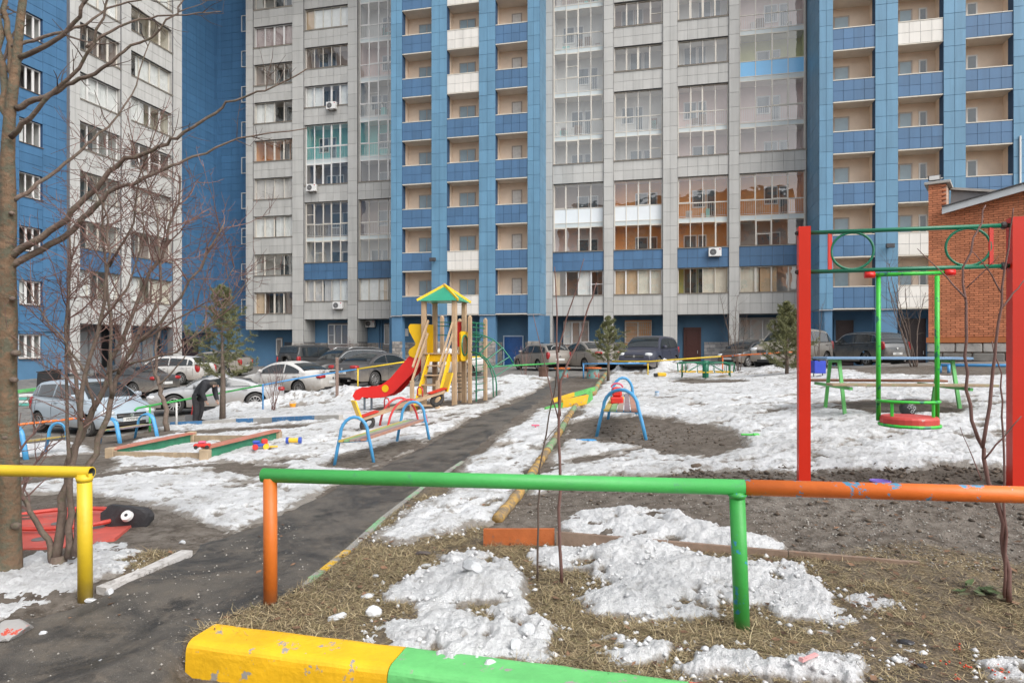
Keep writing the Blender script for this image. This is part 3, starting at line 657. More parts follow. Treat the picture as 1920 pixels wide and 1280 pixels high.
def window(fc, x0, x1, p, rows, nv, room='grey', curt=None, white=False, rail=False, depth=1.25, inner=True, label=None, extra_t=None, rz=None):
    """rows: list of (z0, z1, kind) kind in glass/white/blue/slab ; one framed opening with its panes"""
    fm = MB(); z0 = rows[0][0]; z1 = rows[-1][1]; t = 0.045 if not white else 0.06
    fm.box(x0, x0 + t, p - 0.03, p + 0.04, z0, z1); fm.box(x1 - t, x1, p - 0.03, p + 0.04, z0, z1)
    xs = [x0 + (x1 - x0) * i / nv for i in range(nv + 1)]
    for i in range(1, nv): fm.box(xs[i] - t * 0.5, xs[i] + t * 0.5, p - 0.034, p + 0.036, z0 + 0.005, z1 - 0.005)
    for k, (a, b, kd) in enumerate(rows): fm.box(x0 + 0.004, x1 - 0.004, p - 0.026, p + 0.03, a - (t * 0.5 if k else 0), a + t * (0.5 if k else 1.0))
    fm.box(x0 + 0.004, x1 - 0.004, p - 0.028, p + 0.032, z1 - t, z1)
    # a few heavier opening sashes
    for (a, b, kd) in rows:
        if kd == 'glass' and b - a > 1.0:
            for i in range(nv):
                if rng.random() < (0.6 if white else 0.3):
                    q = 0.05
                    fm.box(xs[i] + q * 0.4, xs[i] + q * 1.4, p - 0.042, p + 0.01, a + 0.03, b - 0.03); fm.box(xs[i + 1] - q * 1.4, xs[i + 1] - q * 0.4, p - 0.042, p + 0.01, a + 0.03, b - 0.03)
                    fm.box(xs[i] + q, xs[i + 1] - q, p - 0.041, p + 0.01, a + 0.03, a + 0.03 + q); fm.box(xs[i] + q, xs[i + 1] - q, p - 0.041, p + 0.01, b - 0.03 - q, b - 0.03)
                    if rng.random() < 0.12: fm.box(xs[i] + q, xs[i + 1] - q, p - 0.04, p + 0.01, a + (b - a) * 0.45, a + (b - a) * 0.45 + 0.04)
    win = fm.build('window', m_framew if white else m_frame, fc.root)
    for (a, b, kd) in rows:
        me = {'glass': PANE, 'white': WP, 'blue': BP, 'slab': SP}[kd]
        for i in range(nv): inst(me, 'pane', win, ((xs[i] + xs[i + 1]) / 2, p + 0.002, (a + b) / 2), (0, 0, R(rng.uniform(-0.5, 0.5))), (xs[i + 1] - xs[i] - 0.01, 1, b - a - 0.01))
    # what stands behind the glass
    lev = [(z0 - 0.25 if len(rows) == 1 else z0 - 1.0, z0 + 1.8)]
    for k, (a, b, kd) in enumerate(rows):
        if kd == 'slab' and k + 1 < len(rows): lev.append((b, b + 2.75))
    for li, (fl, ce) in enumerate(lev):
        rm = room if isinstance(room, str) else room[li % len(room)]
        ce = min(ce, fl + 2.75, z1 + 0.1) if li == len(lev) - 1 else min(ce, fl + 2.75)
        q = MB(); y0, y1 = p + 0.07, p + depth; mi = 0
        q.quad((x0, y1, fl), (x1, y1, fl), (x1, y1, ce), (x0, y1, ce), 0)
        q.quad((x0, y0, fl), (x0, y1, fl), (x0, y1, ce), (x0, y0, ce), 0); q.quad((x1, y1, fl), (x1, y0, fl), (x1, y0, ce), (x1, y1, ce), 0)
        q.quad((x0, y1, ce), (x1, y1, ce), (x1, y0, ce), (x0, y0, ce), 2); q.quad((x0, y0, fl), (x1, y0, fl), (x1, y1, fl), (x0, y1, fl), 0)
        if inner:
            w = x1 - x0; a = x0 + w * rng.choice((0.12, 0.3, 0.42)); bw = min(w * 0.5, 1.5)
            zi = fl + (0.9 if len(rows) > 1 else 0.35)
            for (c0, c1, zz) in ((a, a + bw * 0.58, zi), (a + bw * 0.62, a + bw, fl + 0.1)):
                q.box(c0, c1, y1 - 0.05, y1 - 0.003, zz, fl + 2.1, 1); q.box(c0 + 0.07, c1 - 0.07, y1 - 0.058, y1 - 0.045, zz + 0.08, fl + 2.02, 3)
        q.build('loggia', [m_wall[rm], m_framew, m_ceil, m_glassd], win)
        if rail and (li > 0):
            g = MB(); g.box(x0 + 0.03, x1 - 0.03, p + 0.12, p + 0.15, fl + 1.02, fl + 1.06); g.box(x0 + 0.03, x1 - 0.03, p + 0.12, p + 0.15, fl + 0.12, fl + 0.15)
            n = int((x1 - x0) / 0.14)
            for i in range(n + 1): xx = x0 + 0.05 + (x1 - x0 - 0.1) * i / n; g.box(xx - 0.008, xx + 0.008, p + 0.128, p + 0.142, fl + 0.15, fl + 1.02)
            g.build('railing', m_framew, win)
        if rng.random() < 0.45 and len(rows) > 1:   # household things on the loggia floor
            g = MB()
            for i in range(rng.randint(2, 5)):
                xx = rng.uniform(x0 + 0.1, x1 - 0.5); ww = rng.uniform(0.2, 0.5); hh = rng.uniform(0.3, 0.95)
                g.box(xx, xx + ww, p + 0.35, p + 0.7, fl + 0.01, fl + hh, rng.randint(0, 2))
            g.build('stored_boxes', [m_sill, CURT[2], m_wall['teal']], win)
    if curt is not None:
        for (f0, f1, ci) in curt:
            w = (x1 - x0) * (f1 - f0); cb = curtain_mesh(w, z0 + 0.05, z1 - 0.05, None)
            cb.build('curtain', CURT[ci], win, loc=(x0 + (x1 - x0) * f0, p + 0.1, 0), smooth=True)
    return win
def ac_unit(fc, px, py, p, name='air_conditioner', label=None, w=0.8, h=0.55):
    x = fc.S(px, p); z = fc.Z(px, py, p)
    X, Y = fc.X(x, p), fc.Y(x, p)
    t = thing(name, label, 'air conditioner', (X, Y, z - h / 2), fc.ang, 'air conditioners on the facade')
    MB().bev(-w / 2, w / 2, -0.42, -0.12, 0, h, 0.02).build('casing', M('ac_white', (0.74, 0.73, 0.71), 0.4, 0.06, 3), t)
    g = MB(); fr = -0.425
    for r_ in (0.05, 0.1, 0.15, 0.2):
        g.tube([(-0.12 + r_ * math.cos(a * 0.449), fr, h / 2 + r_ * math.sin(a * 0.449)) for a in range(14)], 0.006, 4, closed=True)
    for a in range(4): g.tube([(-0.12 - 0.2 * math.cos(a * 0.785), fr, h / 2 - 0.2 * math.sin(a * 0.785)), (-0.12 + 0.2 * math.cos(a * 0.785), fr, h / 2 + 0.2 * math.sin(a * 0.785))], 0.006, 4)
    g.build('fan_grille', M('ac_grille', (0.35, 0.35, 0.35), 0.5), t)
    MB().lathe([(0.0, -0.4215), (0.21, -0.4215), (0.21, -0.419)], 18, axis='y', mat=Matrix.Translation((-0.12, 0, h / 2))).build('fan_recess', M('ac_dark', (0.05, 0.05, 0.055), 0.6), t)
    for sx in (-0.25, 0.25):
        MB().box(sx - 0.02, sx + 0.02, -0.42, -0.001, -0.04, -0.002).build('bracket', m_sill, t)
    MB().bev(w / 2 - 0.14, w / 2 - 0.06, -0.424, -0.415, h * 0.75, h * 0.9, 0.004).build('badge', M('badge_red', (0.5, 0.03, 0.05), 0.5), t)

# ------------------------------------------------------------------ main tower block
root = thing('apartment_tower', 'tall grey and blue panelled apartment tower with stacked blue balconies filling the background', 'building', (0, 44.3, 0), -TH)
A = Fac(root, 0, 44.3, -TH)
class Trim:
    def __init__(s, root): s.r = root; b = MB(); b.box(-0.5, 0.5, -0.5, 0.5, -0.5, 0.5); s.me = [b.mesh('sill', m_trim), b.mesh('sill', m_sill)]
    def box(s, x0, x1, y0, y1, z0, z1, mi=0): inst(s.me[mi], 'sill' if mi else 'belt_trim', s.r, ((x0 + x1) / 2, (y0 + y1) / 2, (z0 + z1) / 2), (0, 0, 0), (x1 - x0, y1 - y0, z1 - z0))
wall = MB(); trim = Trim(root); ZT = 33.1
PL, PR, PB2 = 3.5, 2.2, -1.05
def backing(x0, x1, y0, y1, z0, z1, mi=0): wall.box(x0, x1, y0, y1, z0, z1, mi)
def pilaster(fc, px0, px1, p, col, z0, z1, th=0.95, dep=0.5, nw=None, mi=0, tw=0.55):
    a, b = fc.S(px0, p), fc.S(px1, p)
    backing(a, b, p + 0.016, p + dep, z0, z1, mi); fc.tiles(a, b, z0, z1, p, col, tw, th, nw=nw)
    return a, b
def belt(fc, a, b, p, col, z0, z1, mi=0):
    backing(a, b, p + 0.016, p + 0.3, z0, z1, mi); fc.tiles(a, b, z0, z1, p, col, 0.66, 0.6)
    trim.box(a - 0.02, b + 0.02, p - 0.07, p + 0.30, z1 + 0.002, z1 + 0.035)
RO = {'C1': ['mauve', 'orange', 'dark', 'grey', 'cream', 'orange', 'brown', 'brown', 'grey']}
def level_rows(kind, z):
    if kind == 1: return [(z, z + 1.75, 'glass')]
def stack(fc, px0, px1, p, spec, nv, z0=5.1, bottom=3.75, opts=None):
    """spec: list of storey groups, 1 = single window, n>1 = glazed through n storeys"""
    opts = opts or {}
    a, b = fc.S(px0, p), fc.S(px1, p); pw = p + 0.32; pb = p + 0.10
    belt(fc, a, b, pb, opts.get('bottomcol', 'grey'), bottom, z0)
    k = 0; z = z0
    for gi, n in enumerate(spec):
        rows = [(z, z + 1.72, 'glass')]
        for j in range(1, n):
            zz = z + 3.0 * j
            rows += [(zz - 1.28, zz - 0.98, 'slab'), (zz - 0.98, zz, opts.get('lower', {}).get(k + j, 'glass')), (zz, zz + 1.72, 'glass')]
        rm = opts.get('rooms', {}); rooms = [rm.get(k + j) or rng.choice(['grey', 'brown', 'pink', 'cream', 'grey', 'dark']) for j in range(n)]
        cu = opts.get('curt', {}).get(k)
        window(fc, a + 0.05, b - 0.05, pw, rows, nv, rooms if n > 1 else rooms[0], cu, white=(k in opts.get('white', ())), rail=True)
        # side reveals of the opening and the sill
        wall.box(a, a + 0.05, pb + 0.02, pw + 0.06, z, rows[-1][1], 2); wall.box(b - 0.05, b, pb + 0.02, pw + 0.06, z, rows[-1][1], 2)
        trim.box(a - 0.02, b + 0.02, pb - 0.10, pw - 0.03, z + 0.036, z + 0.055, 1)
        zt = rows[-1][1]; k += n
        znext = z0 + 3.0 * k
        col = 'dblue' if (k == 1 and opts.get('blue1', True)) else 'grey'
        belt(fc, a, b, pb, col, zt, znext); z = znext
    return a, b
# left grey bay
pilaster(A, 461, 474, PL, 'grey', 2.98, ZT); pilaster(A, 548, 569, PL - 0.02, 'grey', 0.1, ZT, nw=1); pilaster(A, 652, 670, PL - 0.02, 'grey', 0.1, ZT, nw=1)
stack(A, 474, 548, PL, [1] * 9, 4, z0=4.2, bottom=2.98, opts=dict(blue1=False, rooms={0: 'brown', 1: 'grey', 2: 'cream', 3: 'cream', 4: 'orange', 5: 'dark', 6: 'brown', 7: 'brown', 8: 'grey'},
      curt={0: [(0, 0.24, 3)], 2: [(0, 0.48, 0), (0.52, 1, 0)], 3: [(0, 1, 2)], 5: [(0, 0.5, 0)], 7: [(0, 1, 4)]}, white=(7,)))
stack(A, 569, 652, PL, [1, 2, 2, 1, 1, 1, 1], 5, opts=dict(rooms={0: 'grey', 1: 'grey', 2: 'dark', 3: 'dark', 4: 'teal', 5: 'brown', 6: 'brown', 7: 'grey'}, curt={0: [(0, 0.4, 2), (0.42, 0.62, 2), (0.62, 1, 0)], 5: [(0, 0.4, 0), (0.8, 1, 0)], 7: [(0, 0.2, 3), (0.2, 1, 0)]}, white=(3, 5)))
stack(A, 670, 744, PL, [1, 2, 6], 4, opts=dict(rooms={0: 'cream', 1: 'grey', 2: 'brown', 3: 'dark', 4: 'teal', 5: 'grey', 6: 'pink', 7: 'grey'}, curt={0: [(0, 0.62, 0), (0.62, 0.75, 3)]}, white=(3,)))
# right grey bay
pilaster(A, 1019, 1036, PR, 'grey', 0.2, ZT, nw=1); pilaster(A, 1132, 1150, PR - 0.02, 'grey', 0.2, ZT, nw=1); pilaster(A, 1243, 1270, PR - 0.02, 'grey', 0.2, ZT, nw=2); pilaster(A, 1367, 1386, PR - 0.02, 'grey', 0.2, ZT, nw=1)
stack(A, 1036, 1132, PR, [1, 2, 6], 4, opts=dict(lower={2: 'white'}, rooms={0: 'brown', 1: 'pink', 2: 'brown', 3: 'grey', 4: 'grey', 5: 'grey', 6: 'grey'}, white=(0,), curt={0: [(0.0, 0.12, 3), (0.5, 0.74, 0)]}))
stack(A, 1150, 1243, PR, [1, 2, 2, 1, 1, 1, 1], 4, opts=dict(lower={2: 'white'}, rooms={0: 'orange', 1: 'orange', 2: 'orange', 3: 'grey', 4: 'grey', 5: 'grey', 6: 'brown'}, white=(0,), curt={0: [(0, 0.5, 3), (0.5, 1, 1)]}))  # orange rooms behind the two-storey glazing imitate a warm reflection in the panes
stack(A, 1270, 1367, PR, [1, 2, 2, 1, 1, 1, 1], 4, opts=dict(rooms={0: 'olive', 1: 'orange', 2: 'orange', 3: 'pink', 4: 'pink', 5: 'grey', 6: 'grey'}, curt={0: [(0.5, 0.98, 1)]}))  # orange walls of the two-storey glazing paint in the mirrored brick house
stack(A, 1386, 1512, PR, [1, 2, 6], 4, opts=dict(lower={5: 'blue'}, rooms={0: 'grey', 1: 'brown', 2: 'orange', 3: 'pink', 4: 'pink', 5: 'olive', 6: 'pink'}, curt={0: [(0, 0.3, 1), (0.32, 0.58, 3)]}))  # orange upper loggia wall stands in for warm reflection on the glass
# blue balcony bays
def balcony_col(px0, px1, p, wins, whites=(), k1=9, name='balcony'):
    a, b = A.S(px0, p), A.S(px1, p); D = 1.2
    q = MB(); H0 = 1.27
    q.quad((a, p + D, 0.06), (b, p + D, 0.06), (b, p + D, 2.98), (a, p + D, 2.98), 0)
    q.quad((a, p + 0.02, 0.06), (a, p + D, 0.06), (a, p + D, 2.98), (a, p + 0.02, 2.98), 0); q.quad((b, p + D, 0.06), (b, p + 0.02, 0.06), (b, p + 0.02, 2.98), (b, p + D, 2.98), 0)
    q.quad((a, p + D, 2.98), (b, p + D, 2.98), (b, p + 0.05, 2.98), (a, p + 0.05, 2.98), 1); q.box(a, b, p + 0.05, p + D, 0.0, 0.06, 1)
    me = q.mesh('balcony', [m_plaster, m_ceil])
    pr = MB(); pr.box(a, b, p + 0.05, p + 0.14, 0.05, H0); prm = pr.mesh('parapet_core', m_jblue)
    cp = MB(); cp.box(a - 0.01, b + 0.01, p - 0.0, p + 0.17, H0 + 0.001, H0 + 0.05); cpm = cp.mesh('cap_rail', m_trim)
    se = MB(); se.box(a, b, p - 0.005, p + 0.05, -0.03, 0.03); sem = se.mesh('slab_edge', m_trim)
    wm = []
    for (w0, w1, zb, fm, gm) in wins:
        c0, c1 = A.S(w0, p + D), A.S(w1, p + D); c0 = max(c0, a + 0.02); c1 = min(c1, b - 0.02)
        f = MB(); f.box(c0, c1, p + D - 0.06, p + D - 0.002, zb, 2.5); wmid = (c0 + c1) / 2
        g = MB()
        if c1 - c0 > 1.0:
            g.box(c0 + 0.06, wmid - 0.03, p + D - 0.07, p + D - 0.055, zb + 0.06, 2.44); g.box(wmid + 0.03, c1 - 0.06, p + D - 0.07, p + D - 0.055, zb + 0.06, 2.44)
        else: g.box(c0 + 0.08, c1 - 0.08, p + D - 0.07, p + D - 0.055, zb + 0.08, 2.42)
        wm.append((f.mesh('balcony_window', fm), g.mesh('pane', gm)))
    for k in range(k1):
        z = 3.8 + 3.0 * k
        bo = inst(me, 'balcony', root, (0, 0, z))
        inst(prm, 'parapet_wall', bo); inst(cpm, 'cap_rail', bo); inst(sem, 'slab_edge', bo)
        for f, g in wm:
            inst(f, 'balcony_window', bo); inst(g, 'pane', bo)
        A.tiles(a, b, z + 0.05, z + H0, p + 0.034, 'white' if k in whites else 'dblue', nw=max(2, round((b - a) / 0.62)), nh=2)
gb = m_glassb; fb = M('balcony_door_frame', (0.36, 0.31, 0.27), 0.5)
balcony_col(754, 809, 0.0, [(786, 816, 0.1, fb, gb)])
balcony_col(838, 898, 0.0, [(862, 892, 0.1, fb, gb)], whites=(0, 1, 5, 6, 7))
balcony_col(929, 989, 0.0, [(960, 979, 0.1, fb, M('balcony_door_white', (0.55, 0.53, 0.50), 0.4))])
balcony_col(1562, 1641, PB2, [(1562, 1592, 0.1, fb, gb)])
balcony_col(1684, 1769, PB2, [(1684, 1710, 0.1, fb, gb), (1722, 1738, 0.5, m_framew, m_glassd)], whites=(0, 1, 5))
balcony_col(1811, 1900, PB2, [(1811, 1832, 0.3, m_framew, m_glassd)])
for (x0, x1, p, nw) in ((733, 754, 0, 2), (809, 838, 0, 2), (898, 929, 0, 2), (989, 1012, 0, 2), (1536, 1562, PB2, 2), (1641, 1684, PB2, 2), (1769, 1811, PB2, 2), (1900, 1990, PB2, 4)):
    pilaster(A, x0, x1, p - 0.03, 'lblue', 3.8, ZT, 0.92, 0.6, nw, mi=1)
    a, b = A.S(x0, p), A.S(x1, p); wall.box(a + 0.03, b - 0.03, p + 0.05, p + 0.6, 2.0, 3.795, 3)
    wall.box(a - 0.01, b + 0.01, p - 0.06, p + 0.6, 3.72, 3.79, 4)
# returns of the blue bays
sr = A.S(1012, 0.0); wall.box(sr - 0.3, sr - 0.016, 0.61, PR + 0.4, 3.8, ZT, 1); A.tiles(0.0, PR, 3.8, ZT, sr, 'lblue', 0.75, 0.92, o=1)
sl = A.S(1536, PB2); wall.box(sl + 0.016, sl + 0.3, PB2 + 0.58, PR + 0.4, 3.8, ZT, 1); A.tiles(PB2, PR + 0.3, 3.8, ZT, sl, 'lblue', 0.8, 0.92, o=-1)
wall.box(sl + 0.02, sl + 0.3, PB2 + 0.05, PR + 0.4, 1.9, 3.79, 3); wall.box(sr - 0.3, sr - 0.02, 0.1, PR + 0.3, 1.9, 3.79, 3)
# blue recess between the tower and the wing
RB = 5.5
a, b = A.S(395, RB), A.S(476, RB)
wall.box(a, b, RB + 0.016, RB + 0.4, 0, ZT, 1); A.tiles(a, b, 3.2, ZT, RB, 'wblue', 1.1, 0.6); wall.box(a, b, RB - 0.02, RB + 0.015, 0, 3.19, 3)
for k in range(1, 10):
    x0, x1 = A.S(453, RB - 0.02), A.S(476, RB - 0.02)
    window(A, x0, x1, RB - 0.05, [(1.3 + 2.93 * k, 1.3 + 2.93 * k + 1.35, 'glass')], 2, 'grey', None, white=True, depth=0.045 + 0.03, inner=False)
# ground floor: recessed wall, piers, stone, doors
gf = 1.7
def gwall(px0, px1, p, mat, z0=0.0, z1=3.74):
    a, b = A.S(px0, p), A.S(px1, p); w = MB(); w.box(a, b, p, p + 0.3, z0, z1); return w.build('ground_floor_wall', mat, root), a, b
gwall(450, 560, PL + gf, m_bpaint, 0, 2.97); gwall(555, 760, PL + gf, m_bpaint); gwall(730, 1030, gf, m_bdark); gwall(1008, 1530, PR + gf, m_bdark); gwall(1500, 2000, PB2 + gf, m_bpaint)
wall.box(A.S(461, PL), A.S(560, PL), PL + 0.31, PL + gf + 0.2, 2.975, 3.1, 4); wall.box(A.S(555, PL), A.S(748, PL), PL + 0.42, PL + gf + 0.2, 3.745, 3.9, 4)
wall.box(A.S(733, 0), sr, 0.61, gf + 0.2, 3.745, 3.79, 4); wall.box(sr, A.S(1512, PR), PR + 0.42, PR + gf + 0.2, 3.745, 3.9, 4); wall.box(A.S(1536, PB2), A.S(1990, PB2), PB2 + 0.61, PB2 + gf + 0.2, 3.745, 3.79, 4)
st = MB(); st2 = MB()
def stones(mb, x0, x1, y, z0, z1, o=0):
    zz = z0; r = 0
    while zz < z1 - 0.08:
        h = min(0.24, z1 - zz); xx = x0 - (r % 2) * 0.22
        while xx < x1:
            w = rng.uniform(0.36, 0.55); a, b = max(xx, x0) + 0.008, min(xx + w, x1) - 0.008
            if b - a > 0.05:
                d = rng.uniform(0.035, 0.08)
                if o == 0: mb.bev(a, b, y - d, y + 0.02, zz + 0.007, zz + h - 0.007, 0.015)
                else: mb.bev(y - 0.02, y + d, a, b, zz + 0.007, zz + h - 0.007, 0.015)
            xx += w
        zz += h; r += 1
for (x0, x1) in ((548, 569), (652, 670)):
    a, b = A.S(x0, PL), A.S(x1, PL); wall.box(a, b, PL + 0.02, PL + gf, 0, 3.73, 0); A.tiles(PL + 0.05, PL + gf, 2.0, 3.73, b + 0.016, 'grey', 0.6, 0.85, o=1); stones(st, a, b, PL - 0.03, 0, 2.0); stones(st, PL, PL + gf, b + 0.03, 0, 2.0, 1)
for (x0, x1) in ((1019, 1036), (1132, 1150), (1243, 1270), (1367, 1386)):
    a, b = A.S(x0, PR), A.S(x1, PR); wall.box(a, b, PR + 0.51, PR + 0.75, 0, 3.73, 0); stones(st, a, b, PR - 0.03, 0.1, 1.98)
for (x0, x1) in ((735, 754), (809, 838), (898, 929), (989, 1012)):
    a, b = A.S(x0, 0), A.S(x1, 0); wall.box(a + 0.02, b - 0.02, 0.06, 0.6, 0, 1.99, 3); stones(st, a, b, 0.05, 0.1, 2.0)
for (x0, x1) in ((1536, 1562), (1641, 1684), (1769, 1811), (1900, 1990)):
    a, b = A.S(x0, PB2), A.S(x1, PB2); wall.box(a + 0.02, b - 0.02, PB2 + 0.06, PB2 + 0.6, 0, 1.99, 3); stones(st, a, b, PB2 + 0.05, 0.2, 1.7)
for (x0, x1, p, mb) in ((572, 653, PL + gf, st), (670, 740, PL + gf, st), (1010, 1270, PR + gf, st), (1320, 1380, PR + gf, st2), (1386, 1500, PR + gf, st2), (755, 800, gf, st), (985, 1012, gf, st), (898, 942, gf, st)):
    stones(mb, A.S(x0, p), A.S(x1, p), p, 0.1, 1.95)
o_ = st.build('stone_cladding', m_stone, root); o_['kind'] = 'stuff'; o_ = st2.build('stone_cladding', m_lav, root); o_['kind'] = 'stuff'
def gwin(px0, px1, py0, py1, p, nv, white=True, curt=None, room='dark', grille=None):
    x0, x1 = A.S(px0, p), A.S(px1, p); pm = (px0 + px1) / 2; z1, z0 = A.Z(pm, py0, p), A.Z(pm, py1, p)
    bk = MB(); bk.box(x0 - 0.02, x1 + 0.02, p - 0.10, p - 0.085, z0, z1); 
    w = window(A, x0, x1, p - 0.16, [(z0, z1, 'glass')], nv, room, None, white=white, depth=0.075, inner=False)
    if curt is not None: MB().box(x0 + 0.05, x0 + (x1 - x0) * curt[0], p - 0.115, p - 0.095, z0 + 0.06, z1 - 0.06).build('blind', CURT[curt[1]], w)
    if grille:
        g = MB(); n = int((x1 - x0) / 0.13)
        for i in range(n + 1): xx = x0 + (x1 - x0) * i / n; g.box(xx - 0.01, xx + 0.01, p - 0.24, p - 0.22, z0, z1)
        for f in (0.03, 0.33, 0.66, 0.97): g.box(x0, x1, p - 0.245, p - 0.225, z0 + (z1 - z0) * f - 0.01, z0 + (z1 - z0) * f + 0.01)
        for i in range(n):
            xx = x0 + (x1 - x0) * (i + 0.5) / n
            for f in (0.18, 0.5, 0.82): g.tube([(xx + 0.05 * math.cos(a * 0.785), p - 0.235, z0 + (z1 - z0) * f + 0.09 * math.sin(a * 0.785)) for a in range(8)], 0.009, 4, closed=True)
        g.build('window_grille', grille, w)
    return w
gwin(617, 655, 608, 646, PL + gf, 3); gwin(722, 742, 608, 646, PL + gf, 2); gwin(520, 531, 635, 666, PL + gf, 1)
gwin(1057, 1105, 603, 646, PR + gf, 3, curt=(0.34, 0), room='brown'); gwin(1172, 1222, 603, 643, PR + gf, 2, room='orange', grille=M('grille_tan', (0.50, 0.43, 0.36), 0.6), white=False)
gwin(1386, 1450, 598, 642, PR + gf, 3, room='grey'); gwin(1440, 1470, 598, 642, PR + gf, 2, room='brown')
def gdoor(px0, px1, py0, p, mat, fmat, z0=0.22):
    x0, x1 = A.S(px0, p), A.S(px1, p); z1 = A.Z((px0 + px1) / 2, py0, p)
    f = MB(); f.box(x0 - 0.08, x0, p - 0.1, p - 0.002, z0, z1 + 0.08); f.box(x1, x1 + 0.08, p - 0.1, p - 0.002, z0, z1 + 0.08); f.box(x0, x1, p - 0.1, p - 0.002, z1, z1 + 0.08)
    d = MB(); d.bev(x0 + 0.005, x1 - 0.005, p - 0.08, p - 0.02, z0, z1 - 0.005, 0.01)
    for (q0, q1) in ((0.1, 0.46), (0.54, 0.92)): d.bev(x0 + (x1 - x0) * 0.12, x1 - (x1 - x0) * 0.12, p - 0.095, p - 0.075, z0 + (z1 - z0) * q0, z0 + (z1 - z0) * q1, 0.012)
    do = d.build('door', mat, root); f.build('door_frame', fmat, do)
    MB().tube([(x1 - 0.15, p - 0.14, z0 + 0.95), (x1 - 0.15, p - 0.14, z0 + 1.15)], 0.015, 6).build('handle', m_framew, do)
gdoor(946, 980, 631, gf, M('bright_blue_door', (0.016, 0.085, 0.27), 0.35), M('door_frame_pale', (0.42, 0.52, 0.62), 0.5)); gdoor(1284, 1312, 616, PR + gf, M('brown_door', (0.075, 0.025, 0.02), 0.4), M('brown_door_frame', (0.09, 0.035, 0.028), 0.5))
gdoor(534, 549, 641, PL + gf, M('grey_steel_door', (0.06, 0.075, 0.095), 0.4), m_bpaint); gdoor(1566, 1600, 600, PB2 + gf, M('dark_brown_door', (0.035, 0.02, 0.02), 0.4), m_bdark); gdoor(1688, 1735, 597, PB2 + gf, M('dark_brown_door', (0.035, 0.02, 0.02), 0.4), m_bdark)
# intercom, notices by the entrance, downpipes
MB().box(A.S(757, gf - 0.1), A.S(765, gf - 0.1), gf - 0.03, gf - 0.01, A.Z(760, 630, gf), A.Z(760, 616, gf)).build('notice_board', m_framew, root)
MB().bev(A.S(537, PL + gf), A.S(541, PL + gf), PL + gf - 0.13, PL + gf - 0.101, 1.25, 1.55, 0.01).build('intercom', m_framew, root)
for px in (711, 716): MB().tube([(A.S(px, PL + gf - 0.1), PL + gf - 0.1, 0.1), (A.S(px, PL + gf - 0.1), PL + gf - 0.1, 3.7)], 0.04, 8).build('downpipe', m_bpaint, root)
xx = A.S(1913, PB2 - 0.1); MB().tube([(xx, PB2 - 0.1, 5), (xx, PB2 - 0.1, A.Z(1913, 256, PB2))], 0.05, 8).build('downpipe', m_framew, root)
for px, py, p in ((1665, 465, PB2), (815, 490, 0)):
    x, z = A.S(px, p), A.Z(px, py, p); g = MB(); g.box(x - 0.02, x + 0.02, p - 0.35, p - 0.03, z - 0.02, z + 0.02); g.bev(x - 0.22, x + 0.22, p - 0.5, p - 0.3, z - 0.05, z + 0.2, 0.02); g.build('flood_lamp', M('lamp_dark', (0.05, 0.05, 0.055), 0.4), root)
wall.box(A.S(470, 8), A.S(1990, 8), 7.2, 9.0, 0, ZT - 0.1, 0)
wall.box(A.S(461, PL), A.S(461, PL) + 0.3, PL + 0.55, RB + 0.5, 2.98, ZT, 0)
wall.build('wall', [m_joint, m_jblue, M('reveal_grey', (0.40, 0.39, 0.37), 0.7), m_bpaint, M('soffit', (0.30, 0.33, 0.36), 0.8)], root)
MB().box(A.S(461, PL) - 0.4, A.S(1990, 0), -1.2, 9.2, ZT, ZT + 0.5).build('roof', m_joint, root)
A.flush_panels({'grey': m_grey, 'lblue': m_lblue, 'dblue': m_dblue, 'white': m_white, 'wblue': m_wblue})
for px, py, p, lb in ((625, 201, PL + 0.1, 'white air conditioner just under the fifth storey window of the left grey bay'), (588, 354, PL + 0.1, 'white air conditioner on the grey belt above the two storey dark glazing'), (637, 573, PL + 0.1, 'white air conditioner lowest on the left grey bay, red badge'),
                      (697, 607, PL + gf, 'white air conditioner on the recessed blue wall behind the cars'), (1340, 474, PR + 0.1, 'white air conditioner on the dark blue belt of the right grey bay')):
    ac_unit(A, px, py, p, label=lb)

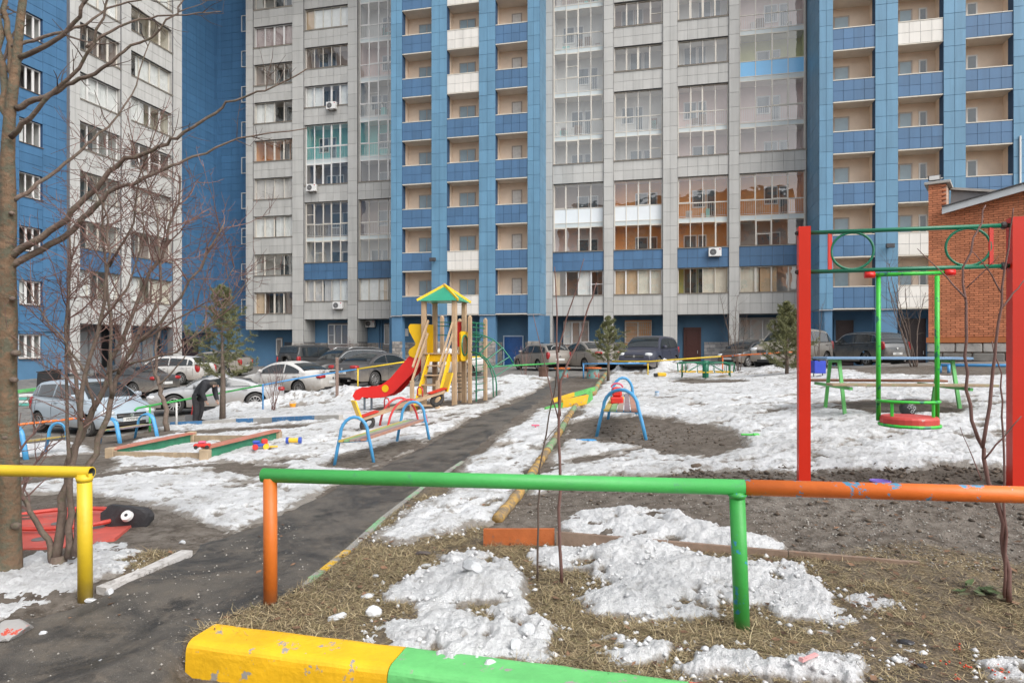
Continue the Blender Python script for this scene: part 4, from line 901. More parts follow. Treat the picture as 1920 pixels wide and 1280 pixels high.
# ------------------------------------------------------------------ left wing
wroot = thing('apartment_wing', 'darker blue and grey apartment wing standing side on at the left edge', 'building', (-27.18, 37.8, 0), R(90) - TH)
B = Fac(wroot, -27.18, 37.8, R(90) - TH)
wall = MB(); trim = Trim(wroot); root_keep = root; root = wroot
pilaster(B, 131, 150, 0, 'grey', 0.0, ZT, nw=2); pilaster(B, 228, 246, 0, 'grey', 0.0, ZT, nw=1); pilaster(B, 325, 341, 0, 'grey', 0.0, ZT, nw=1)
for (x0, x1, cu) in ((150, 228, {0: [(0, 0.35, 0), (0.75, 1, 0)], 4: [(0, 1, 0)], 6: [(0.3, 1, 0)]}), (246, 325, {0: [(0, 0.3, 0), (0.6, 1, 1)], 2: [(0, 1, 2)], 4: [(0, 0.4, 0)], 5: [(0.2, 1, 0)], 7: [(0, 1, 0)]})):
    a, b = B.S(x0), B.S(x1); zb = 3.05
    belt(B, a, b, 0.1, 'grey', zb, 4.65)
    for k in range(9):
        z = 4.65 + 3.04 * k; h = 1.72
        window(B, a + 0.05, b - 0.05, 0.34, [(z, z + h, 'glass')], 4, rng.choice(['grey', 'dark', 'brown', 'cream']), cu.get(k), white=k in (3, 4))
        wall.box(a, a + 0.05, 0.12, 0.4, z, z + h, 2); wall.box(b - 0.05, b, 0.12, 0.4, z, z + h, 2); trim.box(a - 0.02, b + 0.02, 0.0, 0.3, z + 0.036, z + 0.055, 1)
        belt(B, a, b, 0.1, 'dblue' if k == 0 else 'grey', z + h, z + 3.04)
    w = MB(); w.box(a, b, 1.6, 1.8, -0.5, 3.04); w.build('ground_floor_wall', m_joint if x0 == 150 else m_bdark, wroot)
    wall.box(a, b, 0.4, 1.8, 3.04, 3.2, 4)
    for i in range(3):   # entrance screens
        q0 = a + (b - a) * (0.06 + 0.31 * i); MB().box(q0, q0 + (b - a) * 0.26, 1.5, 1.58, -0.2, 2.6).build('garage_door', M('garage_grey', (0.23, 0.235, 0.24), 0.6, 0.15, 1.5), wroot)
# near blue part with white windows
s1 = B.S(131, 0.25); s0 = -9.0; xw0, xw1 = B.S(36, 0.25), B.S(80, 0.25)
zs = [0.95 + 3.04 * k for k in range(11)]
def blue_strip(a, b, z0, z1): wall.box(a, b, 0.266, 0.6, z0, z1, 1); B.tiles(a, b, z0, z1, 0.25, 'wblue', 1.15, 0.6)
blue_strip(xw1, s1, 2.55, ZT); blue_strip(s0, xw0, 2.55, ZT)
pz = 2.55
for k, z in enumerate(zs):
    if z > pz: blue_strip(xw0, xw1, pz, z)
    if z + 1.35 < ZT:
        window(B, xw0 + 0.03, xw1 - 0.03, 0.42, [(z, z + 1.38, 'glass')], 3, rng.choice(['dark', 'grey']), [(0, 0.3, 0)] if k % 3 == 1 else None, white=True)
        trim.box(xw0 - 0.03, xw1 + 0.03, 0.18, 0.44, z - 0.03, z - 0.001, 1)
        pz = z + 1.38
blue_strip(xw0, xw1, pz, ZT)
bp = MB(); bp.box(s0, xw0, 0.3, 0.6, -0.8, 2.55); bp.box(xw1, s1, 0.3, 0.6, -0.8, 2.55); bp.box(xw0, xw1, 0.3, 0.6, -0.8, 0.92); bp.box(s0, s1, 0.2, 0.299, 2.50, 2.56); bp.box(xw0, xw1, 0.3, 0.6, 2.36, 2.5)
bp.build('ground_floor_wall', m_bpaint, wroot)
# set back blue part up to the inner corner
a, b = B.S(341, 1.7) - 0.6, B.S(412, 1.7) + 1.5
wall.box(a, b, 1.716, 2.2, 2.9, ZT, 1); B.tiles(a, b, 2.9, ZT, 1.7, 'wblue', 1.15, 0.6)
bp = MB(); bp.box(a, b, 3.0, 3.2, -0.3, 2.9); bp.box(a, b, 1.75, 3.2, 2.8, 2.899); bp.build('ground_floor_wall', m_bdark, wroot)
MB().box(a + 1.2, b - 2.6, 2.9, 2.98, -0.1, 2.3).build('door', M('dark_brown_door', (0.035, 0.02, 0.02), 0.4), wroot)
wall.box(s0, b, 3.4, 9, -0.5, ZT - 0.1, 0)
wall.build('wall', [m_joint, M('joint_wing', (0.02, 0.06, 0.14), 0.8), M('reveal_grey', (0.40, 0.39, 0.37), 0.7), m_bpaint, M('soffit', (0.30, 0.33, 0.36), 0.8)], wroot)
MB().box(s0, b, -0.1, 9.2, ZT, ZT + 0.5).build('roof', m_joint, wroot)
B.flush_panels({'grey': M('wing_grey_panel', (0.52, 0.515, 0.495), 0.45, 0.05, 0.7, island=0.05, coord='World', streak=0.2), 'dblue': m_dblue, 'wblue': m_wblue})
root = root_keep

# ------------------------------------------------------------------ orange house behind the viewer, seen in the glazing
oh = thing('brick_apartment_house', 'orange brick apartment house mirrored in the lower balcony glazing', 'building', (-11, -44, -0.4), 0)
m_orange = M('orange_brick_far', (0.66, 0.25, 0.08), 0.85, 0.12, 0.5)
MB().box(-22, 22, -14, 0, 0, 31).build('wall', m_orange, oh)
wf = MB(); wf.box(-0.9, 0.9, 0.001, 0.06, 0, 1.5); wfm = wf.mesh('window', m_framew); wg = MB()
for i in (-1, 1): wg.box(-0.42 + i * 0.43, 0.42 + i * 0.43 - 0.02, 0.062, 0.07, 0.08, 1.42)
wgm = wg.mesh('pane', m_glassd)
bm_ = MB(); bm_.box(-1.6, 1.6, 0.002, 1.1, 0, 1.1); bmm = bm_.mesh('balcony', M('balcony_sheet', (0.55, 0.50, 0.42), 0.6))
for k in range(10):
    for i in range(12):
        x = -20.2 + 3.67 * i; w = inst(wfm, 'window', oh, (x, 0, 1.3 + 3.0 * k)); inst(wgm, 'pane', w)
        if i % 3 == 1 and k > 0: inst(bmm, 'balcony', oh, (x, 0, 0.2 + 3.0 * k))
MB().box(-22.4, 22.4, -14.4, 0.4, 31, 31.8).build('roof', M('roof_dark', (0.12, 0.10, 0.09), 0.8), oh)

# ------------------------------------------------------------------ brick substation on the right
SY = 23.0
sroot = thing('brick_substation', 'low orange brick substation with sloping metal roof at the right edge', 'building', (0, 0, 0), 0)
pc = PW(1741, 652, SY); gz0 = 0.9; sroot.location = (pc.x, SY, gz0); STH = R(37); sroot.rotation_euler = (0, 0, -STH)
S_ = Fac(sroot, pc.x, SY, -STH)
zt = lambda px, py: S_.Z(px, py, 0) - gz0
Wd = 8.0; xr = Wd; zb = zt(1745, 643); ztop = zt(1760, 397); ztr = zt(1900, 360)
m_brick = M('orange_brick', (0.54, 0.20, 0.10), 0.85, 0.12, 3.0, bmp=0.25, bscale=30, island=0.16, coord='World')
m_mort = M('mortar', (0.50, 0.36, 0.28), 0.95, 0.1, 8)
xp = S_.S(1776, 0); ptop = zt(1755, 346)
slope = (ztr - ztop) / (S_.S(1900, 0) - xp)
wl_ = MB()
wl_.prism([(0.02, 0.0), (Wd, 0.0), (Wd, ztop + slope * (Wd - xp)), (xp, ztop), (0.02, ztop)], 0.06, 0.3); wl_.box(0.02, xp - 0.02, 0.05, 1.2, 0, ptop - 0.02); wl_.box(0.02, 0.3, 0.3, 6, 0, ptop - 0.5); wl_.box(0.02, Wd, 5.7, 6, 0, ptop - 0.6)
wl_.build('wall', m_mort, sroot)
bk = MB(); bk.bev(-0.124, 0.124, 0.0, 0.11, -0.0325, 0.0325, 0.004); bkm = bk.mesh('brick', m_brick)
bl = []; r = 0; z = zb + 0.20
while z < ptop:
    x = 0.0; half = r % 2
    while x + 0.2 < Wd:
        w_ = 0.12 if (half and x == 0.0) else 0.25
        if z + 0.07 < ztop + slope * max(x + 0.13 - xp, 0) - 0.02 or x + w_ < xp + 0.05: bl.append((x + w_ / 2, z + 0.035, w_ / 0.25))
        x += w_ + 0.01
    z += 0.0755; r += 1
def bvis(b):
    Y = S_.Y(b[0], 0); X = S_.X(b[0], 0); px = CX + X / Y * F; py = HZ - (b[1] + gz0 - CAMH) / Y * F
    return (0 if (px > 1892 or py < 0) else 1, 1 / Y)
bl.sort(key=bvis, reverse=True)
rest = MB()
for i, (x, z, wf_) in enumerate(bl):
    y = -0.05 + rng.uniform(-0.004, 0.004)
    if i < 300: inst(bkm, 'brick', sroot, (x, y, z), (0, 0, 0), (wf_, 1, 1))
    else: rest.box(x - 0.124 * wf_, x + 0.124 * wf_, y, y + 0.11, z - 0.0325, z + 0.0325)
ob = rest.build('brickwork', m_brick, sroot); ob['kind'] = 'stuff'
MB().box(-0.06, Wd, -0.10, 0.05, zb + 0.01, zb + 0.19).build('orange_band', M('orange_band', (0.42, 0.14, 0.045), 0.7, 0.1, 3), sroot)
pl = MB(); stones_x = 0.0
for r, (z0, z1) in enumerate(((zb - 0.32, zb), (zb - 0.62, zb - 0.33), (zb - 0.95, zb - 0.63), (zb - 1.3, zb - 0.96))):
    x = -0.05 - r * 0.3
    while x < Wd:
        w = rng.uniform(0.7, 0.9); b_ = MB(); b_.bev(max(x, -0.05) + 0.01, x + w - 0.01, -0.06 - rng.uniform(0, 0.03), 0.06, z0 + 0.008, z1 - 0.008, 0.03)
        if x + w > 0.1: b_.build('plinth_block', M('plinth_pale', (0.42, 0.40, 0.375), 0.9, 0.2, 2, bmp=0.4, col2=(0.2, 0.19, 0.18), thr=(0.55, 0.7)) if r == 0 else M('plinth_dark', (0.20, 0.19, 0.175), 0.9, 0.25, 2, bmp=0.4), sroot)
        x += w
MB().bev(-0.12, xp + 0.1, -0.14, 1.3, ptop, ptop + 0.09, 0.01).build('pier_cap', M('concrete_cap', (0.40, 0.38, 0.35), 0.9, 0.15, 3, bmp=0.3), sroot)
zc = ptop - 0.05
pr_ = MB(); pr_.prism([(xp + 0.0, ztop + 0.1), (xp + 2.6, ztop + 0.25), (xp + 1.9, zc - 0.42), (xp + 0.05, zc - 0.02)], 1.0, 1.25); pr_.build('parapet', M('grey_render', (0.22, 0.225, 0.235), 0.9, 0.12, 2, bmp=0.2), sroot)
cc = MB(); cc.prism([(xp + 0.03, zc), (xp + 0.03, zc + 0.08), (xp + 2.7, ztop + 0.42), (xp + 2.7, ztop + 0.32)], 0.9, 1.4); cc.build('parapet_coping', M('concrete_cap', (0.40, 0.38, 0.35)), sroot)
x0 = xp - 0.12
for nm, y0, y1, h0, h1, m in (('fascia', -0.42, -0.36, -0.16, 0.06, M('pale_fascia', (0.52, 0.55, 0.57), 0.5, 0.08, 2)), ('roof_sheet', -0.48, 6.0, 0.065, 0.10, M('dark_roof_metal', (0.07, 0.07, 0.075), 0.5, 0.1, 3))):
    b_ = MB(); e = slope * (Wd + 0.4 - x0); b_.prism([(x0, ztop + h0), (Wd + 0.4, ztop + e + h0), (Wd + 0.4, ztop + e + h1), (x0, ztop + h1)], y0, y1); b_.build(nm, m, sroot)
fl = MB(); xx = S_.S(1752, -0.1); fl.bev(xx - 0.18, xx + 0.18, -0.12, 0.0, ptop + 0.12, ptop + 0.3, 0.015); fl.box(xx - 0.02, xx + 0.02, -0.03, 0.03, ptop + 0.09, ptop + 0.13)
fo = fl.build('flood_lamp', M('lamp_dark', (0.05, 0.05, 0.055), 0.4), sroot); MB().box(xx - 0.15, xx + 0.15, -0.126, -0.121, ptop + 0.14, ptop + 0.28).build('lamp_glass', m_framew, fo)
# ================================================================== CARS
DIRT = (0.27, 0.235, 0.195)
m_tyre = M('tyre', (0.035, 0.034, 0.033), 0.85, 0.25, 8, col2=(0.12, 0.105, 0.09), thr=(0.5, 0.75))
m_rim = M('alloy_rim', (0.36, 0.35, 0.34), 0.4, 0.1, 6, metal=0.6)
m_cglass = M('car_glass', (0.022, 0.027, 0.03), 0.07, 0.2, 1.5, spec=0.8)
m_black = M('black_trim', (0.022, 0.022, 0.023), 0.5, 0.15, 4)
m_under = M('underbody', (0.015, 0.015, 0.015), 0.9)
m_head = M('headlamp_glass', (0.62, 0.64, 0.65), 0.12, 0.1, 6, spec=0.8)
m_tail = M('tail_lamp_red', (0.34, 0.02, 0.022), 0.2, 0.12, 8)
m_chrome = M('chrome', (0.55, 0.55, 0.55), 0.2, 0.05, 4, metal=0.8)
m_plate = M('plate_white', (0.66, 0.66, 0.64), 0.5, 0.05, 8)
m_ink = M('plate_ink', (0.03, 0.03, 0.03), 0.6)
def paintm(name, col, dz=(0.18, 0.75), rough=0.25):
    return M('paint_' + name, col, rough, 0.03, 1.0, dirt=DIRT, dirt_z=dz, spec=0.6)
def interp(pts, x):
    xs = [p[0] for p in pts]; ys = [p[1] for p in pts]; return float(np.interp(x, xs, ys))
def smooth_interp(pts, n=6):
    """resample a polyline with Catmull-Rom so profiles are curved"""
    P = [np.array(p, float) for p in pts]; out = []
    for i in range(len(P) - 1):
        p0 = P[max(i - 1, 0)]; p1 = P[i]; p2 = P[i + 1]; p3 = P[min(i + 2, len(P) - 1)]
        for k in range(n):
            t = k / n; q = 0.5 * ((2 * p1) + (-p0 + p2) * t + (2 * p0 - 5 * p1 + 4 * p2 - p3) * t * t + (-p0 + 3 * p1 - 3 * p2 + p3) * t ** 3); out.append(tuple(q))
    out.append(tuple(P[-1])); xs = np.maximum.accumulate(np.array([o[0] for o in out]) + np.arange(len(out)) * 1e-6)
    return [(float(a), o[1]) for a, o in zip(xs, out)]
_wheels = {}
def wheel_meshes(r, w, spokes):
    k = (round(r, 3), round(w, 3), spokes)
    if k in _wheels: return _wheels[k]
    t = MB(); t.lathe([(r * 0.66, -w / 2 + 0.01), (r * 0.72, -w / 2), (r * 0.93, -w / 2), (r * 0.985, -w / 2 + 0.025), (r, -w / 4), (r, w / 4), (r * 0.985, w / 2 - 0.025), (r * 0.93, w / 2), (r * 0.72, w / 2), (r * 0.66, w / 2 - 0.01), (r * 0.62, 0)], 28, axis='y')
    m = MB(); R_ = r * 0.665
    m.lathe([(R_, -w / 2 + 0.008), (R_ * 0.93, -w / 2 + 0.0), (R_ * 0.90, -w / 2 + 0.025), (R_ * 0.88, 0.02)], 28, axis='y')
    for i in range(spokes):
        a = i * 2 * math.pi / spokes; mat = Matrix.Rotation(a, 4, 'Y')
        sw = 0.9 / spokes * R_
        m._add([(-sw, -w / 2 + 0.03, 0.03), (sw, -w / 2 + 0.03, 0.03), (sw * 0.62, -w / 2 + 0.012, R_ * 0.92), (-sw * 0.62, -w / 2 + 0.012, R_ * 0.92), (-sw, -w / 2 + 0.07, 0.03), (sw, -w / 2 + 0.07, 0.03), (sw * 0.62, -w / 2 + 0.05, R_ * 0.92), (-sw * 0.62, -w / 2 + 0.05, R_ * 0.92)],
               [(0, 1, 2, 3), (0, 3, 7, 4), (1, 5, 6, 2)], 0, mat)
    m.lathe([(0.0, -w / 2 + 0.012), (R_ * 0.2, -w / 2 + 0.016), (R_ * 0.24, -w / 2 + 0.06)], 14, axis='y')
    m.lathe([(0.0, -w / 2 + 0.085), (R_ * 0.9, -w / 2 + 0.085)], 20, 1, axis='y')
    _wheels[k] = (t.mesh('wheel', m_tyre, True), m.mesh('rim', [m_rim, m_under])); return _wheels[k]

TYPES = {
 # L W H, sill, belt(front,rear), windscreen base/top, roof rear, rear base, hood front z, tail z, wheels (front x, rear x from nose), r, windows
 'hatch': dict(L=3.85, W=1.69, H=1.52, belt=(0.98, 1.06), wb=0.78, wt=1.62, rr=3.35, rb=3.78, hf=0.72, tz=0.98, fw=0.72, rw=3.18, r=0.29, sp=5),
 'sedan': dict(L=4.7, W=1.77, H=1.44, belt=(0.93, 0.97), wb=1.25, wt=2.05, rr=3.1, rb=3.95, hf=0.68, tz=0.97, fw=0.88, rw=3.62, r=0.32, sp=9),
 'coupe': dict(L=4.65, W=1.80, H=1.38, belt=(0.92, 0.95), wb=1.2, wt=2.05, rr=2.75, rb=3.9, hf=0.66, tz=0.95, fw=0.88, rw=3.6, r=0.345, sp=5),
 'suv': dict(L=4.55, W=1.82, H=1.69, belt=(1.07, 1.16), wb=1.05, wt=1.78, rr=3.85, rb=4.42, hf=0.88, tz=1.08, fw=0.9, rw=3.53, r=0.355, sp=5),
 'boxy': dict(L=4.4, W=1.80, H=1.78, belt=(1.10, 1.14), wb=1.3, wt=1.85, rr=4.1, rb=4.36, hf=0.98, tz=1.12, fw=0.88, rw=3.45, r=0.37, sp=6),
 'wagon': dict(L=4.35, W=1.7, H=1.46, belt=(0.93, 0.99), wb=1.0, wt=1.75, rr=3.75, rb=4.25, hf=0.7, tz=0.98, fw=0.82, rw=3.35, r=0.30, sp=7),
}
def car(name, label, typ, paint, loc, head, plate_front=None, plate_rear=None, chrome_line=False, rails=False, spare=False, wiper_arc=False, over=None, wing_spoiler=False, fold_roof=None):
    T = dict(TYPES[typ]); T.update(over or {})
    L, W, H, r = T['L'], T['W'], T['H'], T['r']; hw = W / 2
    t = thing(name, label, 'car', loc, math.atan2(head[1], head[0]), 'cars parked along the building')
    X = lambda s: L / 2 - s                      # s from nose to tail
    sill = 0.24; bf, br = T['belt']
    belt = lambda s: bf + (br - bf) * min(max((s - T['wb']) / (T['rb'] - T['wb']), 0), 1)
    hoodp = smooth_interp([(0, T['hf'] - 0.16), (0.04, T['hf'] - 0.05), (0.16, T['hf'] + 0.02), (T['wb'] * 0.55, (T['hf'] + bf) / 2 + 0.05), (T['wb'] + 0.05, bf + 0.01)])
    tailp = smooth_interp([(T['rb'] - 0.05, br), ((T['rb'] + L) / 2, T['tz'] + 0.01), (L - 0.06, T['tz'] - 0.04), (L, T['tz'] - 0.16)])
    def ztop(s):
        if s <= T['wb']: return interp(hoodp, s)
        if s >= T['rb']: return interp(tailp, s)
        return belt(s)
    def halfw(s):
        e = abs(s - L / 2) / (L / 2); q = max(0.0, (e - 0.62) / 0.38); return hw * (1 - 0.20 * q ** 2.4)
    arch = r + 0.065
    ss = set(np.linspace(0, L, 62).tolist())
    for c in (T['fw'], T['rw']):
        for a in np.linspace(-1, 1, 17): ss.add(c + arch * math.sin(a * math.pi / 2))
    ss |= {0.02, 0.05, 0.1, L - 0.02, L - 0.05, L - 0.1}
    ss = sorted(x for x in ss if 0 <= x <= L)
    def zbot(s):
        z = sill + 0.09 * max(0, (0.35 - s) / 0.35) ** 2 + 0.12 * max(0, (s - L + 0.4) / 0.4) ** 2
        for c in (T['fw'], T['rw']):
            d = abs(s - c)
            if d < arch: z = max(z, r + math.sqrt(max(0, arch * arch - d * d)))
        return z
    K = 9; ring = []
    def sidew(f):   # body side section, f 0 bottom .. 1 shoulder
        return interp([(0, 0.955), (0.12, 0.985), (0.4, 1.0), (0.62, 1.0), (0.72, 0.985), (0.9, 0.955), (1, 0.915)], f)
    V = []; NF = 2 * (K + 3) 
    for s in ss:
        zb, zt, w = zbot(s), ztop(s), halfw(s); zs0 = sill
        sh = zt - 0.05 * (1 if s < T['wb'] or s > T['rb'] else 0.2)
        row = []
        for k in range(K):
            z = zb + (sh - zb) * k / (K - 1); f = (z - zs0) / (sh - zs0 + 1e-6); row.append((w * sidew(min(max(f, 0), 1)), z))
        wt = row[-1][0]; row += [(wt * 0.86, zt - 0.008), (wt * 0.5, zt + 0.012), (0.0, zt + 0.02)]
        full = [(X(s), -y, z) for y, z in row] + [(X(s), y, z) for y, z in row[:-1][::-1]]
        V.append(full)
    n = len(V[0]); b = MB(); b.v = [p for rw_ in V for p in rw_]; b.f = []
    for i in range(len(V) - 1):
        for k in range(n - 1): b.f.append((i * n + k, i * n + k + 1, (i + 1) * n + k + 1, (i + 1) * n + k))
    b.f.append(tuple(range(n))[::-1]); b.f.append(tuple((len(V) - 1) * n + k for k in range(n))); b.m = [0] * len(b.f)
    body = b.build('body', paint, t, smooth=True)
    u = MB(); u.box(X(L - 0.3), X(0.3), -hw + 0.24, hw - 0.24, 0.17, 0.62); u.box(X(T['rw'] - arch - 0.02), X(T['fw'] + arch + 0.02), -hw + 0.05, hw - 0.05, 0.21, 0.4); u.build('underbody', m_under, t)
    # greenhouse
    rz = H - 0.02
    roofp = smooth_interp([(T['wb'] - 0.02, bf - 0.02), ((T['wb'] + T['wt']) / 2, bf + (rz - bf) * 0.56), (T['wt'], rz - 0.055), (T['wt'] + 0.45, rz), ((T['wt'] + T['rr']) / 2 + 0.2, rz), (T['rr'], rz - 0.06), ((T['rr'] + T['rb']) / 2, br + (rz - br) * 0.54), (T['rb'] + 0.02, br - 0.02)], 8)
    tum = 0.165 if typ != 'boxy' else 0.10
    wbase = lambda s: halfw(s) * 0.935
    def gy(s, z): return wbase(s) - tum * max(0, (z - belt(s))) / (rz - belt(s)) 
    g = MB(); rows = []
    gs = np.unique(np.concatenate([np.linspace(T['wb'] - 0.02, T['wt'], 12), np.linspace(T['wt'], T['rr'], 16), np.linspace(T['rr'], T['rb'] + 0.02, 12)]))
    for s in gs:
        zr = interp(roofp, s); be = belt(s) - 0.03; row = []
        for f in (0, 0.5, 0.9): z = be + (zr - be) * f; row.append((gy(s, z), z))
        yt = gy(s, zr); row += [(yt - 0.02, zr - 0.012), (yt * 0.75, zr + 0.012), (yt * 0.4, zr + 0.026), (0, zr + 0.03)]
        rows.append([(X(s), -y, z) for y, z in row] + [(X(s), y, z) for y, z in row[:-1][::-1]])
    n = len(rows[0]); g.v = [p for q in rows for p in q]
    for i in range(len(rows) - 1):
        for k in range(n - 1): g.f.append((i * n + k, i * n + k + 1, (i + 1) * n + k + 1, (i + 1) * n + k))
    g.m = [0] * len(g.f); g.build('roof', paint, t, smooth=True)
    def crown(s, y):
        zr = interp(roofp, s); yt = gy(s, zr); e = abs(y) / max(yt, 0.01)
        return zr + interp([(0, 0.03), (0.4, 0.026), (0.75, 0.012), (1, -0.01)], e)
    def screen(nm, s0, s1, m=0.075):
        q = MB(); NS, NY = 9, 9; off = 0.012
        for i in range(NS):
            s = s0 + (s1 - s0) * i / (NS - 1); yt = gy(s, interp(roofp, s)) - m
            for k in range(NY):
                y = -yt + 2 * yt * k / (NY - 1); q.v.append((X(s) + (off if nm == 'windscreen' else -off), y, crown(s, y) + off))
        for i in range(NS - 1):
            for k in range(NY - 1): q.f.append((i * NY + k, i * NY + k + 1, (i + 1) * NY + k + 1, (i + 1) * NY + k))
        q.m = [0] * len(q.f); return q.build(nm, m_cglass, t, smooth=True)
    ws = T['wt'] - T['wb']; screen('windscreen', T['wb'] + 0.06 * ws + 0.02, T['wt'] - 0.03)
    rs = T['rb'] - T['rr']; rw_o = screen('rear_window', T['rr'] + 0.06, T['rb'] - 0.16 * rs - 0.02)
    if wiper_arc:
        q = MB(); c0 = [(0.42 * math.cos(a), 0.36 * math.sin(a)) for a in np.linspace(0.15, math.pi - 0.15, 14)]
        s_ = lambda h: T['rb'] - 0.2 * rs - h * 0.55 * rs / 0.42
        q.tube([(X(s_(h)) - 0.02, y, crown(s_(h), y) + 0.016) for y, h in c0], 0.02, 4, flat=0.4); q.build('wiped_arc', m_plate, rw_o)
    # side windows between pillars
    pil = T.get('pillars') or ([T['wb'] + 0.28, T['wt'] + 0.62 + (T['rr'] - T['wt']) * 0.12, T['rr'] - 0.05, T['rb'] - 0.22] if typ in ('hatch', 'suv', 'boxy', 'wagon') else [T['wb'] + 0.28, (T['wt'] + T['rr']) / 2 + 0.22, T['rb'] - 0.30])
    if typ == 'coupe': pil = [T['wb'] + 0.3, T['rb'] - 0.45]
    for i in range(len(pil) - 1):
        a, c = pil[i] + (0.035 if i else 0), pil[i + 1] - 0.035
        for sd in (-1, 1):
            q = MB(); NS = 12
            for k in range(NS + 1):
                s = a + (c - a) * k / NS; zl = belt(s) + 0.025; zu = max(zl + 0.004, interp(roofp, s) - 0.095)
                for f in (0, 0.5, 1): z = zl + (zu - zl) * f; q.v.append((X(s), sd * (gy(s, z) + 0.008), z))
            for k in range(NS):
                for f in (0, 1): q.f.append((k * 3 + f, k * 3 + f + 1, k * 3 + f + 4, k * 3 + f + 3))
            q.m = [0] * len(q.f); q.build('side_window', m_cglass, t, smooth=True)
    if chrome_line or True:
        for sd in (-1, 1):
            sa = np.linspace(pil[0], pil[-1], 22); up = [(X(s), sd * (gy(s, interp(roofp, s) - 0.085) + 0.012), interp(roofp, s) - 0.085) for s in sa]; lo = [(X(s), sd * (gy(s, belt(s) + 0.018) + 0.014), belt(s) + 0.018) for s in sa]
            q = MB(); q.tube(lo, 0.010, 5)
            if chrome_line: q.tube(up, 0.014, 5)
            q.build('window_trim', m_chrome if chrome_line else m_black, t)
    # door seams, handles, mirrors, sill strip
    for sd in (-1, 1):
        q = MB()
        for s in ([pil[0] + 0.02] + pil[1:-1] + ([pil[-1]] if len(pil) > 2 else [])):
            q.tube([(X(s), sd * (halfw(s) * sidew(f) + 0.002), sill + 0.08 + (belt(s) - sill - 0.1) * f) for f in (0, 0.2, 0.4, 0.6, 0.8, 1)], 0.006, 4)
        q.build('door_seam', m_black, t)
        for s in pil[1:]:
            if s - 0.35 > T['wt'] - 0.2: 
                w = halfw(s); z = belt(s) - 0.13; MB().bev(X(s - 0.12), X(s - 0.30), sd * w - 0.02, sd * w + 0.025, z, z + 0.03, 0.008).build('door_handle', paint, t)
        s = T['wb'] + 0.38; mo = MB(); mo.ell((X(s), sd * (wbase(s) + 0.13), belt(s) + 0.10), (0.07, 0.105, 0.075), 10, 6, pw=0.7); mo.build('mirror', paint, t, smooth=True)
        for s in (T['fw'], T['rw']):
            tm, rm = wheel_meshes(r, 0.2, T['sp']); w = inst(tm, 'wheel', t, (X(s), sd * (hw - 0.115), r), (0, R(rng.uniform(0, 60)), 0 if sd < 0 else math.pi)); inst(rm, 'rim', w)
        # lamps
        hz = T['hf'] - 0.06
        q = MB(); q.ell((X(0.20), sd * halfw(0.1) * 0.80, hz), (0.21, 0.17, 0.085), 14, 8, pw=0.75); q.build('headlight', m_head, t, smooth=True)
        q = MB(); zt_ = T['tz'] - 0.10
        if typ in ('suv', 'hatch', 'boxy', 'wagon'): q.ell((X(L - 0.13), sd * halfw(L - 0.1) * 0.925, zt_ + (0.02 if typ == 'suv' else -0.06)), (0.14, 0.085, 0.20), 12, 8, pw=0.6)
        else: q.ell((X(L - 0.12), sd * halfw(L - 0.1) * 0.80, zt_ - 0.03), (0.15, 0.20, 0.085), 14, 8, pw=0.65)
        q.build('tail_light', m_tail, t, smooth=True)
    gw = halfw(0) * 0.62; q = MB(); q.bev(X(0.03), X(-0.012), -gw, gw, T['hf'] - 0.21, T['hf'] - 0.08, 0.01); q.build('grille', m_black, t)
    q = MB(); q.box(X(-0.003), X(-0.022), -gw * 0.95, gw * 0.95, T['hf'] - 0.15, T['hf'] - 0.135); q.lathe([(0, 0.02), (0.055, 0.02), (0.06, 0.0)], 14, axis='x', mat=Matrix.Translation((X(0), 0, T['hf'] - 0.14))); q.build('front_emblem', m_chrome, t)
    q = MB(); q.bev(X(0.05), X(-0.016), -gw * 1.0, gw * 1.0, 0.30, 0.42, 0.02); q.build('lower_grille', m_black, t)
    q = MB(); q.bev(X(L - 0.02), X(L + 0.012), -halfw(L) * 0.75, halfw(L) * 0.75, 0.36, 0.42, 0.01); q.build('bumper_strip', m_black, t)
    MB().lathe([(0, -0.016), (0.05, -0.016), (0.055, 0.0)], 12, axis='x', mat=Matrix.Translation((X(L), 0, T['tz'] - 0.2))).build('rear_emblem', m_chrome, t)
    MB().tube([(X(L - 0.1), -halfw(L) * 0.55, 0.30), (X(L + 0.03), -halfw(L) * 0.55, 0.29)], 0.035, 10).build('exhaust', m_chrome, t)
    for (s, sgn, txt, z) in ((-0.02, 1, plate_front, 0.47), (L + 0.014, -1, plate_rear, T.get('plz', 0.62))):
        x = X(s); p = MB(); p.bev(min(x, x + sgn * 0.012), max(x, x + sgn * 0.012), -0.26, 0.26, z - 0.057, z + 0.057, 0.003); po = p.build('licence_plate', m_plate, t)
        if txt: text_part(txt, 0.10, m_ink, po, (x + sgn * 0.0135, 0, z), (R(90), 0, R(90) * sgn), 'plate_characters')
    if rails:
        for sd in (-1, 1):
            sa = np.linspace(T['wt'] + 0.1, T['rr'] - 0.05, 10); q = MB(); q.tube([(X(s), sd * (gy(s, rz) - 0.06), interp(roofp, s) + 0.05 - (0.05 if i in (0, 9) else 0)) for i, s in enumerate(sa)], 0.016, 6); q.build('roof_rail', m_chrome, t)
    if spare:
        tm, rm = wheel_meshes(0.36, 0.22, 6); w = inst(tm, 'spare_wheel', t, (X(L + 0.10), 0, 0.92), (0, 0, R(90))); q = MB(); q.lathe([(0, -0.12), (0.25, -0.12), (0.27, -0.10)], 20, axis='y'); q.build('spare_cover', m_black, w)
